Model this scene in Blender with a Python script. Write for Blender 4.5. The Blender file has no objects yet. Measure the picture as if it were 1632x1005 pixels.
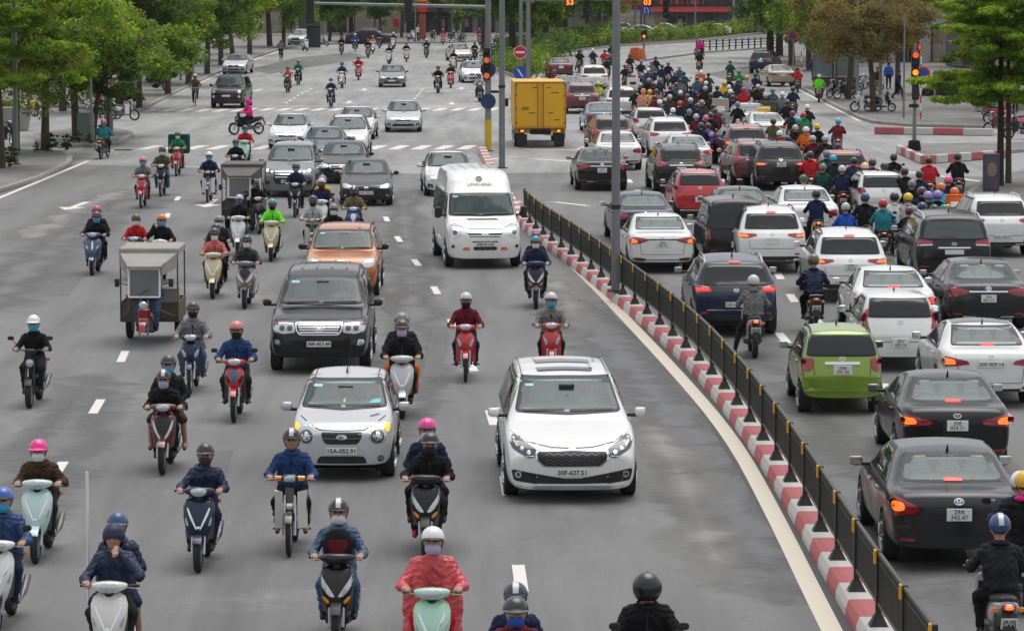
import bpy, bmesh, math, random
import numpy as np
from mathutils import Vector, Matrix
from mathutils.bvhtree import BVHTree
R = math.radians
rnd = random.Random(7)
SC = bpy.context.scene
COL = SC.collection
# ------------------------------------------------------------------ camera
FPX, IW, IH, CAMH = 5500.0, 1632.0, 1005.0, 7.9
PITCH = math.atan((502.5 + 54.0) / FPX)
cam_d = bpy.data.cameras.new('camera')
cam = bpy.data.objects.new('camera', cam_d)
COL.objects.link(cam)
cam_d.sensor_width = 36.0
cam_d.lens = 36.0 * FPX / IW
cam_d.clip_start = 1.0
cam_d.clip_end = 4000.0
cam.location = (0, 0, CAMH)
cam.rotation_euler = (R(90) - PITCH, 0, 0)
SC.camera = cam
# ------------------------------------------------------------------ world, sun, exposure (overcast)
SUN_EL, SUN_AZ = R(74), R(25)
world = bpy.data.worlds.new('World')
SC.world = world
world.use_nodes = True
wn = world.node_tree
wn.nodes.clear()
wo = wn.nodes.new('ShaderNodeOutputWorld')
wb = wn.nodes.new('ShaderNodeBackground')
sky = wn.nodes.new('ShaderNodeTexSky')
sky.sky_type = 'NISHITA'
sky.sun_disc = False
sky.sun_elevation = SUN_EL
sky.sun_rotation = SUN_AZ
sky.air_density = 1.0
sky.dust_density = 6.0
sky.ozone_density = 1.0
hsv = wn.nodes.new('ShaderNodeHueSaturation')      # cloud cover: a grey sky instead of a blue one
hsv.inputs['Saturation'].default_value = 0.25
wn.links.new(sky.outputs[0], hsv.inputs['Color'])
cloud = wn.nodes.new('ShaderNodeMix')               # an even cloud layer over the clear sky
cloud.data_type = 'RGBA'
cloud.inputs['Factor'].default_value = 0.55
cloud.inputs['B'].default_value = (6.1, 6.2, 6.4, 1)
wn.links.new(hsv.outputs[0], cloud.inputs['A'])
wn.links.new(cloud.outputs['Result'], wb.inputs[0])
wb.inputs[1].default_value = 0.15
wn.links.new(wb.outputs[0], wo.inputs[0])
sun_d = bpy.data.lights.new('sun', 'SUN')
sun_d.energy = 1.25
sun_d.angle = R(50)
sun_d.color = (1.0, 0.97, 0.92)
sun = bpy.data.objects.new('sun', sun_d)
COL.objects.link(sun)
sun.rotation_euler = Vector((math.sin(SUN_AZ) * math.cos(SUN_EL), math.cos(SUN_AZ) * math.cos(SUN_EL), math.sin(SUN_EL))).to_track_quat('Z', 'Y').to_euler()
SC.view_settings.view_transform = 'Standard'
SC.view_settings.look = 'None'
SC.view_settings.gamma = 1
SC.view_settings.exposure = 0.04
SC.cycles.use_denoising = True
SC.cycles.max_bounces = 6
SC.cycles.transparent_max_bounces = 8
# ------------------------------------------------------------------ pixel of the photograph -> point on a level plane
_cp, _sp = math.cos(PITCH), math.sin(PITCH)
def at(px, py, z=0.0):
 u, v = (px - IW / 2) / FPX, (py - IH / 2) / FPX
 dx, dy, dz = u, _cp - v * _sp, -_sp - v * _cp
 t = (CAMH - z) / -dz
 return Vector((dx * t, dy * t, z))
# ------------------------------------------------------------------ materials
MATS = {}
def srgb(r, g, b):
 f = lambda c: c / 12.92 if c <= 0.04045 else ((c + 0.055) / 1.055) ** 2.4
 return (f(r / 255), f(g / 255), f(b / 255))
def newmat(name):
 m = bpy.data.materials.new(name)
 m.use_nodes = True
 return m, m.node_tree, m.node_tree.nodes['Principled BSDF']
def mat(name, col, rough=0.6, metal=0.0, coat=0.0, spec=0.5, noise=0.15, nscale=6.0, bump=0.0, bscale=60.0, emit=None, es=0.0):
 if name in MATS:
  return MATS[name]
 m, nt, b = newmat(name)
 b.inputs['Roughness'].default_value = rough
 b.inputs['Metallic'].default_value = metal
 b.inputs['Coat Weight'].default_value = coat
 b.inputs['Coat Roughness'].default_value = 0.05
 b.inputs['Specular IOR Level'].default_value = spec
 tc = nt.nodes.new('ShaderNodeTexCoord')
 if noise > 0:
  nz = nt.nodes.new('ShaderNodeTexNoise')
  nz.inputs['Scale'].default_value = nscale
  nz.inputs['Detail'].default_value = 5
  nt.links.new(tc.outputs['Object'], nz.inputs['Vector'])
  mx = nt.nodes.new('ShaderNodeMix')
  mx.data_type = 'RGBA'
  mx.inputs['A'].default_value = (*[c * (1 - noise) for c in col], 1)
  mx.inputs['B'].default_value = (*[min(1, c * (1 + noise)) for c in col], 1)
  nt.links.new(nz.outputs['Fac'], mx.inputs['Factor'])
  nt.links.new(mx.outputs['Result'], b.inputs['Base Color'])
 else:
  b.inputs['Base Color'].default_value = (*col, 1)
 if bump > 0:
  n2 = nt.nodes.new('ShaderNodeTexNoise')
  n2.inputs['Scale'].default_value = bscale
  n2.inputs['Detail'].default_value = 3
  nt.links.new(tc.outputs['Object'], n2.inputs['Vector'])
  bp = nt.nodes.new('ShaderNodeBump')
  bp.inputs['Strength'].default_value = bump
  bp.inputs['Distance'].default_value = 0.02
  nt.links.new(n2.outputs['Fac'], bp.inputs['Height'])
  nt.links.new(bp.outputs['Normal'], b.inputs['Normal'])
 if emit:
  b.inputs['Emission Color'].default_value = (*emit, 1)
  b.inputs['Emission Strength'].default_value = es
 MATS[name] = m
 return m
PAL = {  # name -> linear base colour
 'white': (.72, .72, .71), 'pearl': (.66, .65, .62), 'silver': (.50, .51, .53), 'grey': (.16, .165, .17), 'light grey': (.42, .43, .45),
 'black': (.007, .007, .008), 'charcoal': (.017, .018, .020), 'navy': (.012, .020, .062), 'blue': (.016, .050, .150), 'bright blue': (.02, .09, .42),
 'red': (.45, .015, .025), 'dark red': (.10, .008, .014), 'maroon': (.12, .010, .022), 'pink': (.62, .10, .22), 'hot pink': (.75, .02, .26),
 'salmon': (.55, .16, .14), 'orange': (.62, .13, .02), 'copper orange': (.50, .15, .035), 'yellow': (.72, .42, .02), 'cream': (.62, .52, .30),
 'gold': (.42, .30, .12), 'beige': (.40, .34, .26), 'olive': (.085, .085, .035), 'khaki': (.17, .13, .065), 'brown': (.055, .032, .018),
 'green': (.02, .20, .07), 'bright green': (.06, .45, .06), 'dark green': (.012, .07, .055), 'neon green': (.16, .80, .03), 'neon yellow': (.50, .70, .05),
 'lime green': (.19, .30, .03), 'teal': (.02, .20, .24), 'mint': (.40, .66, .52), 'pale mint': (.50, .68, .66), 'sky blue': (.05, .36, .62),
 'lavender': (.45, .42, .62), 'purple': (.16, .08, .42), 'violet': (.28, .22, .55), 'peach': (.60, .30, .17), 'denim': (.06, .11, .20), 'tan': (.30, .21, .13),
 'wine': (.16, .010, .06), 'steel blue': (.05, .10, .18), 'dark blue': (.010, .022, .055), 'cyan': (.03, .38, .62),
}
def paint(c):
 k = 'paint_' + c.replace(' ', '_')
 dark = max(PAL[c]) < .08
 return mat(k, PAL[c], rough=.3, coat=.8 if not dark else .6, spec=.5 if not dark else .2, metal=0.25 if c in ('silver', 'grey', 'gold', 'steel blue', 'copper orange', 'lime green') else 0.0, noise=.08, nscale=3)
def cloth(c):
 k = 'cloth_' + c.replace(' ', '_')
 return mat(k, PAL[c], rough=.82, spec=.25, noise=.18, nscale=9, bump=.5, bscale=22)
def puffer(c):
 k = 'puffer_' + c.replace(' ', '_')
 if k in MATS:
  return MATS[k]
 m = mat(k, PAL[c], rough=.5, spec=.4, noise=.15, nscale=9)
 nt = m.node_tree
 b = nt.nodes['Principled BSDF']
 tc = nt.nodes.new('ShaderNodeTexCoord')
 w = nt.nodes.new('ShaderNodeTexWave')
 w.bands_direction = 'Z'
 w.inputs['Scale'].default_value = 4.4
 w.inputs['Distortion'].default_value = 1.2
 nt.links.new(tc.outputs['Object'], w.inputs['Vector'])
 bp = nt.nodes.new('ShaderNodeBump')
 bp.inputs['Strength'].default_value = .25
 bp.inputs['Distance'].default_value = .010
 nt.links.new(w.outputs['Fac'], bp.inputs['Height'])
 nt.links.new(bp.outputs['Normal'], b.inputs['Normal'])
 return m
def plastic(c):
 return mat('plastic_' + c.replace(' ', '_'), PAL[c], rough=.3, coat=.5, noise=.05)
M_glass = mat('car_glass', (.085, .125, .135), rough=.04, spec=.5, coat=.35, noise=.25, nscale=1.5)
_nt = M_glass.node_tree
_t = _nt.nodes.new('ShaderNodeBsdfTransparent')
_t.inputs[0].default_value = (.80, .92, .92, 1)
_mx = _nt.nodes.new('ShaderNodeMixShader')
_mx.inputs[0].default_value = .46
_nt.links.new(_t.outputs[0], _mx.inputs[1])
_nt.links.new(_nt.nodes['Principled BSDF'].outputs[0], _mx.inputs[2])
_nt.links.new(_mx.outputs[0], _nt.nodes['Material Output'].inputs[0])
M_cabin = mat('cabin_trim', (.14, .145, .145), rough=.8, noise=.3)
M_cseat = mat('car_seat_cloth', (.40, .37, .32), rough=.8, noise=.2)
M_tint = mat('tinted_glass', (.012, .014, .015), rough=.05, spec=.4, coat=.25, noise=0)
M_black = mat('black_trim', (.012, .012, .013), rough=.5, noise=.2)
M_dark = mat('underbody', (.008, .008, .008), rough=.9, noise=.2)
M_tyre = mat('tyre_rubber', (.017, .017, .017), rough=.85, noise=.3, nscale=20)
M_rim = mat('alloy', (.45, .46, .48), rough=.3, metal=.9, noise=.1)
M_chrome = mat('chrome', (.75, .76, .78), rough=.12, metal=1.0, noise=.03)
M_lens = mat('headlamp_lens', (.50, .53, .56), rough=.08, metal=.35, coat=1.0, noise=.35, nscale=24)
M_lensd = mat('headlamp_lens_dark', (.05, .055, .06), rough=.06, metal=.3, coat=1.0, noise=.6, nscale=22)
M_lamp = mat('lit_lamp', (.9, .88, .8), rough=.2, noise=0, emit=(1, .93, .75), es=1.6)
M_amber = mat('amber_lens', (.75, .26, .01), rough=.15, coat=1, noise=.1)
M_amber_lit = mat('amber_lamp_lit', (.8, .4, .02), rough=.2, noise=0, emit=(1, .40, .02), es=1.2)
M_red = mat('red_lens', (.26, .008, .016), rough=.12, coat=1, noise=.25, nscale=14)
M_red_lit = mat('red_lamp_lit', (.6, .03, .02), rough=.2, noise=0, emit=(1, .05, .03), es=1.0)
M_orange_lit = mat('brake_lamp_lit', (.7, .15, .02), rough=.2, noise=0, emit=(1, .17, .02), es=1.1)
M_plate = mat('plate_white', (.70, .70, .68), rough=.4, noise=.06)
M_ink = mat('plate_ink', (.03, .03, .035), rough=.5, noise=0)
M_skin = mat('skin', (.40, .22, .15), rough=.55, noise=.1, nscale=20)
M_hair = mat('hair', (.012, .010, .009), rough=.55, noise=.3, nscale=60)
M_eye = mat('eyes', (.02, .015, .012), rough=.2, noise=0)
M_seat = mat('seat_vinyl', (.012, .012, .013), rough=.45, noise=.2, bump=.2)
M_metal = mat('engine_metal', (.16, .16, .165), rough=.4, metal=.8, noise=.3, nscale=14)
M_pole = mat('galvanised', (.20, .21, .215), rough=.5, metal=.35, noise=.25, nscale=2.2)
M_skirt = mat('shoe_black', (.012, .012, .012), rough=.55, noise=.2)
# ------------------------------------------------------------------ mesh builder
def chaikin(p, n=2, closed=True):
 p = np.asarray(p, float)
 for _ in range(n):
  if closed:
   q = np.roll(p, -1, 0)
   p = np.stack([.75 * p + .25 * q, .25 * p + .75 * q], 1).reshape(-1, p.shape[1])
  else:
   a, q = p[:-1], p[1:]
   m = np.stack([.75 * a + .25 * q, .25 * a + .75 * q], 1).reshape(-1, p.shape[1])
   p = np.vstack([p[:1], m, p[-1:]])
 return p
def roundpoly(p, r):
 p = np.asarray(p, float)
 out = []
 n = len(p)
 for i in range(n):
  a, b, c = p[i - 1], p[i], p[(i + 1) % n]
  la, lc = np.linalg.norm(a - b), np.linalg.norm(c - b)
  k = min(r, .42 * la, .42 * lc)
  u, v = b + (a - b) * k / max(la, 1e-9), b + (c - b) * k / max(lc, 1e-9)
  for t in (0, .33, .67, 1):
   out.append((1 - t) ** 2 * u + 2 * t * (1 - t) * b + t * t * v)
 return np.array(out)
class MB:
 def __init__(s):
  s.v, s.f, s.m = [], [], []
 def add(s, vs, fs, mi=0):
  o = len(s.v)
  s.v += [tuple(map(float, p)) for p in vs]
  s.f += [tuple(i + o for i in f) for f in fs]
  s.m += [mi] * len(fs)
  return s
 def box(s, c, d, mi=0, rz=0.0, ch=None, taper=1.0):
  x, y, z = d[0] / 2, d[1] / 2, d[2] / 2
  ch = min(x, y, z) * .35 if ch is None else ch
  pts, fs = [], []
  if ch <= 0:
   pts = [(sx * x * (taper if sz > 0 else 1), sy * y * (taper if sz > 0 else 1), sz * z) for sz in (-1, 1) for sx, sy in ((-1, -1), (1, -1), (1, 1), (-1, 1))]
   fs = [(3, 2, 1, 0), (4, 5, 6, 7), (0, 1, 5, 4), (1, 2, 6, 5), (2, 3, 7, 6), (3, 0, 4, 7)]
  else:
   rings = []
   for zz, ins in ((-z, ch), (-z + ch, 0), (z - ch, 0), (z, ch)):
    tp = 1 + (taper - 1) * (zz + z) / (2 * z)
    a, b = (x * tp - ins), (y * tp - ins)
    k = max(ch - ins, 0) + ch * .5 * (ins > 0)
    rings.append([(-a + k, -b, zz), (a - k, -b, zz), (a, -b + k, zz), (a, b - k, zz), (a - k, b, zz), (-a + k, b, zz), (-a, b - k, zz), (-a, -b + k, zz)])
   for r in rings:
    pts += r
   for j in range(3):
    for i in range(8):
     fs.append((j * 8 + i, j * 8 + (i + 1) % 8, j * 8 + 8 + (i + 1) % 8, j * 8 + 8 + i))
   fs += [tuple(range(7, -1, -1)), tuple(range(24, 32))]
  cz, sz_ = math.cos(rz), math.sin(rz)
  pts = [(c[0] + p[0] * cz - p[1] * sz_, c[1] + p[0] * sz_ + p[1] * cz, c[2] + p[2]) for p in pts]
  return s.add(pts, fs, mi)
 def tube(s, pts, r, n=8, mi=0, cap=True):
  pts = [Vector(p) for p in pts]
  rs = r if hasattr(r, '__len__') else [r] * len(pts)
  vs, fs = [], []
  up = Vector((0, 0, 1))
  for i, p in enumerate(pts):
   t = (pts[min(i + 1, len(pts) - 1)] - pts[max(i - 1, 0)]).normalized()
   a = t.cross(up)
   if a.length < 1e-3:
    a = t.cross(Vector((1, 0, 0)))
   a.normalize()
   b = t.cross(a)
   for k in range(n):
    an = 2 * math.pi * k / n
    vs.append(p + (a * math.cos(an) + b * math.sin(an)) * rs[i])
  for i in range(len(pts) - 1):
   for k in range(n):
    fs.append((i * n + k, i * n + (k + 1) % n, (i + 1) * n + (k + 1) % n, (i + 1) * n + k))
  if cap:
   fs.append(tuple(range(n - 1, -1, -1)))
   fs.append(tuple(range((len(pts) - 1) * n, len(pts) * n)))
  return s.add(vs, [f[::-1] for f in fs], mi)
 def lathe(s, prof, c=(0, 0, 0), axis='z', n=24, mi=0):
  vs, fs = [], []
  for (r, h) in prof:
   for k in range(n):
    a = 2 * math.pi * k / n
    p = (r * math.cos(a), r * math.sin(a), h)
    if axis == 'x':
     p = (p[2], p[0], p[1])
    elif axis == 'y':
     p = (p[1], p[2], p[0])
    vs.append((p[0] + c[0], p[1] + c[1], p[2] + c[2]))
  for i in range(len(prof) - 1):
   for k in range(n):
    fs.append((i * n + k, i * n + (k + 1) % n, (i + 1) * n + (k + 1) % n, (i + 1) * n + k))
  return s.add(vs, fs, mi)
 def rings(s, rr, mi=0, cap=True, closed=True):
  n = len(rr[0])
  vs = [p for r in rr for p in r]
  fs = []
  for i in range(len(rr) - 1):
   for k in range(n if closed else n - 1):
    fs.append((i * n + k, i * n + (k + 1) % n, (i + 1) * n + (k + 1) % n, (i + 1) * n + k))
  if cap:
   fs.append(tuple(range(n - 1, -1, -1)))
   fs.append(tuple(range((len(rr) - 1) * n, len(rr) * n)))
  return s.add(vs, fs, mi)
 def ell(s, c, r, n=14, m=8, mi=0, zmin=-1.0):
  rr = []
  for j in range(m + 1):
   ph = math.pi * j / m
   z = max(math.cos(ph), zmin)
   q = math.sin(ph)
   rr.append([(c[0] + r[0] * q * math.cos(2 * math.pi * k / n), c[1] + r[1] * q * math.sin(2 * math.pi * k / n), c[2] + r[2] * z) for k in range(n)])
  return s.rings(rr[::-1], mi, cap=False)
 def prism(s, poly, y0, y1, axis='y', mi=0):
  n = len(poly)
  f = {'y': lambda a, b, h: (a, h, b), 'x': lambda a, b, h: (h, a, b), 'z': lambda a, b, h: (a, b, h)}[axis]
  vs = [f(a, b, y0) for a, b in poly] + [f(a, b, y1) for a, b in poly]
  fs = [tuple(range(n)), tuple(range(2 * n - 1, n - 1, -1))] + [(i, i + n, (i + 1) % n + n, (i + 1) % n) for i in range(n)]
  return s.add(vs, fs, mi)
 def mesh(s, name, mats, smooth=35):
  me = bpy.data.meshes.new(name)
  me.from_pydata(s.v, [], s.f)
  for m in mats:
   me.materials.append(m)
  if any(s.m):
   me.polygons.foreach_set('material_index', s.m)
  bm = bmesh.new()
  bm.from_mesh(me)
  bmesh.ops.recalc_face_normals(bm, faces=bm.faces)
  bm.to_mesh(me)
  bm.free()
  if smooth:
   me.shade_smooth()
   me.set_sharp_from_angle(angle=R(smooth))
  me.update()
  return me
 def obj(s, name, mats, parent=None, link=True, smooth=35):
  if not isinstance(mats, (list, tuple)):
   mats = [mats]
  return mkobj(name, s.mesh(name, mats, smooth), parent, link)
def mkobj(name, data, parent=None, link=True):
 o = bpy.data.objects.new(name, data)
 if parent is not None:
  o.parent = parent
  KIDS.setdefault(parent.name_full, []).append(o)
 if link:
  COL.objects.link(o)
 return o
KIDS = {}
LABELS = []
def tag(o, label=None, cat=None, group=None, kind=None):
 if label:
  o['label'] = label
  LABELS.append(label)
 if cat:
  o['category'] = cat
 if group:
  o['group'] = group
 if kind:
  o['kind'] = kind
 return o
def empty(name, loc=(0, 0, 0), rz=0.0, link=True):
 o = bpy.data.objects.new(name, None)
 o.empty_display_size = .2
 o.location = loc
 o.rotation_euler = (0, 0, rz)
 if link:
  COL.objects.link(o)
 return o
def inst(proto, loc=None, rz=0.0, scale=1.0, swap=None, parent=None, skip=()):
 """a copy of a thing with copies of its parts and sub-parts"""
 c = proto.copy()
 COL.objects.link(c)
 if parent is not None:
  c.parent = parent
 if loc is not None:
  c.location = loc
  c.rotation_euler = (0, 0, rz)
  c.scale = (scale, scale, scale) if not hasattr(scale, '__len__') else scale
 if swap and c.type == 'MESH':
  for sl in c.material_slots:
   m = sl.material
   if m is not None and m.name in swap:
    sl.link = 'OBJECT'
    sl.material = swap[m.name]
 for ch in KIDS.get(proto.name_full, []):
  if ch.name.split('.')[0] in skip:
   continue
  inst(ch, swap=swap, parent=c, skip=skip)
 return c
_txt = {}
def text_mesh(txt, size, name='lettering', bold=0.0):
 k = (txt, size, bold)
 if k in _txt:
  return _txt[k]
 cu = bpy.data.curves.new('t', 'FONT')
 cu.body = txt
 cu.size = size
 cu.extrude = .003
 cu.offset = bold
 cu.align_x, cu.align_y = 'CENTER', 'CENTER'
 cu.resolution_u = 2
 cu.space_line = .85
 o = bpy.data.objects.new('t', cu)
 COL.objects.link(o)
 bpy.context.view_layer.update()
 me = bpy.data.meshes.new_from_object(o.evaluated_get(bpy.context.evaluated_depsgraph_get()))
 me.name = name
 bpy.data.objects.remove(o)
 bpy.data.curves.remove(cu)
 _txt[k] = me
 return me
def lettering(txt, size, m, loc, rot, parent, link=True, bold=0.0):
 me = text_mesh(txt, size, bold=bold).copy()
 me.name = 'lettering'
 me.materials.clear()
 me.materials.append(m)
 o = mkobj('lettering', me, parent, link)
 o.location = loc
 o.rotation_euler = rot
 return o
# ------------------------------------------------------------------ cars: a lofted shell, everything else laid onto it
def pl(pts, x):
 p = np.asarray(pts, float)
 return np.interp(x, p[:, 0], p[:, 1])
def shell(S):
 """shell of a car; local front is -Y. returns MB"""
 L, W = S['L'], S['W']
 ds = np.concatenate([np.array([0, .02, .05, .1, .16]), np.arange(.24, L - .2, .075), L - np.array([.16, .1, .05, .02, 0])])
 fine = np.linspace(0, L, 800)
 def sm(pts, w=.05):
  y = pl(pts, fine)
  k = max(1, int(w / (L / 800)))
  ker = np.ones(2 * k + 1) / (2 * k + 1)
  yp = np.concatenate([np.full(k, y[0]), y, np.full(k, y[-1])])
  return np.interp(ds, fine, np.convolve(yp, ker, 'valid'))
 top, belt = sm(S['top'], .06), sm(S['belt'], .12)
 hw = W / 2 * sm(S.get('plan', [(0, .93), (.5, .985), (L * .4, 1.0), (L - .6, .985), (L, .93)]), .15)
 zb = sm(S.get('bot', [(0, .22), (.35, .19), (.9, .2), (L - .9, .22), (L - .3, .26), (L, .3)]), .1)
 Hm, rw = max(p[1] for p in S['top']), S.get('rw', .74)
 bowf, bowr = S.get('bowf', .17), S.get('bowr', .12)
 crown = S.get('crown', .03)
 rr = []
 for i, d in enumerate(ds):
  zt, zs, h = top[i], min(belt[i], top[i] - .012), hw[i]
  hh = zt - zs
  k = min(1, max(0, hh / max(.05, Hm - zs)))
  rx = h * ((.90 - (.90 - rw) * k) if hh > .12 else (.90))
  ez = zs + hh * (.62 + .27 * k)
  half = [(0, zb[i]), (.84 * h, zb[i]), (.965 * h, zb[i] + .09), (h, zb[i] + .52 * (zs - zb[i])), (.992 * h, zs - .07), (.955 * h, zs), (rx, ez), (.80 * rx, zt - crown * (.4 + .6 * k)), (.45 * rx, zt - .25 * crown * k), (0, zt)]
  c = chaikin(half, 2, closed=False)
  e = 1.0
  for dd in (d, L - d):
   if dd < .1:
    e = 1 - S.get('nose', .05) * (1 - dd / .1) ** 2
  cz = (zb[i] + zt) / 2
  c = np.array([(x * e, cz + (z - cz) * e) for x, z in c])
  full = np.vstack([c, [(-x, z) for x, z in c[-2:0:-1]]])
  rr.append((d, full))
 def ywarp(d, x, z):
  wf = max(0, 1 - d / 1.1) ** 1.5
  wr = max(0, 1 - (L - d) / 1.0) ** 1.5
  q = (abs(x) / (W / 2)) ** 2.4
  y = d + wf * (bowf * q + .05 * ((z - .5) / .4) ** 2) - wr * (bowr * q + .03 * ((z - .6) / .4) ** 2)
  return y - L / 2
 rings = []
 def ring(d, full, s=1.0):
  c0 = np.array([0, full[:, 1].mean()])
  f = c0 + (full - c0) * s
  return [(x, ywarp(d, x, z), z) for x, z in f]
 d0, f0 = rr[0]
 d1, f1 = rr[-1]
 for s in (.02, .3, .6, .85):
  rings.append(ring(d0, f0, s))
 for d, f in rr:
  rings.append(ring(d, f))
 for s in (.85, .6, .3, .02):
  rings.append(ring(d1, f1, s))
 return MB().rings(rings)
class Car:
 """builds one style of car as a prototype (not linked); parts named for what they are"""
 def __init__(s, S, name):
  s.S, s.L, s.W = S, S['L'], S['W']
  s.root = empty(name, link=False)
  me = shell(S).mesh('body', [PB, M_dark, M_black], smooth=40)
  ax, r = S['ax'], S['r']
  cut = MB()
  for a in ax:
   for sx in (-1, 1):
    cut.lathe([(.001, -.17), (r + .055, -.17), (r + .055, .17), (.001, .17)], c=(sx * (s.W / 2 - .08), a - s.L / 2, r + .01), axis='x', n=28)
  tmp = bpy.data.objects.new('tmp', me)
  COL.objects.link(tmp)
  cme = cut.mesh('cut', [M_dark], smooth=0)
  cob = bpy.data.objects.new('cut', cme)
  COL.objects.link(cob)
  md = tmp.modifiers.new('b', 'BOOLEAN')
  md.operation, md.object, md.solver = 'DIFFERENCE', cob, 'EXACT'
  bpy.context.view_layer.update()
  me2 = bpy.data.meshes.new_from_object(tmp.evaluated_get(bpy.context.evaluated_depsgraph_get()))
  bpy.data.objects.remove(tmp)
  bpy.data.objects.remove(cob)
  me2.name = 'body'
  n = len(me2.polygons)
  cen = np.empty(n * 3)
  nor = np.empty(n * 3)
  me2.polygons.foreach_get('center', cen)
  me2.polygons.foreach_get('normal', nor)
  cen, nor = cen.reshape(-1, 3), nor.reshape(-1, 3)
  mi = np.zeros(n, int)
  mi[cen[:, 2] < .235] = 2
  for a in ax:
   dd = np.hypot(cen[:, 1] - (a - s.L / 2), cen[:, 2] - r - .01)
   mi[(dd < r + .045) & (abs(cen[:, 0]) < s.W / 2 - .0)] = 1
   mi[(dd < r + .062) & (abs(nor[:, 0]) < .35) & (cen[:, 2] < 2 * r + .1) & (cen[:, 2] > .1) & (abs(cen[:, 0]) > s.W / 2 - .25) & (dd > r + .03)] = 1
  if S.get('twotone'):
   mi[(cen[:, 2] > S['twotone']) & (mi == 0)] = 0
  me2.polygons.foreach_set('material_index', mi)
  me2.materials.clear()
  for m in (PB, M_dark, M_black):
   me2.materials.append(m)
  me2.shade_smooth()
  me2.set_sharp_from_angle(angle=R(38))
  s.body = mkobj('body', me2, s.root, False)
  bm = bmesh.new()
  bm.from_mesh(me)
  s.bvh = BVHTree.FromBMesh(bm)
  bm.free()
 def cavity(s, poly, axis, depth, drv=True):
  """hollow the cabin behind a window and furnish it"""
  p = np.asarray(poly, float)
  sg = -1 if axis == 'f' else 1
  h = s.hit(0, p[:, 1].mean(), axis, 0)
  if h is None:
   return
  y0, y1 = sg * s.L * .5 + sg * .3, h.y - sg * depth
  cut = MB().prism([tuple(q) for q in p], y0, y1)
  cob = bpy.data.objects.new('cut', cut.mesh('cut', [M_cabin], smooth=0))
  tmp = bpy.data.objects.new('tmp', s.body.data)
  COL.objects.link(cob)
  COL.objects.link(tmp)
  md = tmp.modifiers.new('b', 'BOOLEAN')
  md.operation, md.object, md.solver = 'DIFFERENCE', cob, 'EXACT'
  md.material_mode = 'TRANSFER'
  bpy.context.view_layer.update()
  me = bpy.data.meshes.new_from_object(tmp.evaluated_get(bpy.context.evaluated_depsgraph_get()))
  bpy.data.objects.remove(tmp)
  bpy.data.objects.remove(cob)
  me.name = 'body'
  s.body.data = me
  zl, zh = p[:, 1].min(), p[:, 1].max()
  ys = h.y - sg * (.75 if axis == 'f' else .28)
  for x in ((-.37, .37) if axis == 'f' else (-.38, 0, .38)):
   b = MB().box((x, ys - sg * .06, zl + .12), (.44 if axis == 'f' else .36, .14, .5), ch=.05) if axis == 'f' else MB().box((x, ys, zl + .02), (.34, .16, .16), ch=.05)
   b.box((x, ys - sg * .06, min(zh - .07, zl + .42)) if axis == 'f' else (x, ys, zl + .14), (.26, .10, .17), ch=.04)
   b.obj('car_seat' if axis == 'f' else 'headrest', M_cseat, s.root, False)
  if axis == 'f':
   w = MB().tube([(.37 + .18 * math.cos(t), h.y - sg * (.30 + .06 * math.sin(t)), zl + .06 + .16 * math.sin(t)) for t in np.linspace(0, 2 * math.pi, 17)], .016, n=6, cap=False)
   w.obj('steering_wheel', M_black, s.root, False)
   MB().box((0, h.y + .18, zh - .06), (.24, .03, .07), ch=.015).obj('rear_view_mirror', M_black, s.root, False)
 def hit(s, a, b, axis, off):
  """project the 2D point onto the shell; axis 'f' from the front (x,z), 'r' rear (x,z), 'l'/'R' sides (d,z), 't' top (x,d)"""
  if axis in 'fr':
   sg = -1 if axis == 'f' else 1
   o, d = Vector((a, sg * 9, b)), Vector((0, -sg, 0))
  elif axis in 'lR':
   sg = 1 if axis == 'l' else -1
   o, d = Vector((sg * 4, a - s.L / 2, b)), Vector((-sg, 0, 0))
  else:
   o, d = Vector((a, b - s.L / 2, 5)), Vector((0, 0, -1))
  h = s.bvh.ray_cast(o, d)
  if h[0] is None:
   return None
  return h[0] - d * off
 def patch(s, name, poly, axis, m, parent=None, off=.006, smooth=2, nr=4, n=44, deep=.012, inner=None):
  p = roundpoly(poly, (.03, .055, .1)[smooth - 1]) if smooth else np.asarray(poly, float)
  n = max(n, 2 * len(p)) if n > 24 else max(n, len(p))
  seg = np.linalg.norm(np.roll(p, -1, 0) - p, axis=1)
  cum = np.concatenate([[0], np.cumsum(seg)])
  t = np.linspace(0, cum[-1], max(n, len(p) if not smooth else n), endpoint=False)
  pp = np.vstack([p, p[:1]])
  o = np.stack([np.interp(t, cum, pp[:, 0]), np.interp(t, cum, pp[:, 1])], 1)
  c = o.mean(0)
  rr = []
  dirn = {'f': Vector((0, 1, 0)), 'r': Vector((0, -1, 0)), 'l': Vector((-1, 0, 0)), 'R': Vector((1, 0, 0)), 't': Vector((0, 0, -1))}[axis]
  for j in range(nr + 1):
   f = (1 - j / nr if j < nr else .02) if inner is None else 1 - (1 - inner) * j / nr
   rr.append([s.hit(*(c + (q - c) * f), axis, off) for q in o])
  val = [v for r_ in rr for v in r_ if v is not None]
  if not val:
   return None
  k = {'f': 1, 'r': 1, 'l': 0, 'R': 0, 't': 2}[axis]
  med = sorted(v[k] for v in val)[len(val) // 2]
  for j in range(nr + 1):
   f = (1 - j / nr if j < nr else .02) if inner is None else 1 - (1 - inner) * j / nr
   for i, v in enumerate(rr[j]):
    if v is None:
     q = c + (o[i] - c) * f
     rr[j][i] = Vector((q[0], med, q[1])) if axis in 'fr' else (Vector((med, q[0] - s.L / 2, q[1])) if axis in 'lR' else Vector((q[0], q[1] - s.L / 2, med)))
  base = [v + dirn * (deep + off) for v in rr[0]]
  mb = MB().rings([base] + rr, cap=False)
  return mb.obj(name, m, parent or s.root, False, smooth=50)
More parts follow.
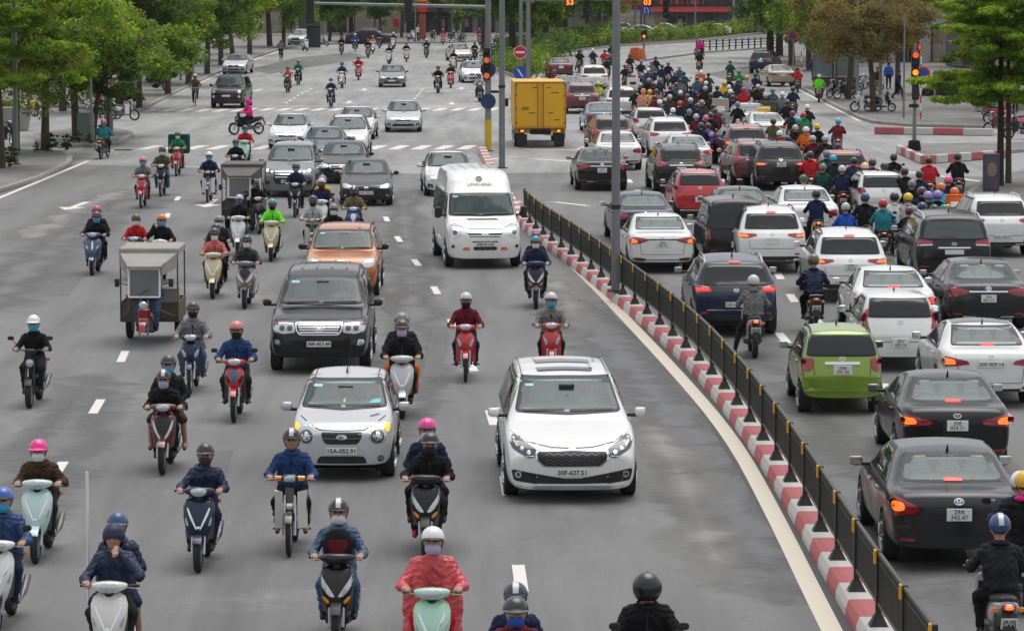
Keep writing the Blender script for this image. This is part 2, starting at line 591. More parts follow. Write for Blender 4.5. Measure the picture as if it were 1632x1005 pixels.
 def sym(s, name, poly, axis, m, **k):
  s.patch(name, poly, axis, m, **k)
  s.patch(name, [(-a, b) for a, b in poly][::-1], axis, m, **k)
 def strip(s, name, pts, w, axis, m, off=.004, parent=None):
  p = np.asarray(pts, float)
  q = []
  for i in range(len(p) - 1):
   k = max(2, int(np.linalg.norm(p[i + 1] - p[i]) / .09))
   q += [p[i] + (p[i + 1] - p[i]) * j / k for j in range(k)]
  q.append(p[-1])
  vs = []
  for i, c in enumerate(q):
   t = q[min(i + 1, len(q) - 1)] - q[max(i - 1, 0)]
   t = t / (np.linalg.norm(t) + 1e-9)
   nn = np.array([-t[1], t[0]]) * w / 2
   a, b = s.hit(*(c + nn), axis, off), s.hit(*(c - nn), axis, off)
   a0, b0 = s.hit(*(c + nn), axis, -.01), s.hit(*(c - nn), axis, -.01)
   if None in (a, b, a0, b0):
    continue
   vs.append([a0, a, b, b0])
  if len(vs) < 2:
   return None
  return MB().rings(vs, cap=True).obj(name, m, parent or s.root, False, smooth=30)
 def ring(s, z, rx, rz, axis, off=.02, bar='v', x=0.0):
  t = np.linspace(0, 2 * math.pi, 17)
  o = s.strip('badge', np.stack([x + rx * np.cos(t), z + rz * np.sin(t)], 1), .010, axis, M_chrome, off=off)
  if o and bar == 'v':
   s.strip('badge_bar', [(x - rx * .8, z + rz * .45), (x, z - rz * .2), (x + rx * .8, z + rz * .45)], .012, axis, M_chrome, off=off, parent=o)
  elif o and bar == 'h':
   s.strip('badge_bar', [(x - rx * .9, z), (x + rx * .9, z)], .014, axis, M_chrome, off=off, parent=o)
 def lens(s, c, r, axis, m, parent=None, name='fog_light'):
  poly = [(c[0] + r * math.cos(t), c[1] + r * math.sin(t)) for t in np.linspace(0, 2 * math.pi, 16, endpoint=False)]
  return s.patch(name, poly, axis, m, off=.012, smooth=0, nr=2, n=16, parent=parent)
 def plate(s, z, axis, txt, two=False, x0=0.0):
  w, h = (.33, .165) if two else (.47, .11)
  p = s.hit(x0, z, axis, 0) or Vector((x0, (-s.L / 2 if axis == 'f' else s.L / 2), z))
  ys = [s.hit(x0 + dx, z + dz, axis, 0) for dx in (-w / 2, 0, w / 2) for dz in (-h / 2, 0, h / 2)]
  ys = [q.y for q in ys if q]
  sg = -1 if axis == 'f' else 1
  y = (min(ys) if sg < 0 else max(ys)) + sg * .012 if ys else p.y
  pr = MB().box((0, 0, 0), (w, .018, h), ch=.004).obj('number_plate', M_plate, s.root, False)
  pr.location = (x0, y, z)
  if txt:
   l = lettering(txt, .088 if two else .098, M_ink, (0, sg * .0105, 0), (R(90), 0, 0 if sg < 0 else R(180)), pr, False, bold=.002)
  return pr
 def wheels(s):
  r = s.S['r']
  tm, rm, hm = wheel_meshes()
  for a in s.S['ax']:
   for sx in (-1, 1):
    w = mkobj('wheel', tm, s.root, False)
    w.location = (sx * (s.W / 2 - .115), a - s.L / 2, r)
    w.scale = (sx * 1.0, r, r)
    mkobj('rim', rm, w, False)
 def mirrors(s, m):
  yc, zc = s.S['mir']
  for sx in (-1, 1):
   b = MB()
   rr = []
   for t in np.linspace(0, 1, 9):
    q = max(0.05, 1 - abs(2 * t - 1) ** 4) ** .5
    cx = sx * (s.W / 2 + .03 + .175 * t)
    rr.append([(cx, yc - s.L / 2 + .05 * q * math.cos(a) + .02 - .0 * t, zc + .072 * q * math.copysign(abs(math.sin(a)) ** .7, math.sin(a))) for a in np.linspace(0, 2 * math.pi, 12, endpoint=False)])
   b.rings(rr)
   o = b.obj('door_mirror', m, s.root, False)
   MB().box((sx * (s.W / 2 + .0), yc - s.L / 2 + .02, zc - .045), (.14, .06, .05)).obj('mirror_arm', M_black, o, False)
   MB().box((sx * (s.W / 2 + .13), yc - s.L / 2 + .065, zc + .005), (.16, .012, .11)).obj('mirror_glass', M_chrome, o, False)
 def side_glass(s, tint=None):
  S = s.S
  d0, d1, d2, d3 = S['win']
  zb_, H = S['winz']
  tops = lambda d: min(H, zb_ + (d - d0) / (d1 - d0) * (H - zb_), zb_ + (d3 - d) / (d3 - d2) * (H - zb_))
  def pane(a, b, gr):
   xs = np.linspace(a, b, 9)
   return [(x, zb_ + gr) for x in xs] + [(x, max(zb_ + gr + .01, tops(x) - gr)) for x in xs[::-1]]
  cuts = [d0 + .06] + list(S['pill']) + [d3 - .06]
  for ax in 'lR':
   s.patch('window_trim', [(d0, zb_ - .015), (d3, zb_ - .015), (d2, H + .02), (d1, H + .02)], ax, M_black, off=.006, smooth=0, nr=6, n=72)
   for a, b in zip(cuts[:-1], cuts[1:]):
    s.patch('side_window', pane(a + .025, b - .025, .03), ax, tint or M_tint, off=.014, smooth=1, nr=4, n=48)
   zh = S.get('handle', zb_ - .12)
   for b in S['pill'][:2]:
    s.strip('door_handle', [(b - .24, zh), (b - .05, zh)], .035, ax, M_chrome if S.get('chrome') else PB, off=.03)
   for b in S['seams']:
    s.strip('panel_gap', [(b, .3), (b, zb_ - .02)], .012, ax, M_dark, off=.002)
 def windscreen(s, zlo, zhi, wlo, whi, m=None, arc=.03, frame=True):
  s.patch('windscreen_frame', [(-wlo - .04, zlo - .03), (0, zlo - .03 - arc), (wlo + .04, zlo - .03), (whi + .03, zhi + .025), (0, zhi + .035), (-whi - .03, zhi + .025)], 'f', M_black, off=.022, smooth=1, nr=3, n=80, inner=.86) if frame else None
  s.patch('windscreen', [(-wlo, zlo), (-wlo * .5, zlo - arc * .7), (0, zlo - arc), (wlo * .5, zlo - arc * .7), (wlo, zlo), (whi, zhi), (0, zhi + .01), (-whi, zhi)], 'f', m or M_glass, off=.032, smooth=1, nr=9, n=80)
  if m is None:
   s.cavity([(-wlo + .04, zlo + .02), (0, zlo + .02 - arc * .8), (wlo - .04, zlo + .02), (whi - .03, zhi - .03), (-whi + .03, zhi - .03)], 'f', 1.5)
  for x0, x1 in ((-.62, -.05), (.02, .62)):
   s.strip('wiper', [(x0 * wlo / .7, zlo - .005), (x1 * wlo / .7, zlo + .035 - arc)], .022, 'f', M_black, off=.045)
 def rearglass(s, zlo, zhi, wlo, whi, m=None, wiper=False, dark=True):
  if dark:
   s.patch('rear_window_frame', [(-wlo - .03, zlo - .02), (wlo + .03, zlo - .02), (whi + .03, zhi + .03), (-whi - .03, zhi + .03)], 'r', M_black, off=.012, smooth=1, nr=3, n=72, inner=.84)
  s.patch('rear_window', [(-wlo, zlo + .02), (-wlo * .9, zlo), (0, zlo), (wlo * .9, zlo), (wlo, zlo + .02), (whi, zhi - .03), (whi * .85, zhi), (0, zhi + .005), (-whi * .85, zhi), (-whi, zhi - .03)], 'r', m or M_tint, off=.022, smooth=1, nr=8, n=72)
  if m is M_glass:
   s.cavity([(-wlo + .04, zlo + .03), (wlo - .04, zlo + .03), (whi - .03, zhi - .03), (-whi + .03, zhi - .03)], 'r', 1.0)
  if wiper:
   s.strip('wiper', [(-.05, zlo + .03), (.34, zlo + .06)], .022, 'r', M_black, off=.025)
_wm = []
def wheel_meshes():
 if not _wm:
  t = MB().lathe([(.66, -.085), (.72, -.105), (.93, -.11), (.985, -.09), (1, -.05), (1, .05), (.985, .09), (.93, .11), (.72, .105), (.66, .085)], axis='x', n=32)
  t.lathe([(.001, -.06), (.66, -.08)], axis='x', n=32)
  t.lathe([(.66, .04), (.001, .03)], axis='x', n=32, mi=0)
  _wm.append(t.mesh('wheel', [M_tyre]))
  r = MB().lathe([(.60, .07), (.665, .10), (.69, .085), (.66, .07), (.60, .05)], axis='x', n=32)
  for k in range(5):
   a = 2 * math.pi * k / 5
   c, s_ = math.cos(a), math.sin(a)
   for da in (-.16, .16):
    c2, s2 = math.cos(a + da), math.sin(a + da)
    r.tube([(.088, c * .1, s_ * .1), (.082, c2 * .62, s2 * .62)], [.06, .05], n=6)
  r.lathe([(.001, .098), (.12, .095), (.15, .06)], axis='x', n=16)
  _wm.append(r.mesh('rim', [M_rim]))
  _wm.append(None)
 return _wm
PB = mat('car_paint', (.6, .6, .6), rough=.25, coat=1)
def sedan_S(L=4.6, W=1.75, H=1.46, hood=.92, deck=1.06, **k):
 S = dict(L=L, W=W, H=H, r=.325, ax=(.90, L - 1.02),
  top=[(0, .60), (.05, .68), (.3, .78), (1.22, hood + .06), (1.30, hood + .09), (2.10, H - .06), (2.5, H), (3.05 * L / 4.6, H - .01), (3.35 * L / 4.6, H - .06), (L - .62, deck + .02), (L - .5, deck), (L - .08, deck - .03), (L - .03, deck - .09), (L, deck - .2)],
  belt=[(0, .56), (.3, .72), (1.2, hood), (L - .9, deck - .06), (L - .3, deck - .06), (L, deck - .22)],
  rw=.72, win=(1.45, 2.25, L - 1.75, L - .95), winz=(hood + .075, H - .075), pill=(2.42, 3.28), seams=(1.35, 2.44, 3.36), mir=(1.62, hood + .10))
 S.update(k)
 return S
def suv_S(L=4.5, W=1.84, H=1.68, hood=1.08, **k):
 S = dict(L=L, W=W, H=H, r=.36, ax=(.92, L - .92),
  top=[(0, .72), (.05, .82), (.25, .95), (1.15, hood + .05), (1.25, hood + .08), (1.95, H - .08), (2.4, H - .01), (3.2, H), (L - .65, H - .06), (L - .5, H - .10), (L - .16, 1.12), (L - .05, 1.02), (L, .9)],
  belt=[(0, .66), (.3, .90), (1.2, hood), (L - .3, hood + .03), (L, .9)],
  bot=[(0, .28), (.4, .24), (L - .4, .28), (L, .34)],
  rw=.73, win=(1.35, 2.05, L - .9, L - .38), winz=(hood + .05, H - .11), pill=(2.3, 3.2), seams=(1.3, 2.32, 3.28), mir=(1.55, hood + .10))
 S.update(k)
 return S
def finish(c, tint=None, mirror=None, rails=False, antenna=True):
 S = c.S
 c.side_glass(tint)
 c.mirrors(mirror or PB)
 c.wheels()
 H = S['H']
 if rails:
  for sx in (-1, 1):
   d0, d1 = S['rail']
   x = sx * S['W'] / 2 * (S['rw'] - .06)
   pts = []
   for d in np.linspace(d0, d1, 9):
    h = c.hit(x, d, 't', .045 if d0 < d < d1 else -.01)
    if h:
     pts.append(h)
   if len(pts) > 2:
    MB().tube(pts, .02, n=6).obj('roof_rail', M_chrome if rails == 'chrome' else M_black, c.root, False)
 if antenna:
  h = c.hit(0, S.get('ant', S['L'] - 1.35), 't', 0)
  if h:
   MB().tube([h - Vector((0, 0, .01)), h + Vector((0, .06, .10))], [.022, .006], n=6).obj('antenna', M_black, c.root, False)
PROTO = {}
def front_sedan(c, kind, plate=''):
 S, L = c.S, c.L
 hood = S['belt'][2][1]
 w = S['W'] / 2
 c.windscreen(hood + .12, S['H'] - .075, w * .80, w * .655)
 c.strip('panel_gap', [(-w * .84, hood - .03), (-w * .74, .80), (-w * .45, .715), (0, .70), (w * .45, .715), (w * .74, .80), (w * .84, hood - .03)], .012, 'f', M_dark, off=.002)
 if kind == 'wing':       # pentagon-shaped mouth
  c.sym('headlight', [(.44, .60), (.60, .58), (.80, .63), (.80, .74), (.66, .75), (.47, .68)], 'f', M_lens)
  c.patch('grille', [(-.38, .66), (0, .685), (.38, .66), (.34, .56), (.16, .50), (-.16, .50), (-.34, .56)], 'f', M_black)
  c.patch('air_intake', [(-.50, .40), (.50, .40), (.58, .29), (-.58, .29)], 'f', M_black)
  c.sym('fog_lamp_recess', [(.62, .36), (.76, .40), (.76, .30), (.64, .29)], 'f', M_black)
 elif kind == 'bar':      # chrome bar between slanted lamps
  c.sym('headlight', [(.40, .62), (.62, .585), (.82, .66), (.83, .76), (.66, .755), (.42, .69)], 'f', M_lens)
  c.patch('grille', [(-.40, .69), (.40, .69), (.36, .55), (-.36, .55)], 'f', M_black)
  c.strip('grille_bar', [(-.40, .665), (0, .65), (.40, .665)], .045, 'f', M_chrome, off=.016)
  c.patch('air_intake', [(-.48, .42), (.48, .42), (.56, .30), (-.56, .30)], 'f', M_black)
  c.sym('fog_lamp_recess', [(.60, .42), (.78, .46), (.78, .32), (.60, .31)], 'f', M_black)
  c.sym('bumper_chrome', [(.56, .315), (.80, .335), (.80, .31), (.56, .29)], 'f', M_chrome)
 elif kind == 'wide':     # wide low grille with chrome frame
  c.sym('headlight', [(.46, .62), (.62, .57), (.82, .62), (.83, .75), (.68, .76), (.48, .70)], 'f', M_lens)
  c.patch('grille_frame', [(-.46, .70), (.46, .70), (.38, .50), (-.38, .50)], 'f', M_chrome)
  c.patch('grille', [(-.42, .68), (.42, .68), (.35, .52), (-.35, .52)], 'f', M_black, off=.012)
  c.strip('grille_bar', [(-.40, .61), (.40, .61)], .02, 'f', M_chrome, off=.02)
  c.patch('air_intake', [(-.40, .40), (.40, .40), (.46, .28), (-.46, .28)], 'f', M_black)
  c.sym('fog_lamp_recess', [(.52, .42), (.80, .46), (.78, .30), (.54, .28)], 'f', M_black)
 for sx in (-1, 1):
  c.lens((sx * .69, .36), .035, 'f', M_lens)
 c.ring(.60 if kind != 'bar' else .655, .065, .042, 'f', .03)
 c.plate(.47 if kind != 'wing' else .45, 'f', plate)
 finish(c)
def rear_generic(c, tl, plate, pz, two, win, lit=None, tint=None, wiper=False, reflect=True, chrome=None, lip=None, garnish=None):
 """tl: tail lamp outline (right half, from behind); lit: outline of the part of it that burns"""
 c.rearglass(*win, m=tint or M_glass, wiper=wiper)
 w, L = c.W / 2, c.L
 for sx in (-1, 1):
  t = c.patch('tail_light', [(sx * a, b) for a, b in tl], 'r', M_red, off=.012, n=40)
  if lit:
   c.patch('brake_lamp', [(sx * a, b) for a, b in lit], 'r', LIT, parent=t, off=.022, n=20, nr=2)
 if c.S.get('hmsl'):
  c.patch('high_brake_light', [(-.12, c.S['hmsl'] - .017), (.12, c.S['hmsl'] - .017), (.12, c.S['hmsl'] + .017), (-.12, c.S['hmsl'] + .017)], 'r', LIT2, off=.03, smooth=0, nr=2, n=16)
 if chrome:
  c.strip('chrome_strip', [(-chrome[0], chrome[1]), (chrome[0], chrome[1])], .035, 'r', M_chrome, off=.014)
 if reflect:
  z = c.S.get('refz', .45)
  c.sym('reflector', [(w * .62, z - .02), (w * .84, z - .015), (w * .84, z + .025), (w * .62, z + .02)], 'r', M_red, off=.01, nr=2, n=16)
 if lip:
  c.patch('bumper_trim', [(-w * .80, lip[0]), (w * .80, lip[0]), (w * .74, lip[1]), (-w * .74, lip[1])], 'r', M_black, off=.006)
 bz, bk = c.S.get('badgez', pz + .17), c.S.get('badge', 'v')
 if bk == 'kia':
  c.ring(bz, .058, .03, 'r', .012, '')
  h = c.hit(0, bz, 'r', .016)
  if h:
   lettering('KIA', .036, M_chrome, h, (R(80), 0, R(180)), c.root, False)
 elif bk == 'toyota':
  c.ring(bz, .062, .04, 'r', .012, '')
  c.ring(bz, .022, .034, 'r', .013, '')
  c.ring(bz + .012, .042, .016, 'r', .014, '')
 elif bk == 'star':
  c.ring(bz, .042, .042, 'r', .012, '')
  for t in (90, 210, 330):
   c.strip('badge_ray', [(0, bz), (.04 * math.cos(R(t)), bz + .04 * math.sin(R(t)))], .01, 'r', M_chrome, off=.014)
 elif bk == 'h':
  c.ring(bz, .06, .036, 'r', .012, '')
  for x in (-.022, .022):
   c.strip('badge_bar', [(x - .006, bz - .024), (x + .006, bz + .024)], .011, 'r', M_chrome, off=.014)
 else:
  c.ring(bz, .055, .036, 'r', .012, 'v')
 z0 = c.S.get('lidz', pz + .12)
 c.strip('panel_gap', [(-w * .70, z0 + .04), (-w * .62, c.S.get('seamz', .56)), (w * .62, c.S.get('seamz', .56)), (w * .70, z0 + .04)], .012, 'r', M_dark, off=.002)
 c.plate(pz, 'r', plate, two)
 finish(c, tint=tint, rails=c.S.get('rails', False))
LIT, LIT2 = M_orange_lit, M_red_lit
# ------------------------------------------------------------------ styles
def hexmesh(c, name, x0, x1, z0, z1, m):
 for i in range(4):
  z = z0 + .025 + i * (z1 - z0 - .03) / 3.4
  n = 13
  c.strip(name, [(-x0 + 2 * x0 * k / n, z + (.016 if k % 2 else -.016)) for k in range(n + 1)], .007, 'f', m, off=.018)
def st_mpv():
 S = dict(L=5.1, W=1.985, H=1.74, r=.365, ax=(.98, 4.03), rw=.75, crown=.035, bowf=.20,
  top=[(0, .70), (.05, .79), (.2, .90), (.55, 1.0), (1.12, 1.12), (1.22, 1.17), (2.10, 1.64), (2.5, 1.72), (3.4, 1.74), (4.5, 1.71), (4.8, 1.64), (5.0, 1.2), (5.1, 1.0)],
  belt=[(0, .64), (.3, .90), (1.2, 1.05), (4.9, 1.12), (5.1, 1.0)], bot=[(0, .20), (.4, .18), (4.6, .22), (5.1, .3)],
  win=(1.45, 2.15, 4.4, 4.95), winz=(1.10, 1.60), pill=(2.5, 3.6), seams=(1.35, 2.52, 3.7), mir=(1.62, 1.16), rail=(2.4, 4.5), nose=.03)
 c = Car(S, 'minivan')
 c.windscreen(1.24, 1.625, .765, .65)
 c.sym('headlight', [(.53, .70), (.64, .67), (.88, .80), (.94, .93), (.915, 1.02), (.80, .96), (.63, .86), (.53, .80)], 'f', M_lensd, smooth=1)
 for sx in (-1, 1):
  c.lens((sx * .64, .76), .030, 'f', M_chrome, name='headlight_bulb')
  c.lens((sx * .74, .81), .028, 'f', M_lens, name='headlight_bulb')
  c.strip('daylight_strip', [(sx * .80, .84), (sx * .89, .95)], .03, 'f', M_lens, off=.016)
 c.patch('grille_frame', [(-.545, .785), (0, .81), (.545, .785), (.54, .66), (.43, .545), (-.43, .545), (-.54, .66)], 'f', M_chrome, smooth=1)
 c.patch('grille', [(-.52, .772), (0, .793), (.52, .772), (.518, .665), (.415, .562), (-.415, .562), (-.518, .665)], 'f', M_black, off=.013, smooth=1)
 hexmesh(c, 'grille_mesh', .40, 0, .585, .76, M_metal)
 c.patch('badge', [(.075 * math.cos(t), .845 + .026 * math.sin(t)) for t in np.linspace(0, 6.28, 16, endpoint=False)], 'f', M_chrome, off=.014, smooth=0, nr=2, n=16)
 lettering('KIA', .032, M_ink, c.hit(0, .845, 'f', .018), (R(75), 0, 0), c.root, False)
 c.patch('air_intake', [(-.90, .50), (-.86, .51), (-.62, .43), (-.40, .385), (.40, .385), (.62, .43), (.86, .52), (.90, .51), (.86, .34), (.45, .285), (-.45, .285), (-.86, .34)], 'f', M_black, smooth=1)
 for sx in (-1, 1):
  c.lens((sx * .80, .43), .05, 'f', M_chrome)
  c.lens((sx * .80, .43), .03, 'f', M_lensd, name='fog_lamp_bulb')
 c.patch('skid_plate', [(-.62, .265), (.62, .265), (.55, .205), (-.55, .205)], 'f', M_rim, off=.02)
 c.strip('bumper_lip', [(-.86, .255), (-.62, .27), (-.5, .29), (.5, .29), (.62, .27), (.86, .255)], .03, 'f', PB, off=.03)
 c.strip('panel_gap', [(-.88, 1.01), (-.66, .895), (-.3, .83), (0, .82), (.3, .83), (.66, .895), (.88, 1.01)], .012, 'f', M_dark, off=.002)
 for d0, d1 in ((2.42, 2.72), (3.25, 3.72)):
  c.patch('sunroof', [(-.42, d0), (.42, d0), (.44, d1), (-.44, d1)], 't', M_tint, off=.012, smooth=1)
 c.patch('inspection_sticker', [(-.63, 1.53), (-.50, 1.53), (-.50, 1.56), (-.63, 1.56)], 'f', M_sticker, off=.04, smooth=0, nr=2, n=16)
 for sx in (-1, 1):
  pts = [c.hit(sx * .66, d, 't', .02) for d in np.linspace(2.3, 4.7, 9)]
  MB().tube([p for p in pts if p], .018, n=6).obj('roof_rail', M_chrome, c.root, False)
 c.plate(.47, 'f', '30F-627.51')
 finish(c, antenna=False)
 return c.root
M_sticker = mat('windscreen_sticker', (.35, .62, .66), rough=.5, noise=.1)
def st_morning():
 S = dict(L=3.55, W=1.60, H=1.48, r=.285, ax=(.68, 3.03), rw=.76, crown=.03, bowf=.22,
  top=[(0, .72), (.04, .80), (.18, .89), (.80, 1.02), (.88, 1.05), (1.55, 1.40), (1.9, 1.46), (2.6, 1.48), (3.15, 1.44), (3.3, 1.36), (3.48, 1.0), (3.55, .8)],
  belt=[(0, .66), (.2, .86), (.8, .96), (3.4, 1.0), (3.55, .8)], bot=[(0, .24), (.4, .2), (3.2, .22), (3.55, .3)],
  win=(.98, 1.62, 2.7, 3.3), winz=(.96, 1.36), pill=(1.95, 2.75), seams=(.95, 1.97, 2.8), mir=(1.18, 1.02), handle=.84)
 c = Car(S, 'hatchback')
 c.windscreen(1.085, 1.385, .635, .535, arc=.04)
 c.sym('headlight', [(.40, .71), (.43, .61), (.53, .565), (.66, .59), (.73, .70), (.74, .88), (.68, .92), (.49, .84)], 'f', M_lens, smooth=2)
 for sx in (-1, 1):
  c.patch('turn_signal', [(sx * a, b) for a, b in [(.735, .89), (.74, .78), (.70, .74), (.64, .85)]], 'f', M_amber_lit, off=.014, nr=2, n=20, smooth=1)
  c.lens((sx * .55, .69), .105, 'f', M_lensd, name='headlight_bulb')
  c.lens((sx * .55, .69), .07, 'f', M_chrome, name='headlight_bulb')
 c.patch('grille', [(-.32, .765), (.32, .765), (.30, .66), (.245, .58), (-.245, .58), (-.30, .66)], 'f', M_black, smooth=1)
 c.strip('grille_bar', [(-.29, .67), (.29, .67)], .014, 'f', M_metal, off=.018)
 c.patch('badge', [(.085 * math.cos(t), 0.69 + .042 * math.sin(t)) for t in np.linspace(0, 6.28, 18, endpoint=False)], 'f', M_chrome, off=.026, smooth=0, nr=2, n=18)
 lettering('KIA', .045, M_ink, c.hit(0, .69, 'f', .030), (R(85), 0, 0), c.root, False)
 c.patch('air_intake', [(-.34, .395), (.34, .395), (.40, .28), (-.40, .28)], 'f', M_black, smooth=1)
 c.patch('bumper_trim', [(-.62, .26), (.62, .26), (.60, .19), (-.60, .19)], 'f', M_black, off=.012, smooth=1)
 for sx in (-1, 1):
  c.lens((sx * .60, .35), .05, 'f', M_black)
  c.lens((sx * .60, .35), .034, 'f', M_lens, name='fog_lamp_bulb')
 c.strip('panel_gap', [(-.66, .95), (-.46, .85), (-.34, .79), (0, .78), (.34, .79), (.46, .85), (.66, .95)], .012, 'f', M_dark, off=.002)
 c.patch('inspection_sticker', [(-.50, 1.31), (-.36, 1.31), (-.36, 1.345), (-.50, 1.345)], 'f', M_sticker, off=.04, smooth=0, nr=2, n=16)
 c.patch('parking_paper', [(.38, 1.10), (.57, 1.105), (.565, 1.16), (.45, 1.15)], 'f', mat('turquoise_paper', (.16, .55, .58), rough=.6), off=.04, smooth=0, nr=2, n=16)
 c.patch('hanging_charm', [(-.02, 1.13), (.0, 1.11), (.02, 1.13), (0, 1.17)], 'f', mat('charm_gold', (.7, .6, .12), rough=.5), off=.04, smooth=0, nr=2, n=12)
 for sx in (-1, 1):
  c.strip('roof_seam', [(sx * .50, 1.5), (sx * .50, 3.0)], .02, 't', M_black, off=.004)
 c.strip('hood_script', [(.42, .95), (.56, .97)], .018, 'f', M_metal, off=.006)
 c.plate(.475, 'f', '15A-052.91')
 S['ant'] = 1.95
 finish(c)
 h = c.hit(0, 2.6, 't', 0)
 MB().tube([h, h + Vector((0.02, .1, .42))], [.006, .003], n=5).obj('aerial', M_black, c.root, False)
 return c.root
def st_lc():
 S = dict(L=4.95, W=1.97, H=1.89, r=.40, ax=(.95, 3.80), rw=.77, crown=.03, bowf=.12,
  top=[(0, .86), (.04, .98), (.15, 1.06), (.5, 1.13), (1.25, 1.20), (1.35, 1.24), (1.95, 1.74), (2.4, 1.86), (3.2, 1.89), (4.6, 1.84), (4.75, 1.76), (4.88, 1.2), (4.95, 1.0)],
  belt=[(0, .80), (.15, 1.03), (1.3, 1.15), (4.8, 1.2), (4.95, 1.0)], bot=[(0, .33), (.4, .28), (4.5, .3), (4.95, .38)],
  win=(1.5, 2.05, 4.4, 4.75), winz=(1.20, 1.72), pill=(2.35, 3.35), seams=(1.42, 2.37, 3.4), mir=(1.68, 1.25), chrome=1, nose=.02)
 c = Car(S, 'suv')
 c.windscreen(1.30, 1.73, .78, .66)
 c.sym('headlight', [(.46, .82), (.70, .79), (.88, .84), (.93, 1.00), (.66, 1.01), (.48, 1.00)], 'f', M_lens, smooth=1)
 for sx in (-1, 1):
  for x in (.57, .72):
   c.lens((sx * x, .905), .055, 'f', M_lensd, name='headlight_bulb')
  c.patch('turn_signal', [(sx * a, b) for a, b in [(.80, .97), (.91, .965), (.92, 1.01), (.80, 1.01)]], 'f', M_red, off=.014, nr=2, n=16, smooth=0)
 c.patch('grille_frame', [(-.47, 1.02), (.47, 1.02), (.45, .86), (.38, .77), (-.38, .77), (-.45, .86)], 'f', M_chrome, smooth=1)
 c.patch('grille', [(-.44, 1.0), (.44, 1.0), (.425, .865), (.36, .79), (-.36, .79), (-.425, .865)], 'f', M_black, off=.014, smooth=1)
 for i, z in enumerate((.825, .875, .925, .968)):
  c.strip('grille_bar', [(-.37 - .015 * i, z), (.37 + .015 * i, z)], .026, 'f', M_chrome, off=.022)
 c.ring(.90, .085, .06, 'f', .036)
 c.ring(.91, .04, .05, 'f', .038, 'h')
 c.patch('air_intake', [(-.56, .66), (.56, .66), (.52, .55), (-.52, .55)], 'f', M_dark, smooth=1)
 c.patch('bumper_trim', [(-.70, .44), (.70, .44), (.66, .35), (-.66, .35)], 'f', M_dark, smooth=1)
 for sx in (-1, 1):
  c.patch('fog_light_frame', [(sx * a, b) for a, b in [(.74, .56), (.88, .58), (.88, .68), (.76, .69)]], 'f', M_chrome, off=.008, nr=2, n=20, smooth=1)
  c.lens((sx * .81, .63), .042, 'f', M_lens)
 c.strip('panel_gap', [(-.88, 1.13), (-.84, 1.05), (.84, 1.05), (.88, 1.13)], .012, 'f', M_dark, off=.002)
 c.patch('inspection_sticker', [(-.62, 1.63), (-.46, 1.63), (-.46, 1.67), (-.62, 1.67)], 'f', M_sticker, off=.04, smooth=0, nr=2, n=16)
 for x in (-.45, -.15, .15, .45):
  c.strip('roof_rib', [(x, 2.5), (x, 4.5)], .035, 't', PB, off=.014)
 for sx in (-1, 1):
  c.strip('roof_drip_rail', [(sx * .70, 2.1), (sx * .70, 4.6)], .03, 't', M_black, off=.012)
 h = c.hit(.82, .5, 't', 0) or Vector((.82, -2, 1.1))
 MB().tube([h, h + Vector((0, 0, .14))], .008, n=5).obj('aerial', M_black, c.root, False)
 c.plate(.60, 'f', '30F-457.49')
 finish(c, mirror=M_black, antenna=False)
 return c.root
def st_soul():
 S = dict(L=4.1, W=1.785, H=1.66, r=.34, ax=(.80, 3.35), rw=.78, crown=.025, bowf=.15,
  top=[(0, .72), (.05, .84), (.2, .95), (.95, 1.06), (1.03, 1.10), (1.55, 1.50), (1.9, 1.60), (2.5, 1.62), (3.7, 1.58), (3.85, 1.5), (4.05, 1.05), (4.1, .9)],
  belt=[(0, .70), (.2, .92), (1.0, 1.02), (3.9, 1.12), (4.1, .9)],
  win=(1.15, 1.6, 3.5, 3.85), winz=(1.08, 1.47), pill=(2.05, 2.95), seams=(1.05, 2.07, 3.0), mir=(1.32, 1.13), rail=(1.8, 3.6))
 c = Car(S, 'crossover')
 c.windscreen(1.14, 1.50, .70, .62)
 c.sym('headlight', [(.50, .74), (.66, .72), (.80, .78), (.82, .90), (.74, .97), (.56, .88), (.50, .82)], 'f', M_lens)
 c.patch('grille', [(-.36, .80), (.36, .80), (.34, .74), (-.34, .74)], 'f', M_black, smooth=1)
 c.patch('air_intake', [(-.48, .58), (.48, .58), (.40, .34), (-.40, .34)], 'f', M_black, smooth=1)
 c.sym('fog_lamp_recess', [(.60, .50), (.72, .54), (.74, .42), (.62, .38)], 'f', M_black)
 for sx in (-1, 1):
  c.lens((sx * .67, .46), .045, 'f', M_lens)
 c.ring(.86, .08, .035, 'f', .014, 'h')
 c.plate(.47, 'f', '')
 c.patch('inspection_sticker', [(-.58, 1.43), (-.45, 1.43), (-.45, 1.46), (-.58, 1.46)], 'f', M_sticker, off=.04, smooth=0, nr=2, n=16)
 finish(c, mirror=M_black, rails='black', antenna=False)
 return c.root
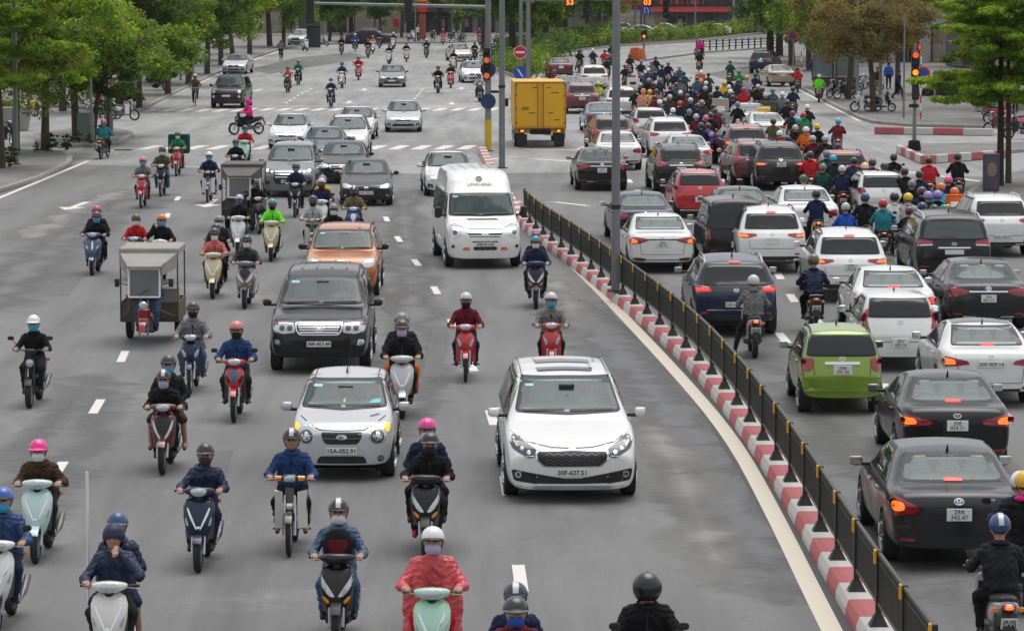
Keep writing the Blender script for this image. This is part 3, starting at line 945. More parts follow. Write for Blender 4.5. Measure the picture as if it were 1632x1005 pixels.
def st_van():
 S = dict(L=5.75, W=2.0, H=2.5, r=.36, ax=(.95, 4.55), rw=.84, crown=.05, bowf=.13, bowr=.04,
  top=[(0, .92), (.05, 1.04), (.3, 1.14), (.85, 1.30), (.92, 1.34), (1.45, 1.95), (1.62, 2.08), (1.9, 2.36), (2.15, 2.46), (2.6, 2.5), (5.2, 2.5), (5.6, 2.46), (5.72, 2.3), (5.75, 1.2)],
  belt=[(0, .80), (.2, 1.04), (.9, 1.24), (1.4, 1.28), (5.7, 1.3), (5.75, 1.1)], bot=[(0, .27), (.4, .24), (5.4, .28), (5.75, .33)],
  win=(1.12, 1.6, 5.2, 5.6), winz=(1.30, 1.88), pill=(1.95, 3.2, 4.4), seams=(1.02, 1.97, 3.2), mir=(1.30, 1.38))
 c = Car(S, 'minibus')
 c.windscreen(1.39, 1.88, .84, .775)
 c.sym('headlight', [(.60, .92), (.80, .78), (.92, .82), (.93, 1.08), (.86, 1.16), (.68, 1.10)], 'f', M_lens, smooth=1)
 for sx in (-1, 1):
  c.lens((sx * .78, .96), .06, 'f', M_lensd, name='headlight_bulb')
  c.lens((sx * .84, .60), .045, 'f', M_lensd)
  c.patch('turn_signal', [(sx * a, b) for a, b in [(.42, .58), (.58, .57), (.60, .50), (.40, .50)]], 'f', M_orange_r, off=.012, nr=2, n=20, smooth=1)
 c.patch('grille_frame', [(-.48, 1.02), (.48, 1.02), (.46, .82), (-.46, .82)], 'f', M_chrome, smooth=1)
 c.patch('grille', [(-.45, 1.0), (.45, 1.0), (.43, .84), (-.43, .84)], 'f', M_black, off=.014, smooth=1)
 for z in (.88, .96):
  c.strip('grille_bar', [(-.43, z), (.43, z)], .028, 'f', M_chrome, off=.02)
 c.patch('badge', [(.11 * math.cos(t), .93 + .045 * math.sin(t)) for t in np.linspace(0, 6.28, 16, endpoint=False)], 'f', M_chrome, off=.035, smooth=0, nr=2, n=16)
 c.patch('hood_vent', [(-.42, 1.275), (.42, 1.275), (.42, 1.245), (-.42, 1.245)], 'f', M_black, smooth=0, nr=2, n=24)
 c.patch('bumper_slot', [(-.36, .735), (.36, .735), (.33, .70), (-.33, .70)], 'f', M_black, smooth=1, nr=2)
 c.patch('air_intake', [(-.31, .59), (.31, .59), (.31, .50), (-.31, .50)], 'f', M_black, smooth=1)
 for x in (-.15, 0, .15):
  c.strip('grille_slat', [(x, .51), (x, .58)], .02, 'f', M_metal, off=.016)
 c.strip('panel_gap', [(-.90, 1.20), (-.66, 1.12), (-.5, 1.05), (.5, 1.05), (.66, 1.12), (.90, 1.20)], .012, 'f', M_dark, off=.002)
 e = c.hit(0, 2.26, 'f', .012)
 em = MB().lathe([(.001, .0), (.075, .0), (.085, -.012)], c=(0, 0, 0), axis='y', n=24).obj('roof_emblem', M_metal, c.root, False)
 em.location = e
 em.rotation_euler = (R(-42), 0, 0)
 lettering('LIMOUSINE', .13, M_metal, c.hit(0, 2.12, 'f', .02), (R(48), 0, 0), c.root, False)
 for x in (-.55, -.28, 0, .28, .55):
  c.strip('roof_rib', [(x, 2.5), (x, 5.3)], .045, 't', PB, off=.018)
 c.patch('inspection_sticker', [(-.73, 1.80), (-.60, 1.80), (-.60, 1.84), (-.73, 1.84)], 'f', M_sticker, off=.04, smooth=0, nr=2, n=16)
 c.plate(.655, 'f', '29B-411.62')
 finish(c, tint=M_tint, mirror=M_black, antenna=False)
 for sx in (-1, 1):
  MB().box((sx * 1.14, 1.25 - 2.87, 1.42), (.17, .10, .30), ch=.03).obj('towing_mirror', M_black, c.root, False)
 return c.root
M_orange_r = mat('orange_reflector', (.62, .15, .01), rough=.25, coat=1)
def st_innova():
 S = dict(L=4.73, W=1.83, H=1.79, r=.345, ax=(.92, 3.67), rw=.76, bowf=.2,
  top=[(0, .76), (.05, .86), (.25, .97), (1.0, 1.14), (1.1, 1.18), (1.85, 1.64), (2.3, 1.76), (3.2, 1.79), (4.3, 1.74), (4.45, 1.66), (4.66, 1.15), (4.73, 1.0)],
  belt=[(0, .72), (.3, .95), (1.1, 1.08), (4.6, 1.15), (4.73, 1.0)], win=(1.3, 1.95, 4.1, 4.55), winz=(1.13, 1.64), pill=(2.3, 3.2), seams=(1.2, 2.32, 3.25), mir=(1.5, 1.19))
 c = Car(S, 'minivan')
 c.windscreen(1.24, 1.66, .745, .62)
 c.sym('headlight', [(.46, .84), (.62, .80), (.84, .88), (.87, 1.02), (.70, .99), (.48, .93)], 'f', M_lensd, smooth=1)
 for sx in (-1, 1):
  c.lens((sx * .72, .92), .05, 'f', M_lamp, name='headlight_bulb')
  c.lens((sx * .56, .88), .035, 'f', M_lamp, name='headlight_bulb')
 c.patch('grille', [(-.46, .92), (.46, .92), (.52, .62), (.42, .46), (-.42, .46), (-.52, .62)], 'f', M_black, smooth=1)
 for z in (.88, .80, .70):
  c.strip('grille_bar', [(-.44, z), (.44, z)], .03, 'f', M_chrome, off=.02)
 c.sym('fog_lamp_recess', [(.62, .56), (.80, .60), (.80, .46), (.64, .44)], 'f', M_black)
 c.plate(.55, 'f', '')
 finish(c)
 return c.root
def st_everest():
 S = suv_S(L=4.9, W=1.88, H=1.84, hood=1.14, r=.39)
 S['top'] = [(0, .86), (.04, .98), (.15, 1.06), (1.15, 1.18), (1.25, 1.22), (1.7, 1.72), (2.0, 1.82), (3.2, 1.84), (4.55, 1.80), (4.7, 1.7), (4.85, 1.15), (4.9, .95)]
 S['belt'] = [(0, .8), (.15, 1.03), (1.2, 1.14), (4.7, 1.18), (4.9, .95)]
 S['win'], S['winz'] = (1.4, 1.8, 4.4, 4.7), (1.19, 1.68)
 c = Car(S, 'suv')
 c.windscreen(1.28, 1.70, .74, .66)
 c.patch('grille', [(-.66, 1.0), (.66, 1.0), (.62, .84), (-.62, .84)], 'f', M_black, smooth=1)
 for sx in (-1, 1):
  c.lens((sx * .72, .92), .10, 'f', M_lens, name='headlight')
  c.lens((sx * .72, .66), .07, 'f', M_lens)
 for x in np.linspace(-.5, .5, 9):
  c.strip('grille_slat', [(x, .86), (x, .98)], .02, 'f', M_metal, off=.02)
 c.patch('bumper_trim', [(-.80, .62), (.80, .62), (.76, .42), (-.76, .42)], 'f', M_black)
 c.plate(.70, 'f', '')
 r = MB()
 for sx in (-1, 1):
  r.tube([(sx * .60, -.75, 1.80), (sx * .60, -.70, 1.95), (sx * .60, 1.9, 1.95), (sx * .60, 1.95, 1.78)], .022, n=6)
 for y in np.linspace(-.65, 1.85, 7):
  r.tube([(-.60, y, 1.95), (.60, y, 1.95)], .018, n=6)
 r.obj('roof_rack', M_black, c.root, False)
 MB().tube([(-.4, -.72, 1.99), (.4, -.72, 1.99)], .045, n=8).obj('light_bar', M_black, c.root, False)
 finish(c, mirror=M_black, antenna=False)
 return c.root
def st_front(kind, **k):
 def f():
  c = Car(sedan_S(**k), 'sedan')
  front_sedan(c, kind)
  return c.root
 return f
def st_suvfront():
 c = Car(suv_S(rail=(2.1, 3.7)), 'suv')
 c.windscreen(1.18, 1.58, .74, .61)
 c.sym('headlight', [(.42, .80), (.62, .77), (.85, .86), (.86, .94), (.62, .90), (.44, .86)], 'f', M_lens, smooth=1)
 c.patch('grille', [(-.42, .88), (.42, .88), (.34, .60), (-.34, .60)], 'f', M_black, smooth=1)
 c.patch('air_intake', [(-.5, .5), (.5, .5), (.55, .36), (-.55, .36)], 'f', M_black, smooth=1)
 c.plate(.55, 'f', '')
 finish(c, rails='black', antenna=False)
 return c.root
# ------------------------------------------------------------------ cars seen from behind
def rs(key):
 if key == 'camry':        # long saloon, corner lamps
  c = Car(sedan_S(badge='toyota', L=4.85, W=1.83, H=1.47, deck=1.06, hmsl=1.13, refz=.42, badgez=.93, seamz=.52, chrome=1), 'sedan')
  rear_generic(c, [(.52, .78), (.88, .72), (.915, .88), (.90, .98), (.76, .97), (.53, .86)], '', .76, True, (1.12, 1.36, .66, .57), lit=[(.70, .81), (.86, .79), (.86, .92), (.72, .91)])
  lettering('Camry', .055, M_chrome, c.hit(-.40, .95, 'r', .01), (R(75), 0, R(180)), c.root, False)
 elif key == 'camry_new':
  c = Car(sedan_S(badge='toyota', L=4.88, W=1.84, H=1.46, deck=1.08, refz=.40, badgez=.95, seamz=.5, rw=.71), 'sedan')
  rear_generic(c, [(.42, .86), (.66, .78), (.90, .76), (.91, .96), (.72, .98), (.44, .92)], '', .74, True, (1.12, 1.36, .66, .56), chrome=(.42, .89), lip=(.42, .28))
  MB().box((0, 2.4, .34), (1.1, .05, .03)).obj('bumper_chrome', M_chrome, c.root, False)
 elif key == 'k3':         # slanted burning wedge lamps
  c = Car(sedan_S(badge='kia', L=4.56, W=1.78, H=1.44, deck=1.07, hmsl=1.10, refz=.38, badgez=.93, seamz=.46, rw=.69), 'sedan')
  rear_generic(c, [(.38, .80), (.62, .77), (.87, .75), (.90, .92), (.78, .94), (.42, .86)], '', .78, True, (1.10, 1.35, .63, .53), lit=[(.62, .80), (.84, .79), (.85, .90), (.66, .89)], lip=(.36, .26))
 elif key == 'k3roof':     # the same with a dark roof, wide single-row plate
  c = Car(sedan_S(badge='kia', L=4.56, W=1.78, H=1.44, deck=1.07, hmsl=1.10, refz=.38, badgez=.93, seamz=.46, rw=.69), 'sedan')
  rear_generic(c, [(.38, .80), (.62, .77), (.87, .75), (.90, .92), (.78, .94), (.42, .86)], '', .80, False, (1.10, 1.35, .63, .53), lit=[(.62, .80), (.84, .79), (.85, .90), (.66, .89)], lip=(.36, .26))
  c.patch('dark_roof_panel', [(-.52, 1.95), (.52, 1.95), (.54, 3.1), (-.54, 3.1)], 't', M_tint, off=.006)
 elif key == 'accent':
  c = Car(sedan_S(badge='h', L=4.44, W=1.73, H=1.46, deck=1.06, refz=.40, badgez=.96, seamz=.50), 'sedan')
  rear_generic(c, [(.36, .86), (.62, .78), (.85, .76), (.87, .92), (.72, .95), (.40, .91)], '', .78, True, (1.12, 1.36, .62, .55), lit=[(.64, .80), (.83, .79), (.84, .88), (.66, .88)])
  c.strip('dark_garnish', [(-.40, .885), (.40, .885)], .03, 'r', M_black, off=.012)
  c.sym('bumper_slot', [(.42, .40), (.76, .42), (.76, .34), (.44, .33)], 'r', M_black)
  c.strip('bumper_trim', [(-.42, .36), (.42, .36)], .02, 'r', M_black, off=.012)
 elif key == 'merc':
  c = Car(sedan_S(badge='star', L=4.9, W=1.85, H=1.46, deck=1.02, refz=.38, badgez=.93, seamz=.50, chrome=1, rw=.70), 'sedan')
  rear_generic(c, [(.50, .74), (.72, .68), (.89, .72), (.90, .86), (.78, .90), (.54, .84)], '', .72, False, (1.10, 1.35, .66, .56), lit=None, lip=(.40, .28))
 elif key == 'plain':
  c = Car(sedan_S(L=4.6, W=1.77, H=1.45, deck=1.05, refz=.40, badgez=.93, seamz=.50), 'sedan')
  rear_generic(c, [(.46, .82), (.66, .76), (.86, .76), (.88, .93), (.72, .95), (.48, .90)], '', .76, True, (1.10, 1.35, .63, .55), lit=[(.68, .80), (.84, .79), (.84, .88), (.70, .88)])
 elif key == 'cx5':
  S = suv_S(hmsl=1.575, refz=.52, badgez=1.02, seamz=.66, rails='black', rail=(2.1, 3.7))
  c = Car(S, 'suv')
  rear_generic(c, [(.38, 1.00), (.62, .93), (.88, .94), (.90, 1.06), (.70, 1.05), (.42, 1.04)], '', .86, True, (1.17, 1.50, .68, .60), lit=[(.60, .96), (.86, .965), (.86, 1.03), (.64, 1.02)], tint=M_tint, wiper=True, lip=(.46, .32))
 elif key == 'crv':
  S = suv_S(badge='h', refz=.46, badgez=1.04, seamz=.62, rails='black', rail=(2.1, 3.7), W=1.85)
  c = Car(S, 'suv')
  rear_generic(c, [(.40, 1.02), (.66, .96), (.72, .94), (.86, .95), (.80, 1.14), (.73, 1.40), (.68, 1.40), (.70, 1.08)], '', .84, True, (1.14, 1.50, .63, .58), lit=None, tint=M_tint, wiper=True, chrome=(.42, .99), lip=(.46, .32))
 elif key == 'tucson':
  S = suv_S(badge='h', H=1.66, refz=.46, badgez=1.02, seamz=.60, rails='chrome', rail=(2.1, 3.7), W=1.84)
  c = Car(S, 'suv')
  rear_generic(c, [(.46, 1.00), (.64, .92), (.87, .93), (.89, 1.08), (.72, 1.09), (.50, 1.06)], '', .56, False, (1.15, 1.48, .66, .58), lit=None, tint=M_tint, wiper=True, lip=(.42, .32))
 elif key == 'p5008':
  S = suv_S(L=4.65, H=1.65, refz=.52, badgez=1.0, seamz=.58, rails='chrome', rail=(2.0, 3.9), W=1.85, hmsl=1.57)
  c = Car(S, 'suv')
  rear_generic(c, [(.50, .96), (.88, .94), (.90, 1.08), (.80, 1.10), (.54, 1.06)], '', .70, False, (1.12, 1.50, .70, .62), lit=[(.56, .99), (.86, .985), (.86, 1.05), (.58, 1.04)], tint=M_tint, wiper=True, lip=(.48, .34))
  c.strip('bumper_chrome', [(-.62, .585), (.62, .585)], .02, 'r', M_chrome, off=.016)
  c.strip('dark_garnish', [(-.52, 1.02), (.52, 1.02)], .10, 'r', M_black, off=.006)
 elif key == 'sportage':
  S = suv_S(badge='kia', H=1.70, refz=.50, badgez=1.10, seamz=.60, rails='black', rail=(2.1, 3.7), W=1.86)
  c = Car(S, 'suv')
  rear_generic(c, [(.46, .94), (.66, .89), (.89, .90), (.90, 1.02), (.70, 1.02), (.48, 1.0)], '', .94, True, (1.15, 1.52, .68, .60), lit=[(.56, .93), (.86, .93), (.86, .99), (.58, .98)], tint=M_tint, wiper=True, lip=(.50, .36))
 elif key == 'gsedona':
  S = dict(L=5.1, W=1.985, H=1.76, r=.365, ax=(.98, 4.03), badge='kia', rw=.76, refz=.46, badgez=1.02, seamz=.56,
   top=[(0, .70), (.2, .90), (1.2, 1.14), (2.05, 1.62), (2.5, 1.73), (3.4, 1.76), (4.6, 1.72), (4.82, 1.64), (4.98, 1.18), (5.06, 1.05), (5.1, .9)],
   belt=[(0, .64), (.3, .90), (1.2, 1.05), (4.95, 1.12), (5.1, .95)], win=(1.45, 2.1, 4.55, 4.92), winz=(1.10, 1.62), pill=(2.5, 3.6), seams=(1.35, 2.52, 3.7), mir=(1.62, 1.16), rail=(2.3, 4.6), rails='chrome')
  c = Car(S, 'minivan')
  rear_generic(c, [(.52, .98), (.92, .96), (.92, 1.10), (.86, 1.13), (.54, 1.10)], '', .82, False, (1.15, 1.56, .76, .66), lit=None, tint=M_tint2, chrome=(.40, .93), wiper=True)
  for sx in (-1, 1):
   c.strip('lamp_band', [(sx * .54, 1.0), (sx * .90, .985)], .035, 'r', M_lens, off=.02)
 elif key == 'blackvan':
  S = dict(L=4.3, W=1.70, H=1.82, r=.31, ax=(.7, 3.4), rw=.82, refz=.5, seamz=.60, bowr=.05,
   top=[(0, .8), (.2, .95), (.9, 1.1), (1.4, 1.66), (1.8, 1.80), (4.0, 1.82), (4.15, 1.76), (4.27, 1.1), (4.3, .9)],
   belt=[(0, .7), (.3, .9), (.9, 1.05), (4.2, 1.1), (4.3, .9)], win=(1.1, 1.5, 3.9, 4.15), winz=(1.12, 1.68), pill=(1.8, 2.8), seams=(1.0, 1.82, 2.85), mir=(1.2, 1.16))
  c = Car(S, 'minivan')
  rear_generic(c, [(.70, .78), (.82, .78), (.82, 1.05), (.72, 1.05)], '', .66, True, (1.08, 1.66, .68, .64), tint=M_tint)
  c.patch('window_sticker', [(.20, 1.40), (.26, 1.46), (.23, 1.52), (.17, 1.47)], 'r', M_red, off=.014, smooth=1, nr=2, n=16)
 elif key == 'matiz':
  S = dict(L=3.5, W=1.50, H=1.49, r=.275, ax=(.62, 2.96), rw=.76, refz=.4, badgez=.985, seamz=.60, lidz=.88,
   top=[(0, .6), (.2, .78), (.75, .95), (1.45, 1.40), (1.8, 1.48), (2.6, 1.49), (3.05, 1.46), (3.18, 1.40), (3.36, 1.06), (3.42, .95), (3.5, .66)],
   belt=[(0, .56), (.3, .78), (.8, .92), (3.3, .98), (3.45, .7), (3.5, .62)], win=(.95, 1.5, 2.75, 3.2), winz=(.95, 1.36), pill=(1.9, 2.7), seams=(.9, 1.92, 2.75), mir=(1.1, 1.0), handle=.86, rail=(1.75, 2.95), rails='black')
  c = Car(S, 'hatchback')
  rear_generic(c, [(.49, .90), (.55, .78), (.70, .76), (.735, .90), (.72, 1.0), (.50, .99)], '', .80, True, (1.05, 1.36, .60, .53), tint=M_tint, reflect=False)
  for sx in (-1, 1):
   c.lens((sx * .63, .90), .055, 'r', M_red, name='tail_lamp_ring')
   c.lens((sx * .63, .90), .028, 'r', M_rim, name='reverse_lamp')
  c.strip('chrome_strip', [(-.31, .915), (.31, .915)], .05, 'r', M_chrome, off=.02)
  c.patch('bumper', [(-.70, .66), (.70, .66), (.70, .42), (-.70, .42)], 'r', PB, off=.03, smooth=2)
  MB().tube([(-.48, 1.66, .28), (-.48, 1.78, .28)], .03, n=10).obj('exhaust', M_metal, c.root, False)
 elif key == 'hatch':
  S = dict(L=3.75, W=1.67, H=1.49, badge='h', r=.30, ax=(.68, 3.12), rw=.75, refz=.4, badgez=.96, seamz=.58, rails='black', rail=(1.8, 3.1),
   top=[(0, .6), (.2, .78), (.85, .97), (1.6, 1.42), (1.9, 1.48), (2.8, 1.49), (3.25, 1.45), (3.38, 1.38), (3.6, 1.03), (3.7, .9), (3.75, .7)],
   belt=[(0, .56), (.3, .78), (.9, .93), (3.5, 1.02), (3.7, .8), (3.75, .66)], win=(1.05, 1.65, 2.95, 3.4), winz=(.97, 1.37), pill=(2.0, 2.8), seams=(1.0, 2.02, 2.85), mir=(1.22, 1.02))
  c = Car(S, 'hatchback')
  rear_generic(c, [(.54, .90), (.64, .82), (.80, .82), (.82, .98), (.76, 1.06), (.60, 1.02)], '', .60, True, (1.06, 1.37, .62, .55), tint=M_tint, wiper=True)
 elif key == 'morning_r':
  S = dict(L=3.6, W=1.60, H=1.49, badge='kia', r=.285, ax=(.66, 3.04), rw=.76, refz=.36, badgez=.985, seamz=.60,
   top=[(0, .6), (.2, .78), (.85, .97), (1.6, 1.42), (1.9, 1.48), (2.8, 1.49), (3.15, 1.46), (3.28, 1.38), (3.45, 1.08), (3.55, .9), (3.6, .66)],
   belt=[(0, .56), (.3, .78), (.9, .93), (3.4, 1.02), (3.55, .8), (3.6, .62)], win=(1.05, 1.6, 2.8, 3.25), winz=(.97, 1.37), pill=(1.95, 2.7), seams=(1.0, 1.97, 2.75), mir=(1.2, 1.02))
  c = Car(S, 'hatchback')
  rear_generic(c, [(.60, .84), (.70, .80), (.765, .92), (.75, 1.10), (.64, 1.22), (.58, 1.20), (.64, 1.02)], '', .58, True, (1.08, 1.39, .60, .54), tint=M_tint, reflect=False)
 elif key == 'soluto':
  return rs('plain')
 return c.root
M_tint2 = mat('clear_tinted_glass', (.055, .068, .068), rough=.05, spec=.5, coat=.3, noise=.2, nscale=1.5)
STY = {'mpv': st_mpv, 'morning': st_morning, 'lc': st_lc, 'soul': st_soul, 'van': st_van, 'innova': st_innova, 'everest': st_everest,
  'f_mazda': st_front('wing', L=4.5, W=1.755, H=1.46), 'f_city': st_front('bar', L=4.43, W=1.695, H=1.475), 'f_accord': st_front('wide', L=4.8, W=1.82, H=1.46), 'f_civic': st_front('bar', L=4.5, W=1.755, H=1.45, hood=.90), 'f_suv': st_suvfront}
def proto(k):
 if k not in PROTO:
  PROTO[k] = STY[k]() if k in STY else rs(k)
 return PROTO[k]
_platechild = lambda o: [c for c in o.children if c.name.startswith('number_plate')]
def car(style, px, py, col, label, cat='car', group=None, plate=None, yaw=0.0, lit='red', extra=None, name=None):
 """px,py: pixel where the end we see stands on the road (middle between the two near tyres)"""
 p = proto(style)
 fr = style in STY
 ax = SPEC_AX(style)
 g = at(px, py)
 a = ax[0] if fr else ax[1]
 off = a                                   # distance of the near axle from the car's middle, car frame (+ = rear)
 rz = R(yaw) if fr else R(180 + yaw)
 c, s_ = math.cos(rz), math.sin(rz)
 loc = Vector((g.x - (-s_) * off, g.y - c * off, 0))
 sw = {'car_paint': paint(col)}
 if not fr:
  sw['brake_lamp_lit'] = {'red': M_red_lit, 'orange': M_orange_lit, 'off': M_red}[lit]
  if lit == 'off':
   sw['red_lamp_lit'] = M_red
 if extra:
  sw.update(extra)
 o = inst(p, loc, rz, swap=sw)
 tag(o, label, cat, group)
 if plate:
  for pl_ in _platechild(o):
   two = '\n' in plate
   lettering(plate, .085 if two else .098, M_ink, (0, (-1 if fr else 1) * .0105, 0), (R(90), 0, 0 if fr else R(180)), pl_)
 return o
_AX = {}
def SPEC_AX(style):
 """near axle offset from the middle, read from the prototype's wheels"""
 if style not in _AX:
  ys = [ch.location.y for ch in KIDS[proto(style).name_full] if ch.name.startswith('wheel')]
  _AX[style] = (min(ys), max(ys))
 return _AX[style]
# ------------------------------------------------------------------ people: one continuous surface per pose (smooth union of limbs, surface nets)
def surface_nets(f, org, h):
 s = f < 0
 nx, ny, nz = f.shape
 corners = [(0, 0, 0), (1, 0, 0), (0, 1, 0), (1, 1, 0), (0, 0, 1), (1, 0, 1), (0, 1, 1), (1, 1, 1)]
 cnt = np.zeros((nx - 1, ny - 1, nz - 1), np.int8)
 for a, b, c in corners:
  cnt += s[a:nx - 1 + a, b:ny - 1 + b, c:nz - 1 + c]
 act = (cnt > 0) & (cnt < 8)
 idx = -np.ones(act.shape, int)
 ii = np.argwhere(act)
 idx[act] = np.arange(len(ii))
 acc = np.zeros((len(ii), 3))
 num = np.zeros(len(ii))
 for k, ca in enumerate(corners):
  for ax in range(3):
   if ca[ax]:
    continue
   cb = list(ca)
   cb[ax] = 1
   fa = f[ii[:, 0] + ca[0], ii[:, 1] + ca[1], ii[:, 2] + ca[2]]
   fb = f[ii[:, 0] + cb[0], ii[:, 1] + cb[1], ii[:, 2] + cb[2]]
   m = (fa < 0) != (fb < 0)
   t = np.where(m, fa / np.where(m, fa - fb, 1), 0)
   p = np.tile(np.array(ca, float), (len(ii), 1))
   p[:, ax] = t
   acc[m] += p[m]
   num[m] += 1
 v = (ii + acc / num[:, None]) * h + org
 quads = []
 for ax in range(3):
  a1, a2 = [(1, 2), (2, 0), (0, 1)][ax]
  sl0 = [slice(None)] * 3
  sl1 = [slice(None)] * 3
  sl0[ax], sl1[ax] = slice(0, -1), slice(1, None)
  e = s[tuple(sl0)] != s[tuple(sl1)]
  inn = s[tuple(sl0)]
  for b in (a1, a2):
   sl = [slice(None)] * 3
   sl[b] = slice(1, -1)
   e, inn = e[tuple(sl)], inn[tuple(sl)]
  pts = np.argwhere(e)
  fl = inn[e]
  pts[:, a1] += 1
  pts[:, a2] += 1
  q = []
  for o1, o2 in ((-1, -1), (0, -1), (0, 0), (-1, 0)):
   r = pts.copy()
   r[:, a1] += o1
   r[:, a2] += o2
   q.append(idx[r[:, 0], r[:, 1], r[:, 2]])
  q = np.stack(q, 1)
  q[~fl] = q[~fl][:, ::-1]
  quads.append(q)
 return v, np.vstack(quads)
SKIN, TOP, LEG, SHOE, HAIR, EYE = range(6)
def body_mesh(prims, h=.0125, name='person'):
 """prims: (a, b, ra, rb, label, k)"""
 A = np.array([p[0] for p in prims], float)
 B = np.array([p[1] for p in prims], float)
 rm = np.array([max(p[2], p[3]) for p in prims])
 lo = np.minimum(A, B).min(0) - rm.max() - .05
 hi = np.maximum(A, B).max(0) + rm.max() + .05
 n = np.ceil((hi - lo) / h).astype(int) + 1
 f = np.full(n, 9.0, np.float32)
 best = np.full(n, 9.0, np.float32)
 lab = np.zeros(n, np.int8)
 for a, b, ra, rb, lb, k in prims:
  a, b = np.array(a, float), np.array(b, float)
  mg = max(ra, rb) + .07
  i0 = np.maximum(((np.minimum(a, b) - mg - lo) / h).astype(int), 0)
  i1 = np.minimum(((np.maximum(a, b) + mg - lo) / h).astype(int) + 2, n)
  sl = tuple(slice(x, y) for x, y in zip(i0, i1))
  g = np.stack(np.meshgrid(*[np.arange(x, y) * h + l for x, y, l in zip(i0, i1, lo)], indexing='ij'), -1)
  ba = b - a
  L2 = max(1e-9, (ba ** 2).sum())
  t = np.clip(((g - a) @ ba) / L2, 0, 1)
  d = np.sqrt(((g - a - t[..., None] * ba) ** 2).sum(-1)) - (ra + (rb - ra) * t)
  old = f[sl]
  if k > 0:
   q = np.clip(.5 + .5 * (old - d) / k, 0, 1)
   f[sl] = old * (1 - q) + d * q - k * q * (1 - q)
  else:
   f[sl] = np.minimum(old, d)
  m = d < best[sl]
  best[sl] = np.where(m, d, best[sl])
  lab[sl] = np.where(m, lb, lab[sl])
 v, q = surface_nets(f, lo, h)
 # cloth folds: low displacement on clothing only
 ix = np.clip(np.round((v - lo) / h).astype(int), 0, n - 1)
 vl = lab[ix[:, 0], ix[:, 1], ix[:, 2]]
 me = bpy.data.meshes.new(name)
 me.from_pydata(v.tolist(), [], q.tolist())
 me.update()
 no = np.empty(len(v) * 3)
 me.vertices.foreach_get('normal', no)
 no = no.reshape(-1, 3)
 w = np.sin(v[:, 2] * 46 + 6 * np.sin(v[:, 0] * 13) + 4 * np.sin(v[:, 1] * 17)) * np.sin(v[:, 0] * 23 + v[:, 2] * 11 + 5 * np.sin(v[:, 1] * 9))
 amp = np.where(vl == TOP, .009, np.where(vl == LEG, .007, 0))
 w = w + .6 * np.sin(v[:, 2] * 90 + 9 * np.sin(v[:, 0] * 21 + 3 * np.sin(v[:, 1] * 14))) * np.sin(v[:, 0] * 40 + v[:, 1] * 33)
 v = v + no * (w * amp)[:, None]
 me.vertices.foreach_set('co', v.reshape(-1))
 fl = vl[q[:, 0]]
 for k in (1, 2, 3):
  fl = np.where((vl[q[:, k]] == fl) | (np.arange(len(q)) % 4 != k), fl, fl)
 for m in (M_skin, PTOP, PLEG, M_skirt, M_hair, M_eye):
  me.materials.append(m)
 me.polygons.foreach_set('material_index', fl.astype(int))
 me.shade_smooth()
 me.update()
 return me
PTOP = mat('jacket_cloth', (.1, .1, .1))
PLEG = mat('trouser_cloth', (.1, .1, .1))
PHEL = mat('helmet_shell', (.1, .1, .1), rough=.2, coat=1, noise=.05)
PMASK = mat('mask_cloth', (.1, .1, .1), rough=.8)
PBAND = mat('helmet_band', (.1, .1, .1), rough=.25, coat=.6, noise=.03)
def hand(P, c, side, grip=True, fwd=-1):
 """palm and five fingers; grip: closed round a bar along x at c"""
 x, y, z = c
 s = side
 if grip:
  P.append(((x - .03, y + .035, z + .022), (x + .03, y + .035, z + .022), .023, .023, SKIN, .01))
  P.append(((x - .02, y + .0, z + .032), (x + .03, y + .0, z + .032), .016, .016, SKIN, .01))
  for i, ln in enumerate((.9, 1.0, .95, .8)):
   fx = x + s * (-.036 + .0235 * i)
   k = (fx, y - .012, z + .030)
   m = (fx, y - .040 * ln - .004, z + .010)
   e = (fx, y - .030 * ln, z - .022)
   P.append((k, m, .0115, .0105, SKIN, .004))
   P.append((m, e, .0105, .0095, SKIN, .004))
  t0, t1, t2 = (x - s * .04, y + .03, z + .01), (x - s * .052, y - .002, z - .012), (x - s * .046, y - .03, z - .018)
  P.append((t0, t1, .0135, .012, SKIN, .006))
  P.append((t1, t2, .012, .010, SKIN, .004))
 else:                                       # relaxed: fingers forward and down, slightly curled
  P.append(((x, y, z), (x, y + fwd * .05, z - .02), .034, .030, SKIN, .01))
  for i, ln in enumerate((.85, 1.0, .95, .75)):
   fx = x + s * (-.03 + .020 * i)
   k = (fx, y + fwd * .06, z - .022)
   m = (fx, y + fwd * (.06 + .04 * ln), z - .035)
   e = (fx, y + fwd * (.06 + .055 * ln), z - .062 * ln - .01)
   P.append((k, m, .0115, .0105, SKIN, .004))
   P.append((m, e, .0105, .0095, SKIN, .004))
  P.append(((x - s * .03, y, z), (x - s * .055, y + fwd * .045, z - .025), .0135, .010, SKIN, .006))
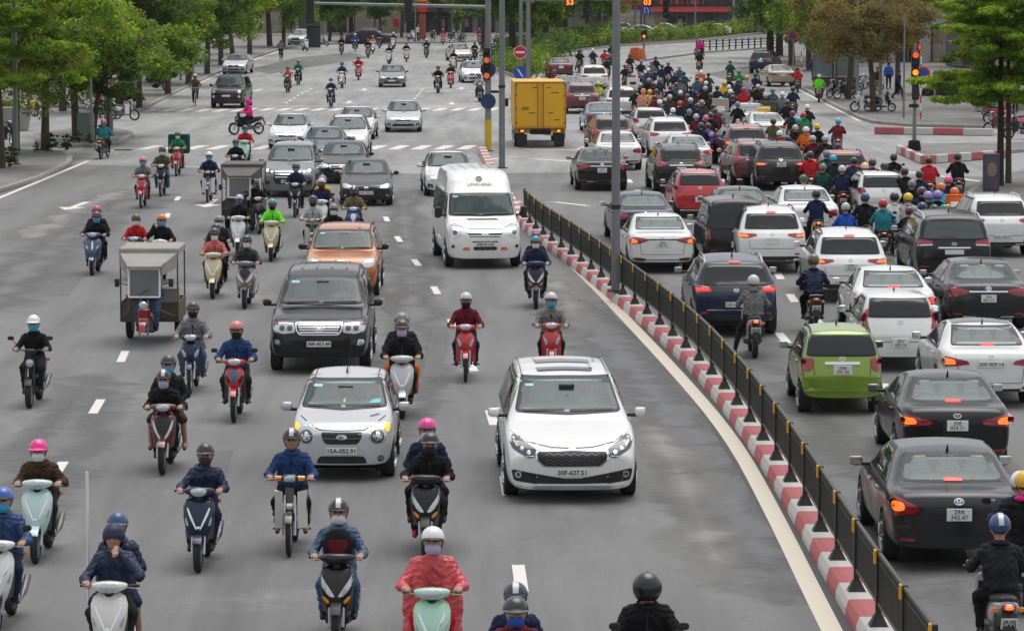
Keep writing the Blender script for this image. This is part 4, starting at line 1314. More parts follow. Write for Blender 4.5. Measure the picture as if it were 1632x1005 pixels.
def figure(hip=(0, .16, .82), neck=(0, .10, 1.33), head=None, knees=((.17, -.22, .69),), ank=((.15, -.19, .30),), hands=((.275, -.36, 1.03),), elb=((.31, -.04, 1.04),),
   grip=(True, True), coat=1.0, wide=1.0, bare=False, sandal=False, poncho=False, toe=(0, -.13, -.04), look=0.0):
 """joints given for the +x side are mirrored when only one is given"""
 P = []
 two = lambda t: (t[0], (-t[0][0], t[0][1], t[0][2])) if len(t) == 1 else t
 knees, ank, hands, elb = two(knees), two(ank), two(hands), two(elb)
 hx, hy, hz = hip
 nx, ny, nz = neck
 lw = .085
 P.append(((hx - lw, hy, hz), (hx + lw, hy, hz), .125 * wide, .125 * wide, LEG, .03))
 mid = ((hx + nx) / 2, (hy + ny) / 2 + .02, (hz + nz) / 2)
 for sx in (-1, 1):
  P.append(((hx + sx * .07, hy, hz + .05), (mid[0] + sx * .075, mid[1] - .01, mid[2]), .125 * coat * wide, .122 * coat * wide, TOP, .04))
  P.append(((mid[0] + sx * .075, mid[1], mid[2]), (nx + sx * .085, ny + .01, nz - .12), .120 * coat * wide, .118 * coat, TOP, .04))
 P.append(((nx - .155, ny, nz - .075), (nx + .155, ny, nz - .075), .075 * coat, .075 * coat, TOP, .05))
 P.append(((nx, ny, nz - .08), (nx, ny - .01, nz + .0), .085, .07, TOP, .03))
 hd = head or (nx, ny - .035, nz + .165)
 P.append(((nx, ny, nz - .02), (hd[0], hd[1] + .015, hd[2] - .05), .056, .054, SKIN, .02))
 P.append(((hd[0], hd[1] + .02, hd[2] + .03), (hd[0], hd[1] + .005, hd[2] + .055), .094, .092, HAIR, .02))
 P.append(((hd[0] - .025, hd[1] - .022, hd[2] - .005), (hd[0] + .025, hd[1] - .022, hd[2] - .005), .072, .072, SKIN, .02))
 P.append(((hd[0] - .018, hd[1] - .032, hd[2] - .065), (hd[0] + .018, hd[1] - .032, hd[2] - .065), .05, .05, SKIN, .03))
 P.append(((hd[0], hd[1] - .088, hd[2] + .012), (hd[0], hd[1] - .106, hd[2] - .022), .010, .015, SKIN, .015))
 P.append(((hd[0] - .018, hd[1] - .082, hd[2] - .058), (hd[0] + .018, hd[1] - .082, hd[2] - .058), .008, .008, SKIN, .008))
 for sx in (-1, 1):
  P.append(((hd[0] + sx * .034, hd[1] - .084, hd[2] + .018), (hd[0] + sx * .030, hd[1] - .086, hd[2] + .018), .013, .013, EYE, .002))
  P.append(((hd[0] + sx * .092, hd[1] + .005, hd[2] + .012), (hd[0] + sx * .094, hd[1] + .0, hd[2] - .025), .017, .013, SKIN, .008))
 for i, sx in enumerate((1, -1)):
  sh = (nx + sx * .175, ny, nz - .085)
  e, hnd = elb[i], hands[i]
  P.append((sh, e, .066 * coat, .054 * coat, TOP, .04))
  wr = tuple(h_ + d for h_, d in zip(hnd, (0, .05, .025))) if grip[i] is True else tuple(h_ + d for h_, d in zip(hnd, (0, .0, .02)))
  cuff = tuple(wr[j] + (e[j] - wr[j]) * .14 for j in range(3))
  P.append((e, cuff, .053 * coat, .043 * coat, TOP, .025))
  P.append((cuff, wr, .028, .026, SKIN, .012))
  if grip[i] is not None:
   hand(P, hnd, sx, grip[i] is True)
  k, a = knees[i], ank[i]
  hj = (hx + sx * .09, hy - .02, hz)
  P.append((hj, k, .095 * wide, .068, LEG, .04))
  if bare:
   P.append((k, a, .052, .035, SKIN, .03))
  else:
   sh_ = tuple(k[j] + (a[j] - k[j]) * .9 for j in range(3))
   P.append((k, sh_, .066, .048, LEG, .03))
   P.append((sh_, a, .036, .034, SKIN, .012))
  t = tuple(a[j] + toe[j] * (1 if j else sx) for j in range(3))
  heel = (a[0], a[1] + .045, a[2] - .045)
  P.append((heel, (t[0], t[1], a[2] - .05), .042, .036, SKIN if sandal else SHOE, .012))
  P.append((a, (a[0], a[1] - .03, a[2] - .035), .04, .042, SKIN if sandal else SHOE, .012))
  if sandal:
   P.append(((heel[0], heel[1], heel[2] - .035), (t[0], t[1], a[2] - .08), .03, .03, SHOE, .0))
 if poncho:
  for sx in (-1, 1):
   P.append(((nx + sx * .16, ny - .02, nz - .10), (sx * .20, ny - .12, hz - .02), .085, .12, TOP, .05))
   P.append(((sx * .17, hy - .12, hz + .08), (sx * .235, -.10, .50), .12, .08, TOP, .05))
 return P, hd
UP = dict(knees=((.20, -.20, .68),), ank=((.19, -.03, .34),))
FOOT = dict(knees=((.27, -.14, .52), (-.20, -.22, .69)), ank=((.37, -.05, .10), (-.17, -.17, .33)))
POSES = {
 'scooter': dict(),
 'wide': dict(coat=1.12, wide=1.06, knees=((.20, -.20, .70),)),
 'slim': dict(coat=.93, wide=.93, neck=(0, .08, 1.30), elb=((.30, -.05, 1.03),)),
 'pegs': dict(**UP),
 'lean': dict(neck=(.05, .05, 1.30), elb=((.33, -.02, 1.03), (-.29, -.09, 1.05)), knees=((.22, -.2, .69), (-.16, -.22, .69))),
 'slouch': dict(neck=(-.03, .12, 1.27), hip=(0, .24, .82), elb=((.31, .02, 1.01),), coat=1.08, head=(-.04, .05, 1.425)),
 'pegs_lean': dict(neck=(0, .02, 1.30), elb=((.35, -.12, 1.06),), coat=1.06, **UP),
 'sandals': dict(sandal=True, **UP),
 'foot_down': dict(coat=1.05, **FOOT),
 'phone': dict(**UP, hands=((.275, -.36, 1.03), (-.125, -.03, 1.44)), elb=((.32, -.05, 1.05), (-.33, -.10, 1.13)), grip=(True, False)),
 'face_hand': dict(hands=((.045, -.10, 1.40), (-.275, -.36, 1.03)), elb=((.33, -.20, 1.12), (-.33, -.05, 1.05)), grip=(False, True), coat=1.14, knees=((.24, -.2, .69),)),
 'pillion': dict(hip=(0, .52, .88), neck=(0, .50, 1.40), knees=((.23, .14, .78),), ank=((.23, .30, .42),), hands=((.17, .30, .98),), elb=((.28, .50, 1.10),), grip=(False, False)),
 'pillion_bare': dict(hip=(0, .52, .88), neck=(0, .50, 1.40), knees=((.25, .12, .76),), ank=((.27, .26, .38),), hands=((.17, .30, .98),), elb=((.28, .50, 1.10),), grip=(False, False), bare=True, sandal=True),
 'raincoat': dict(poncho=True, coat=1.04, elb=((.33, -.08, 1.04),)),
 'standing': dict(hip=(0, 0, .88), neck=(0, .0, 1.40), knees=((.10, -.02, .49),), ank=((.11, .02, .08),), hands=((.27, -.06, .80),), elb=((.27, .04, 1.10),), grip=(False, False)),
 'walking': dict(hip=(0, 0, .87), neck=(0, -.04, 1.39), knees=((.10, -.20, .50), (-.10, .04, .48)), ank=((.10, -.26, .09), (-.10, .32, .14)), hands=((.27, .16, .82), (-.26, -.26, .84)), elb=((.28, .12, 1.09), (-.28, -.04, 1.08)), grip=(False, False)),
 'cyclist': dict(hip=(0, .18, .93), neck=(0, .0, 1.46), knees=((.12, -.08, .80), (-.12, -.12, .60)), ank=((.11, .04, .43), (-.11, .02, .22)), hands=((.26, -.38, 1.05),), elb=((.32, -.16, 1.18),)),
}
PEOPLE = {}
def lathe_part(rows, m, name, parent, thick=.0):
 return MB().rings(rows, cap=False, closed=False).obj(name, m, parent, False)
def dome(c, r, lowf, n=30, m=9, off=0.0):
 """helmet bowl: lowf(theta) -> polar angle of the rim; theta 0 = front (-y)"""
 rr = []
 for j in range(m + 1):
  row = []
  for k in range(n):
   th = 2 * math.pi * k / n
   ph = lowf(th) * (j / m if j else .03)
   row.append((c[0] + (r[0] + off) * math.sin(ph) * math.sin(th), c[1] - (r[1] + off) * math.sin(ph) * math.cos(th), c[2] + (r[2] + off) * math.cos(ph)))
  rr.append(row)
 return rr
def person_proto(pose, gear, mask):
 """gear: half / peak / full / hood / cap / none ; mask: bool"""
 key = (pose, gear, mask)
 if key in PEOPLE:
  return PEOPLE[key]
 bk = ('mesh', pose)
 if bk not in PEOPLE:
  P, hd = figure(**POSES[pose])
  PEOPLE[bk] = (body_mesh(P), hd)
 me, hd = PEOPLE[bk]
 o = mkobj('person', me, None, False)
 if ('zip', pose) not in PEOPLE:
  bm = bmesh.new()
  bm.from_mesh(me)
  bv = BVHTree.FromBMesh(bm)
  bm.free()
  rr = []
  for z in np.arange(hd[2] - .62, hd[2] - .20, .035):
   hs = [bv.ray_cast(Vector((hd[0] + x, hd[1] - .6, z)), Vector((0, 1, 0)))[0] for x in (-.008, .008)]
   if all(hs) and abs(hs[0].y - hd[1]) < .3:
    rr.append([hs[0] + Vector((0, .004, 0)), hs[0] - Vector((0, .004, 0)), hs[1] - Vector((0, .004, 0)), hs[1] + Vector((0, .004, 0))])
  PEOPLE[('zip', pose)] = MB().rings(rr).mesh('zip', [M_black]) if len(rr) > 3 and pose not in ('raincoat', 'face_hand') else None
 if PEOPLE[('zip', pose)]:
  mkobj('zip', PEOPLE[('zip', pose)], o, False)
 c = (hd[0], hd[1] + .012, hd[2] + .045)
 if gear in ('half', 'peak', 'stripe'):
  low = lambda t: R(99 - 17 * math.cos(t))
  out = dome(c, (.128, .148, .138), low)
  inn = dome(c, (.112, .132, .125), low)
  b = MB().rings(out + inn[::-1], cap=False)
  hm = b.obj('helmet', PHEL, o, False)
  if gear == 'stripe':
   bd = MB()
   for dx in (0,):
    rr = []
    for t in np.linspace(-R(72), R(80), 18):
     rr.append([(c[0] + x, c[1] + .152 * math.sin(t), c[2] + .142 * math.cos(t)) for x in (-.03, -.01, .01, .03)])
    bd.rings(rr, cap=False, closed=False)
   bd.obj('stripe', PBAND, hm, False)
  pk = MB()
  rr = []
  ext = .075 if gear == 'peak' else .05
  for th in np.linspace(-R(62), R(62), 13):
   ph = low(th)
   e = (ext * math.cos(th * 1.25))
   p0 = Vector((c[0] + .126 * math.sin(ph) * math.sin(th), c[1] - .146 * math.sin(ph) * math.cos(th), c[2] + .137 * math.cos(ph) + .012))
   d = Vector((math.sin(th), -math.cos(th), -.32))
   rr.append([p0, p0 + d * e, p0 + d * e - Vector((0, 0, .008)), p0 - Vector((0, 0, .014))])
  pk.rings(rr, cap=True)
  pk.obj('peak', M_black if gear != 'peak' else PHEL, hm, False)
  st = MB()
  for sx in (-1, 1):
   st.tube([(c[0] + sx * .112, c[1] - .01, c[2] - .03), (c[0] + sx * .088, c[1] - .045, c[2] - .10), (c[0] + sx * .02, c[1] - .075, c[2] - .165)], .008, n=5)
  st.obj('chin_strap', M_black, hm, False)
 elif gear == 'full':
  low = lambda t: R(140 - 4 * math.cos(t))
  out = dome((c[0], c[1], c[2] - .02), (.145, .168, .165), low, m=14)
  hm = MB().rings(out, cap=False).obj('helmet', PHEL, o, False)
  rr = []
  for ph in np.linspace(R(66), R(104), 8):
   rr.append([(c[0] + .149 * math.sin(ph) * math.sin(t), c[1] - .173 * math.sin(ph) * math.cos(t), c[2] - .02 + .168 * math.cos(ph)) for t in np.linspace(-R(62), R(62), 16)])
  MB().rings(rr, cap=False, closed=False).obj('visor', M_tint, hm, False)
 elif gear == 'hood':
  low = lambda t: R(150 - 62 * max(0, math.cos(t)) ** .7)
  out = dome((c[0], c[1] + .01, c[2] - .02), (.135, .15, .155), low, m=14)
  MB().rings(out, cap=False).obj('hood', PTOP, o, False)
 elif gear == 'cap':
  low = lambda t: R(86 - 8 * math.cos(t))
  MB().rings(dome(c, (.112, .128, .118), low), cap=False).obj('hair', M_hair, o, False)
 elif gear == 'hair':
  low = lambda t: R(128 - 56 * max(0, math.cos(t)))
  MB().rings(dome(c, (.110, .124, .116), low, m=12), cap=False).obj('hair', M_hair, o, False)
 if gear in ('half', 'peak', 'stripe', 'full'):
  pass
 if pose not in ('raincoat',) and gear != 'hood':
  ny = hd[1] + .04
  MB().tube([(.088 * math.cos(t), ny + .085 * math.sin(t), hd[2] - .155 + .022 * math.sin(t)) for t in np.linspace(0, 2 * math.pi, 17)], .03, n=8, cap=False).obj('collar', PTOP, o, False)
 if mask:
  rr = []
  for i, z in enumerate(np.linspace(-.012, -.128, 7)):
   t_ = i / 6
   w = (.080, .086, .088, .088, .084, .075, .058)[i]
   f = (.108, .120, .124, .120, .112, .100, .078)[i]
   rr.append([(hd[0] + w * math.sin(a), hd[1] - f * math.cos(a) ** .75 * (1 if abs(a) < 1.5 else .2), hd[2] + z + .008 * math.cos(a)) for a in np.linspace(-R(84), R(84), 15)])
  MB().rings(rr, cap=False, closed=False).obj('face_mask', PMASK, o, False)
 if gear == 'none' or gear == 'nohair':
  pass
 PEOPLE[key] = o
 return o
GEARDESC = {'half': 'helmet', 'peak': 'peaked helmet', 'stripe': 'striped helmet', 'full': 'full-face helmet', 'hood': 'hood', 'cap': None, 'hair': None}
def person(pose, loc, rz, top, leg='charcoal', gear='half', hel='black', mask=None, band='silver', label=None, group=None, scale=1.0, fabric=None, shoe=None, sx=1.0):
 p = person_proto(pose, gear, mask is not None)
 sw = {'jacket_cloth': (fabric or cloth)(top), 'trouser_cloth': cloth(leg), 'helmet_shell': plastic(hel), 'helmet_band': plastic(band)}
 if mask:
  sw['mask_cloth'] = mat('mask_' + mask.replace(' ', '_'), PAL[mask], rough=.8, noise=.08, nscale=30)
 if shoe:
  sw['shoe_black'] = mat('shoe_' + shoe.replace(' ', '_'), PAL[shoe], rough=.6)
 o = inst(p, loc, rz, scale=(scale * sx, scale, scale), swap=sw)
 tag(o, label, 'person', group)
 return o
# ------------------------------------------------------------------ motorbikes
PM = mat('bike_paint', (.5, .5, .5), rough=.22, coat=1.0, noise=.04)
PA = mat('bike_accent', (.03, .03, .03), rough=.3, coat=.6, noise=.05)
def sup(cx, cy, cz, a, b, ax, n=14, e=2.6):
 """a superellipse ring normal to ax"""
 pts = []
 for k in range(n):
  t = 2 * math.pi * k / n
  c, s_ = math.cos(t), math.sin(t)
  u, v = a * math.copysign(abs(c) ** (2 / e), c), b * math.copysign(abs(s_) ** (2 / e), s_)
  pts.append({'z': (cx + u, cy + v, cz), 'y': (cx + u, cy, cz + v), 'x': (cx, cy + u, cz + v)}[ax])
 return pts
def bike_wheel(root, y, r, w=.05, spoke=False):
 t = MB().lathe([(r * .70, -w * .7), (r * .82, -w), (r * .95, -w * .78), (r, -w * .3), (r, w * .3), (r * .95, w * .78), (r * .82, w), (r * .70, w * .7)], axis='x', n=26)
 o = t.obj('wheel', M_tyre, root, False)
 o.location = (0, y, r)
 rm = MB().lathe([(r * .62, -w * .6), (r * .72, -w * .7), (r * .72, w * .7), (r * .62, w * .6), (r * .62, -w * .6)], axis='x', n=26)
 for k in range(12 if spoke else 5):
  a = 2 * math.pi * k / (12 if spoke else 5)
  rm.tube([(0, .03 * math.cos(a), .03 * math.sin(a)), (0, r * .64 * math.cos(a + .15), r * .64 * math.sin(a + .15))], .004 if spoke else .016, n=5)
 rm.lathe([(.001, -w * .9), (.045, -w * .9), (.045, w * .9), (.001, w * .9)], axis='x', n=14)
 rm.obj('rim', M_rim if not spoke else M_chrome, o, False)
def common(root, S):
 """handlebar, mirrors, fork, exhaust, stand, plate, tail"""
 hb, hy, hz = .285, -.36, 1.03
 b = MB().tube([(-hb - .03, hy + .02, hz), (-.17, hy - .02, hz - .005), (-.08, hy - .08, hz - .03), (.08, hy - .08, hz - .03), (.17, hy - .02, hz - .005), (hb + .03, hy + .02, hz)], .013, n=7)
 b.obj('handlebar', M_black, root, False)
 for sx in (-1, 1):
  MB().tube([(sx * .21, hy - .005, hz), (sx * .33, hy + .022, hz)], .018, n=8).obj('grip', M_black, root, False)
  MB().tube([(sx * .20, hy - .03, hz - .01), (sx * .26, hy - .065, hz - .012), (sx * .345, hy - .055, hz - .02)], .006, n=5).obj('brake_lever', M_rim, root, False)
  mz = 1.22
  if not S.get('mirrors', 1):
   continue
  mo = MB().tube([(sx * .22, hy - .01, hz + .02), (sx * .27, hy - .06, mz - .07), (sx * .33, hy - .06, mz)], .006, n=5)
  mo = mo.obj('mirror_arm', M_black, root, False)
  if S.get('mirrors', 1):
   MB().rings([sup(sx * .35, hy - .085, mz + .02, .02, .012, 'y', 12), sup(sx * .35, hy - .08, mz + .02, .058, .038, 'y', 12), sup(sx * .35, hy - .06, mz + .02, .06, .04, 'y', 12)]).obj('mirror', M_black, mo, False)
 r = S['r']
 for sx in (-1, 1):
  MB().tube([(sx * .075, -.64, r), (sx * .075, -.56, r + .22), (sx * .06, -.44, .80)], [.022, .024, .02], n=8).obj('fork', M_rim if S.get('fork', 1) else M_black, root, False)
 MB().tube([(.17, .02, .26), (.17, .30, .27), (.18, .44, .33), (.18, .80, .44)], [.018, .02, .05, .045], n=10).obj('exhaust', M_metal, root, False)
 e = MB().box((0, .14, .34), (.24, .40, .22), ch=.05)
 e.box((0, .42, .32), (.15, .40, .12), ch=.04)
 e.tube([(-.11, .58, .34), (-.12, .70, .74)], .025, n=8)
 e.tube([(.11, .58, .34), (.12, .70, .74)], .025, n=8)
 e.obj('engine', M_metal, root, False)
 bike_wheel(root, -.64, r, S.get('tw', .045), S.get('spoke'))
 bike_wheel(root, .62, r, S.get('tw', .045) + .008, S.get('spoke'))
 # rear mudguard and plate
 m = MB()
 m.rings([[(x, .80 + .16 * t, .72 - .30 * t + .0), (x, .82 + .16 * t, .72 - .30 * t)] for t in (0, 1) for x in ()] or [sup(0, .84, .70, .075, .02, 'z', 8), sup(0, .93, .55, .07, .012, 'z', 8), sup(0, .97, .42, .06, .008, 'z', 8)])
 m.obj('rear_mudguard', M_black, root, False)
 pl_ = MB().box((0, 0, 0), (.19, .008, .14), ch=.003).obj('number_plate', M_plate, root, False)
 pl_.location = (0, .945, .585)
 pl_.rotation_euler = (R(-22), 0, 0)
 lettering(S.get('plate', '29-X5\n318.42'), .058, M_ink, (0, .006, 0), (R(90), 0, R(180)), pl_, False, bold=.001)
def fender(root, r, m, w=.06):
 rr = []
 for a in np.linspace(R(40), R(152), 14):
  q = r + .035
  rr.append([(x, -.64 - q * math.cos(a) * (1 - .0 * x), r + (q - 2.2 * x * x) * math.sin(a)) for x in np.linspace(-w, w, 7)])
 b = MB().rings(rr, cap=False, closed=False)
 rr2 = [[(x * .97, p[1] + .0, p[2] - .012) for x, p in [(p[0], p) for p in row]] for row in rr]
 b.rings(rr2, cap=False, closed=False)
 b.obj('front_fender', m, root, False)
def apron(rows, m, root, name='front_apron'):
 """rows: (z, y, half width, half depth)"""
 return MB().rings([sup(0, y, z, w, d, 'z', 20, 2.3) for z, y, w, d in rows]).obj(name, m, root, False)
def front_patch(root, ob, name, poly, m, off=.006, parent=None, smooth=1):
 """lay a shape (x, z) onto the front of a part"""
 bm = bmesh.new()
 bm.from_mesh(ob.data)
 bv = BVHTree.FromBMesh(bm)
 bm.free()
 p = chaikin(poly, smooth) if smooth else np.asarray(poly, float)
 c = p.mean(0)
 rr = []
 for f in (1, .66, .33, .03):
  row = []
  for q in p:
   a = c + (q - c) * f
   h = bv.ray_cast(Vector((a[0], -3, a[1])), Vector((0, 1, 0)))
   row.append(Vector((a[0], h[0].y - off, a[1])) if h[0] else None)
  ok = [v.y for v in row if v]
  if not ok:
   return None
  row = [v if v else Vector(((c + (q - c) * f)[0], max(ok), (c + (q - c) * f)[1])) for v, q in zip(row, p)]
  rr.append(row)
 base = [v + Vector((0, .02, 0)) for v in rr[0]]
 return MB().rings([base] + rr, cap=False).obj(name, m, parent or root, False, smooth=40)
def both(root, ob, name, poly, m, **k):
 front_patch(root, ob, name, poly, m, **k)
 front_patch(root, ob, name, [(-a, b) for a, b in poly][::-1], m, **k)
def mk_bike(kind):
 root = empty('motorbike' if kind in ('underbone', 'cub', 'sport') else ('electric_moped' if kind == 'moped' else 'motor_scooter'), link=False)
 if kind in ('scooter', 'lead', 'vespa', 'airblade', 'sh'):
  r = {'sh': .27, 'airblade': .26}.get(kind, .235)
  common(root, dict(r=r, tw=.05, mirrors=kind == 'scooter', plate={'sh': '29-G1\n407.15', 'airblade': '30-K6\n252.90'}.get(kind, '29-X5\n318.42')))
  wd = {'vespa': 1.12, 'lead': 1.05, 'sh': .98}.get(kind, 1.0)
  ap = apron([(.36, -.48, .085 * wd, .05), (.42, -.50, .12 * wd, .08), (.55, -.50, .165 * wd, .11), (.70, -.46, .195 * wd, .12), (.84, -.42, .20 * wd, .105), (.92, -.38, .17 * wd, .08), (.955, -.36, .12, .05)], PM, root)
  hs = MB().rings([sup(-.20, -.38, 1.035, .03, .02, 'x', 14), sup(-.17, -.39, 1.035, .06, .04, 'x', 14), sup(-.09, -.42, 1.03, .085, .062, 'x', 14), sup(0, -.43, 1.03, .095, .07, 'x', 14), sup(.09, -.42, 1.03, .085, .062, 'x', 14), sup(.17, -.39, 1.035, .06, .04, 'x', 14), sup(.20, -.38, 1.035, .03, .02, 'x', 14)]).obj('headset', PM, root, False)
  MB().tube([(0, -.40, .90), (0, -.41, 1.0)], [.06, .05], n=10).obj('steering_neck', M_black, root, False)
  if kind == 'airblade':
   both(root, ap, 'headlight', [(.01, .60), (.10, .62), (.195, .76), (.19, .88), (.15, .80), (.06, .68)], M_lens, off=.010)
   front_patch(root, ap, 'centre_panel', [(-.10, .90), (.10, .90), (.13, .82), (.02, .66), (-.02, .66), (-.13, .82)], M_black)
   both(root, ap, 'turn_signal', [(.07, .55), (.15, .62), (.17, .60), (.11, .52)], M_amber, off=.008)
  else:
   front_patch(root, hs, 'headlight', [(-.115, 1.06), (-.06, 1.085), (.06, 1.085), (.115, 1.06), (.08, .995), (0, .968), (-.08, .995)], M_lens, off=.014)
   if kind in ('lead', 'scooter'):
    both(root, ap, 'chrome_trim', [(.015, .56), (.035, .555), (.155, .80), (.145, .845), (.12, .80)], M_chrome, off=.008)
    front_patch(root, ap, 'badge', [(-.03, .60), (.03, .60), (.02, .57), (-.02, .57)], M_chrome, off=.012)
    both(root, ap, 'turn_signal', [(.12, .60), (.16, .70), (.18, .72), (.165, .60)], M_lens, off=.007)
   if kind == 'vespa':
    front_patch(root, ap, 'horn_cover', [(-.02, .88), (.02, .88), (.028, .66), (-.028, .66)], M_chrome, off=.02)
    both(root, ap, 'turn_signal', [(.10, .66), (.165, .70), (.17, .78), (.11, .74)], M_lens, off=.01)
   if kind == 'sh':
    front_patch(root, ap, 'dark_panel', [(-.11, .90), (.11, .90), (.13, .78), (.05, .62), (-.05, .62), (-.13, .78)], M_black, off=.006)
    both(root, ap, 'white_trim', [(.02, .56), (.06, .555), (.155, .74), (.165, .86), (.13, .80), (.09, .68)], M_lens, off=.012)
  # leg shield back, floor and tail
  MB().rings([sup(0, -.36, .40, .17 * wd, .03, 'z', 14), sup(0, -.33, .60, .19 * wd, .035, 'z', 14), sup(0, -.28, .86, .18 * wd, .04, 'z', 14)]).obj('leg_shield', PA, root, False)
  MB().rings([sup(0, -.36, .29, .14, .05, 'y', 14, 4), sup(0, -.1, .265, .17, .05, 'y', 14, 4), sup(0, .14, .29, .16, .07, 'y', 14, 4)]).obj('floorboard', M_black, root, False)
  MB().rings([sup(0, .02, .50, .09, .16, 'y', 16), sup(0, .10, .54, .15, .19, 'y', 16), sup(0, .40, .62, .165, .15, 'y', 16), sup(0, .70, .72, .14, .09, 'y', 16), sup(0, .88, .77, .09, .04, 'y', 16)]).obj('rear_cowl', PM, root, False)
  MB().rings([sup(0, .0, .74, .08, .02, 'y', 14), sup(0, .06, .755, .13, .045, 'y', 14), sup(0, .40, .775, .15, .05, 'y', 14), sup(0, .72, .825, .12, .045, 'y', 14), sup(0, .80, .83, .07, .02, 'y', 14)]).obj('seat', M_seat, root, False)
  fender(root, r, PM if kind != 'airblade' else M_black)
 elif kind in ('underbone', 'cub', 'sport'):
  r = .285
  common(root, dict(r=r, mirrors=kind == 'sport', tw=.036 if kind != 'sport' else .045, spoke=kind != 'sport', plate={'cub': '29-L1\n064.88', 'sport': '30-F3\n711.26'}.get(kind, '29-V4\n590.37')))
  if kind == 'cub':
   for sx in (-1, 1):
    MB().rings([[(sx * (.10 + w_), y, z) for w_, y in ((0, -.40), (.11, -.32), (.125, -.20), (.11, -.20), (.02, -.36))] for z, w0 in ((.34, 0), (.50, 0), (.70, 0), (.84, 0))]).obj('leg_shield', PM, root, False)
   ap = apron([(.38, -.44, .05, .05), (.55, -.46, .07, .06), (.75, -.44, .07, .06), (.90, -.40, .055, .05)], PA, root, 'steering_cover')
   front_patch(root, ap, 'badge', [(-.04, .70), (.04, .70), (.04, .62), (-.04, .62)], M_chrome, off=.01, smooth=0)
   hs = MB().box((0, -.44, 1.03), (.20, .13, .11), ch=.03).obj('headset', PA, root, False)
   front_patch(root, hs, 'headlight', [(-.075, 1.07), (.075, 1.07), (.075, .99), (-.075, .99)], M_lens, off=.012)
   for sx in (-1, 1):
    MB().tube([(sx * .11, -.43, 1.03), (sx * .20, -.42, 1.03)], [.038, .034], n=10).obj('turn_signal', M_amber, root, False)
  else:
   ap = apron([(.50, -.45, .05, .05), (.58, -.48, .10, .07), (.68, -.48, .155, .10), (.80, -.46, .175, .11), (.90, -.42, .14, .08), (.96, -.39, .07, .05)], PM, root)
   hs = MB().rings([sup(-.19, -.38, 1.03, .02, .02, 'x', 14), sup(-.15, -.40, 1.03, .06, .045, 'x', 14), sup(0, -.44, 1.035, .09, .075, 'x', 14), sup(.15, -.40, 1.03, .06, .045, 'x', 14), sup(.19, -.38, 1.03, .02, .02, 'x', 14)]).obj('headset', PM, root, False)
   front_patch(root, hs, 'headlight', [(-.12, 1.06), (-.06, 1.095), (.06, 1.095), (.12, 1.06), (.08, 1.0), (0, .975), (-.08, 1.0)], M_lens, off=.012)
   both(root, ap, 'turn_signal', [(.06, .72), (.15, .84), (.165, .78), (.11, .66)], M_lens if kind == 'underbone' else M_black, off=.008)
   if kind == 'sport':
    front_patch(root, ap, 'centre_panel', [(-.06, .92), (.06, .92), (.08, .80), (0, .64), (-.08, .80)], PA, off=.008)
   for sx in (-1, 1):
    MB().rings([[(sx * .11, -.40, z0), (sx * .19, -.30, z0), (sx * .19, -.22 + (z0 - .5) * .1, z0), (sx * .165, -.22 + (z0 - .5) * .1, z0), (sx * .10, -.36, z0)] for z0 in (.36, .55, .74, .84)]).obj('leg_shield', PM if kind == 'underbone' else M_black, root, False)
  MB().rings([sup(0, -.38, .66, .06, .05, 'y', 12), sup(0, -.1, .52, .065, .07, 'y', 12), sup(0, .1, .56, .09, .12, 'y', 12)]).obj('frame_spine', PA, root, False)
  MB().rings([sup(0, .04, .58, .08, .14, 'y', 16), sup(0, .2, .62, .125, .15, 'y', 16), sup(0, .55, .70, .12, .09, 'y', 16), sup(0, .84, .78, .07, .04, 'y', 16)]).obj('rear_cowl', PM, root, False)
  MB().rings([sup(0, -.02, .745, .06, .02, 'y', 14), sup(0, .06, .76, .11, .045, 'y', 14), sup(0, .42, .78, .13, .05, 'y', 14), sup(0, .74, .825, .11, .045, 'y', 14), sup(0, .80, .83, .06, .02, 'y', 14)]).obj('seat', M_seat, root, False)
  for sx in (-1, 1):
   MB().tube([(sx * .08, -.02, .29), (sx * .26, -.04, .28)], .014, n=6).obj('foot_peg', M_black, root, False)
  MB().tube([(-.12, .60, .80), (-.13, .84, .86), (0, .92, .88), (.13, .84, .86), (.12, .60, .80)], .012, n=6).obj('grab_rail', M_rim, root, False)
  fender(root, r, PM if kind != 'cub' else PA, .048)
 elif kind == 'moped':
  r = .25
  common(root, dict(r=r, tw=.055, fork=0))
  hl = MB().lathe([(.001, -.05), (.075, -.045), (.085, -.01), (.08, .05), (.05, .08)], c=(0, -.50, .80), axis='y', n=20).obj('headlight_bowl', M_black, root, False)
  MB().lathe([(.001, -.062), (.045, -.058), (.070, -.046)], c=(0, -.50, .80), axis='y', n=20).obj('headlight', M_lens, hl, False)
  MB().box((0, -.46, 1.0), (.18, .07, .10), ch=.02).obj('instrument_box', M_black, root, False)
  MB().tube([(0, -.46, .96), (0, -.45, .60), (0, -.2, .34), (0, .2, .34)], .035, n=8).obj('frame', M_black, root, False)
  MB().box((0, .0, .42), (.22, .40, .24), ch=.05).obj('battery_case', M_black, root, False)
  MB().rings([sup(0, .0, .70, .08, .03, 'y', 12), sup(0, .1, .75, .12, .05, 'y', 12), sup(0, .7, .80, .10, .05, 'y', 12)]).obj('seat', M_seat, root, False)
  MB().rings([sup(0, .1, .58, .09, .12, 'y', 12), sup(0, .75, .72, .07, .05, 'y', 12)]).obj('rear_cowl', PM, root, False)
  fender(root, r, M_black)
 tl = MB().rings([sup(0, .80, .74, .10, .05, 'y', 16), sup(0, .90, .755, .085, .045, 'y', 16), sup(0, .93, .755, .05, .025, 'y', 16)]).obj('tail_light', M_red, root, False)
 MB().rings([sup(0, .925, .757, .055, .024, 'y', 12), sup(0, .938, .757, .045, .018, 'y', 12)]).obj('brake_lamp', M_orange_lit, tl, False)
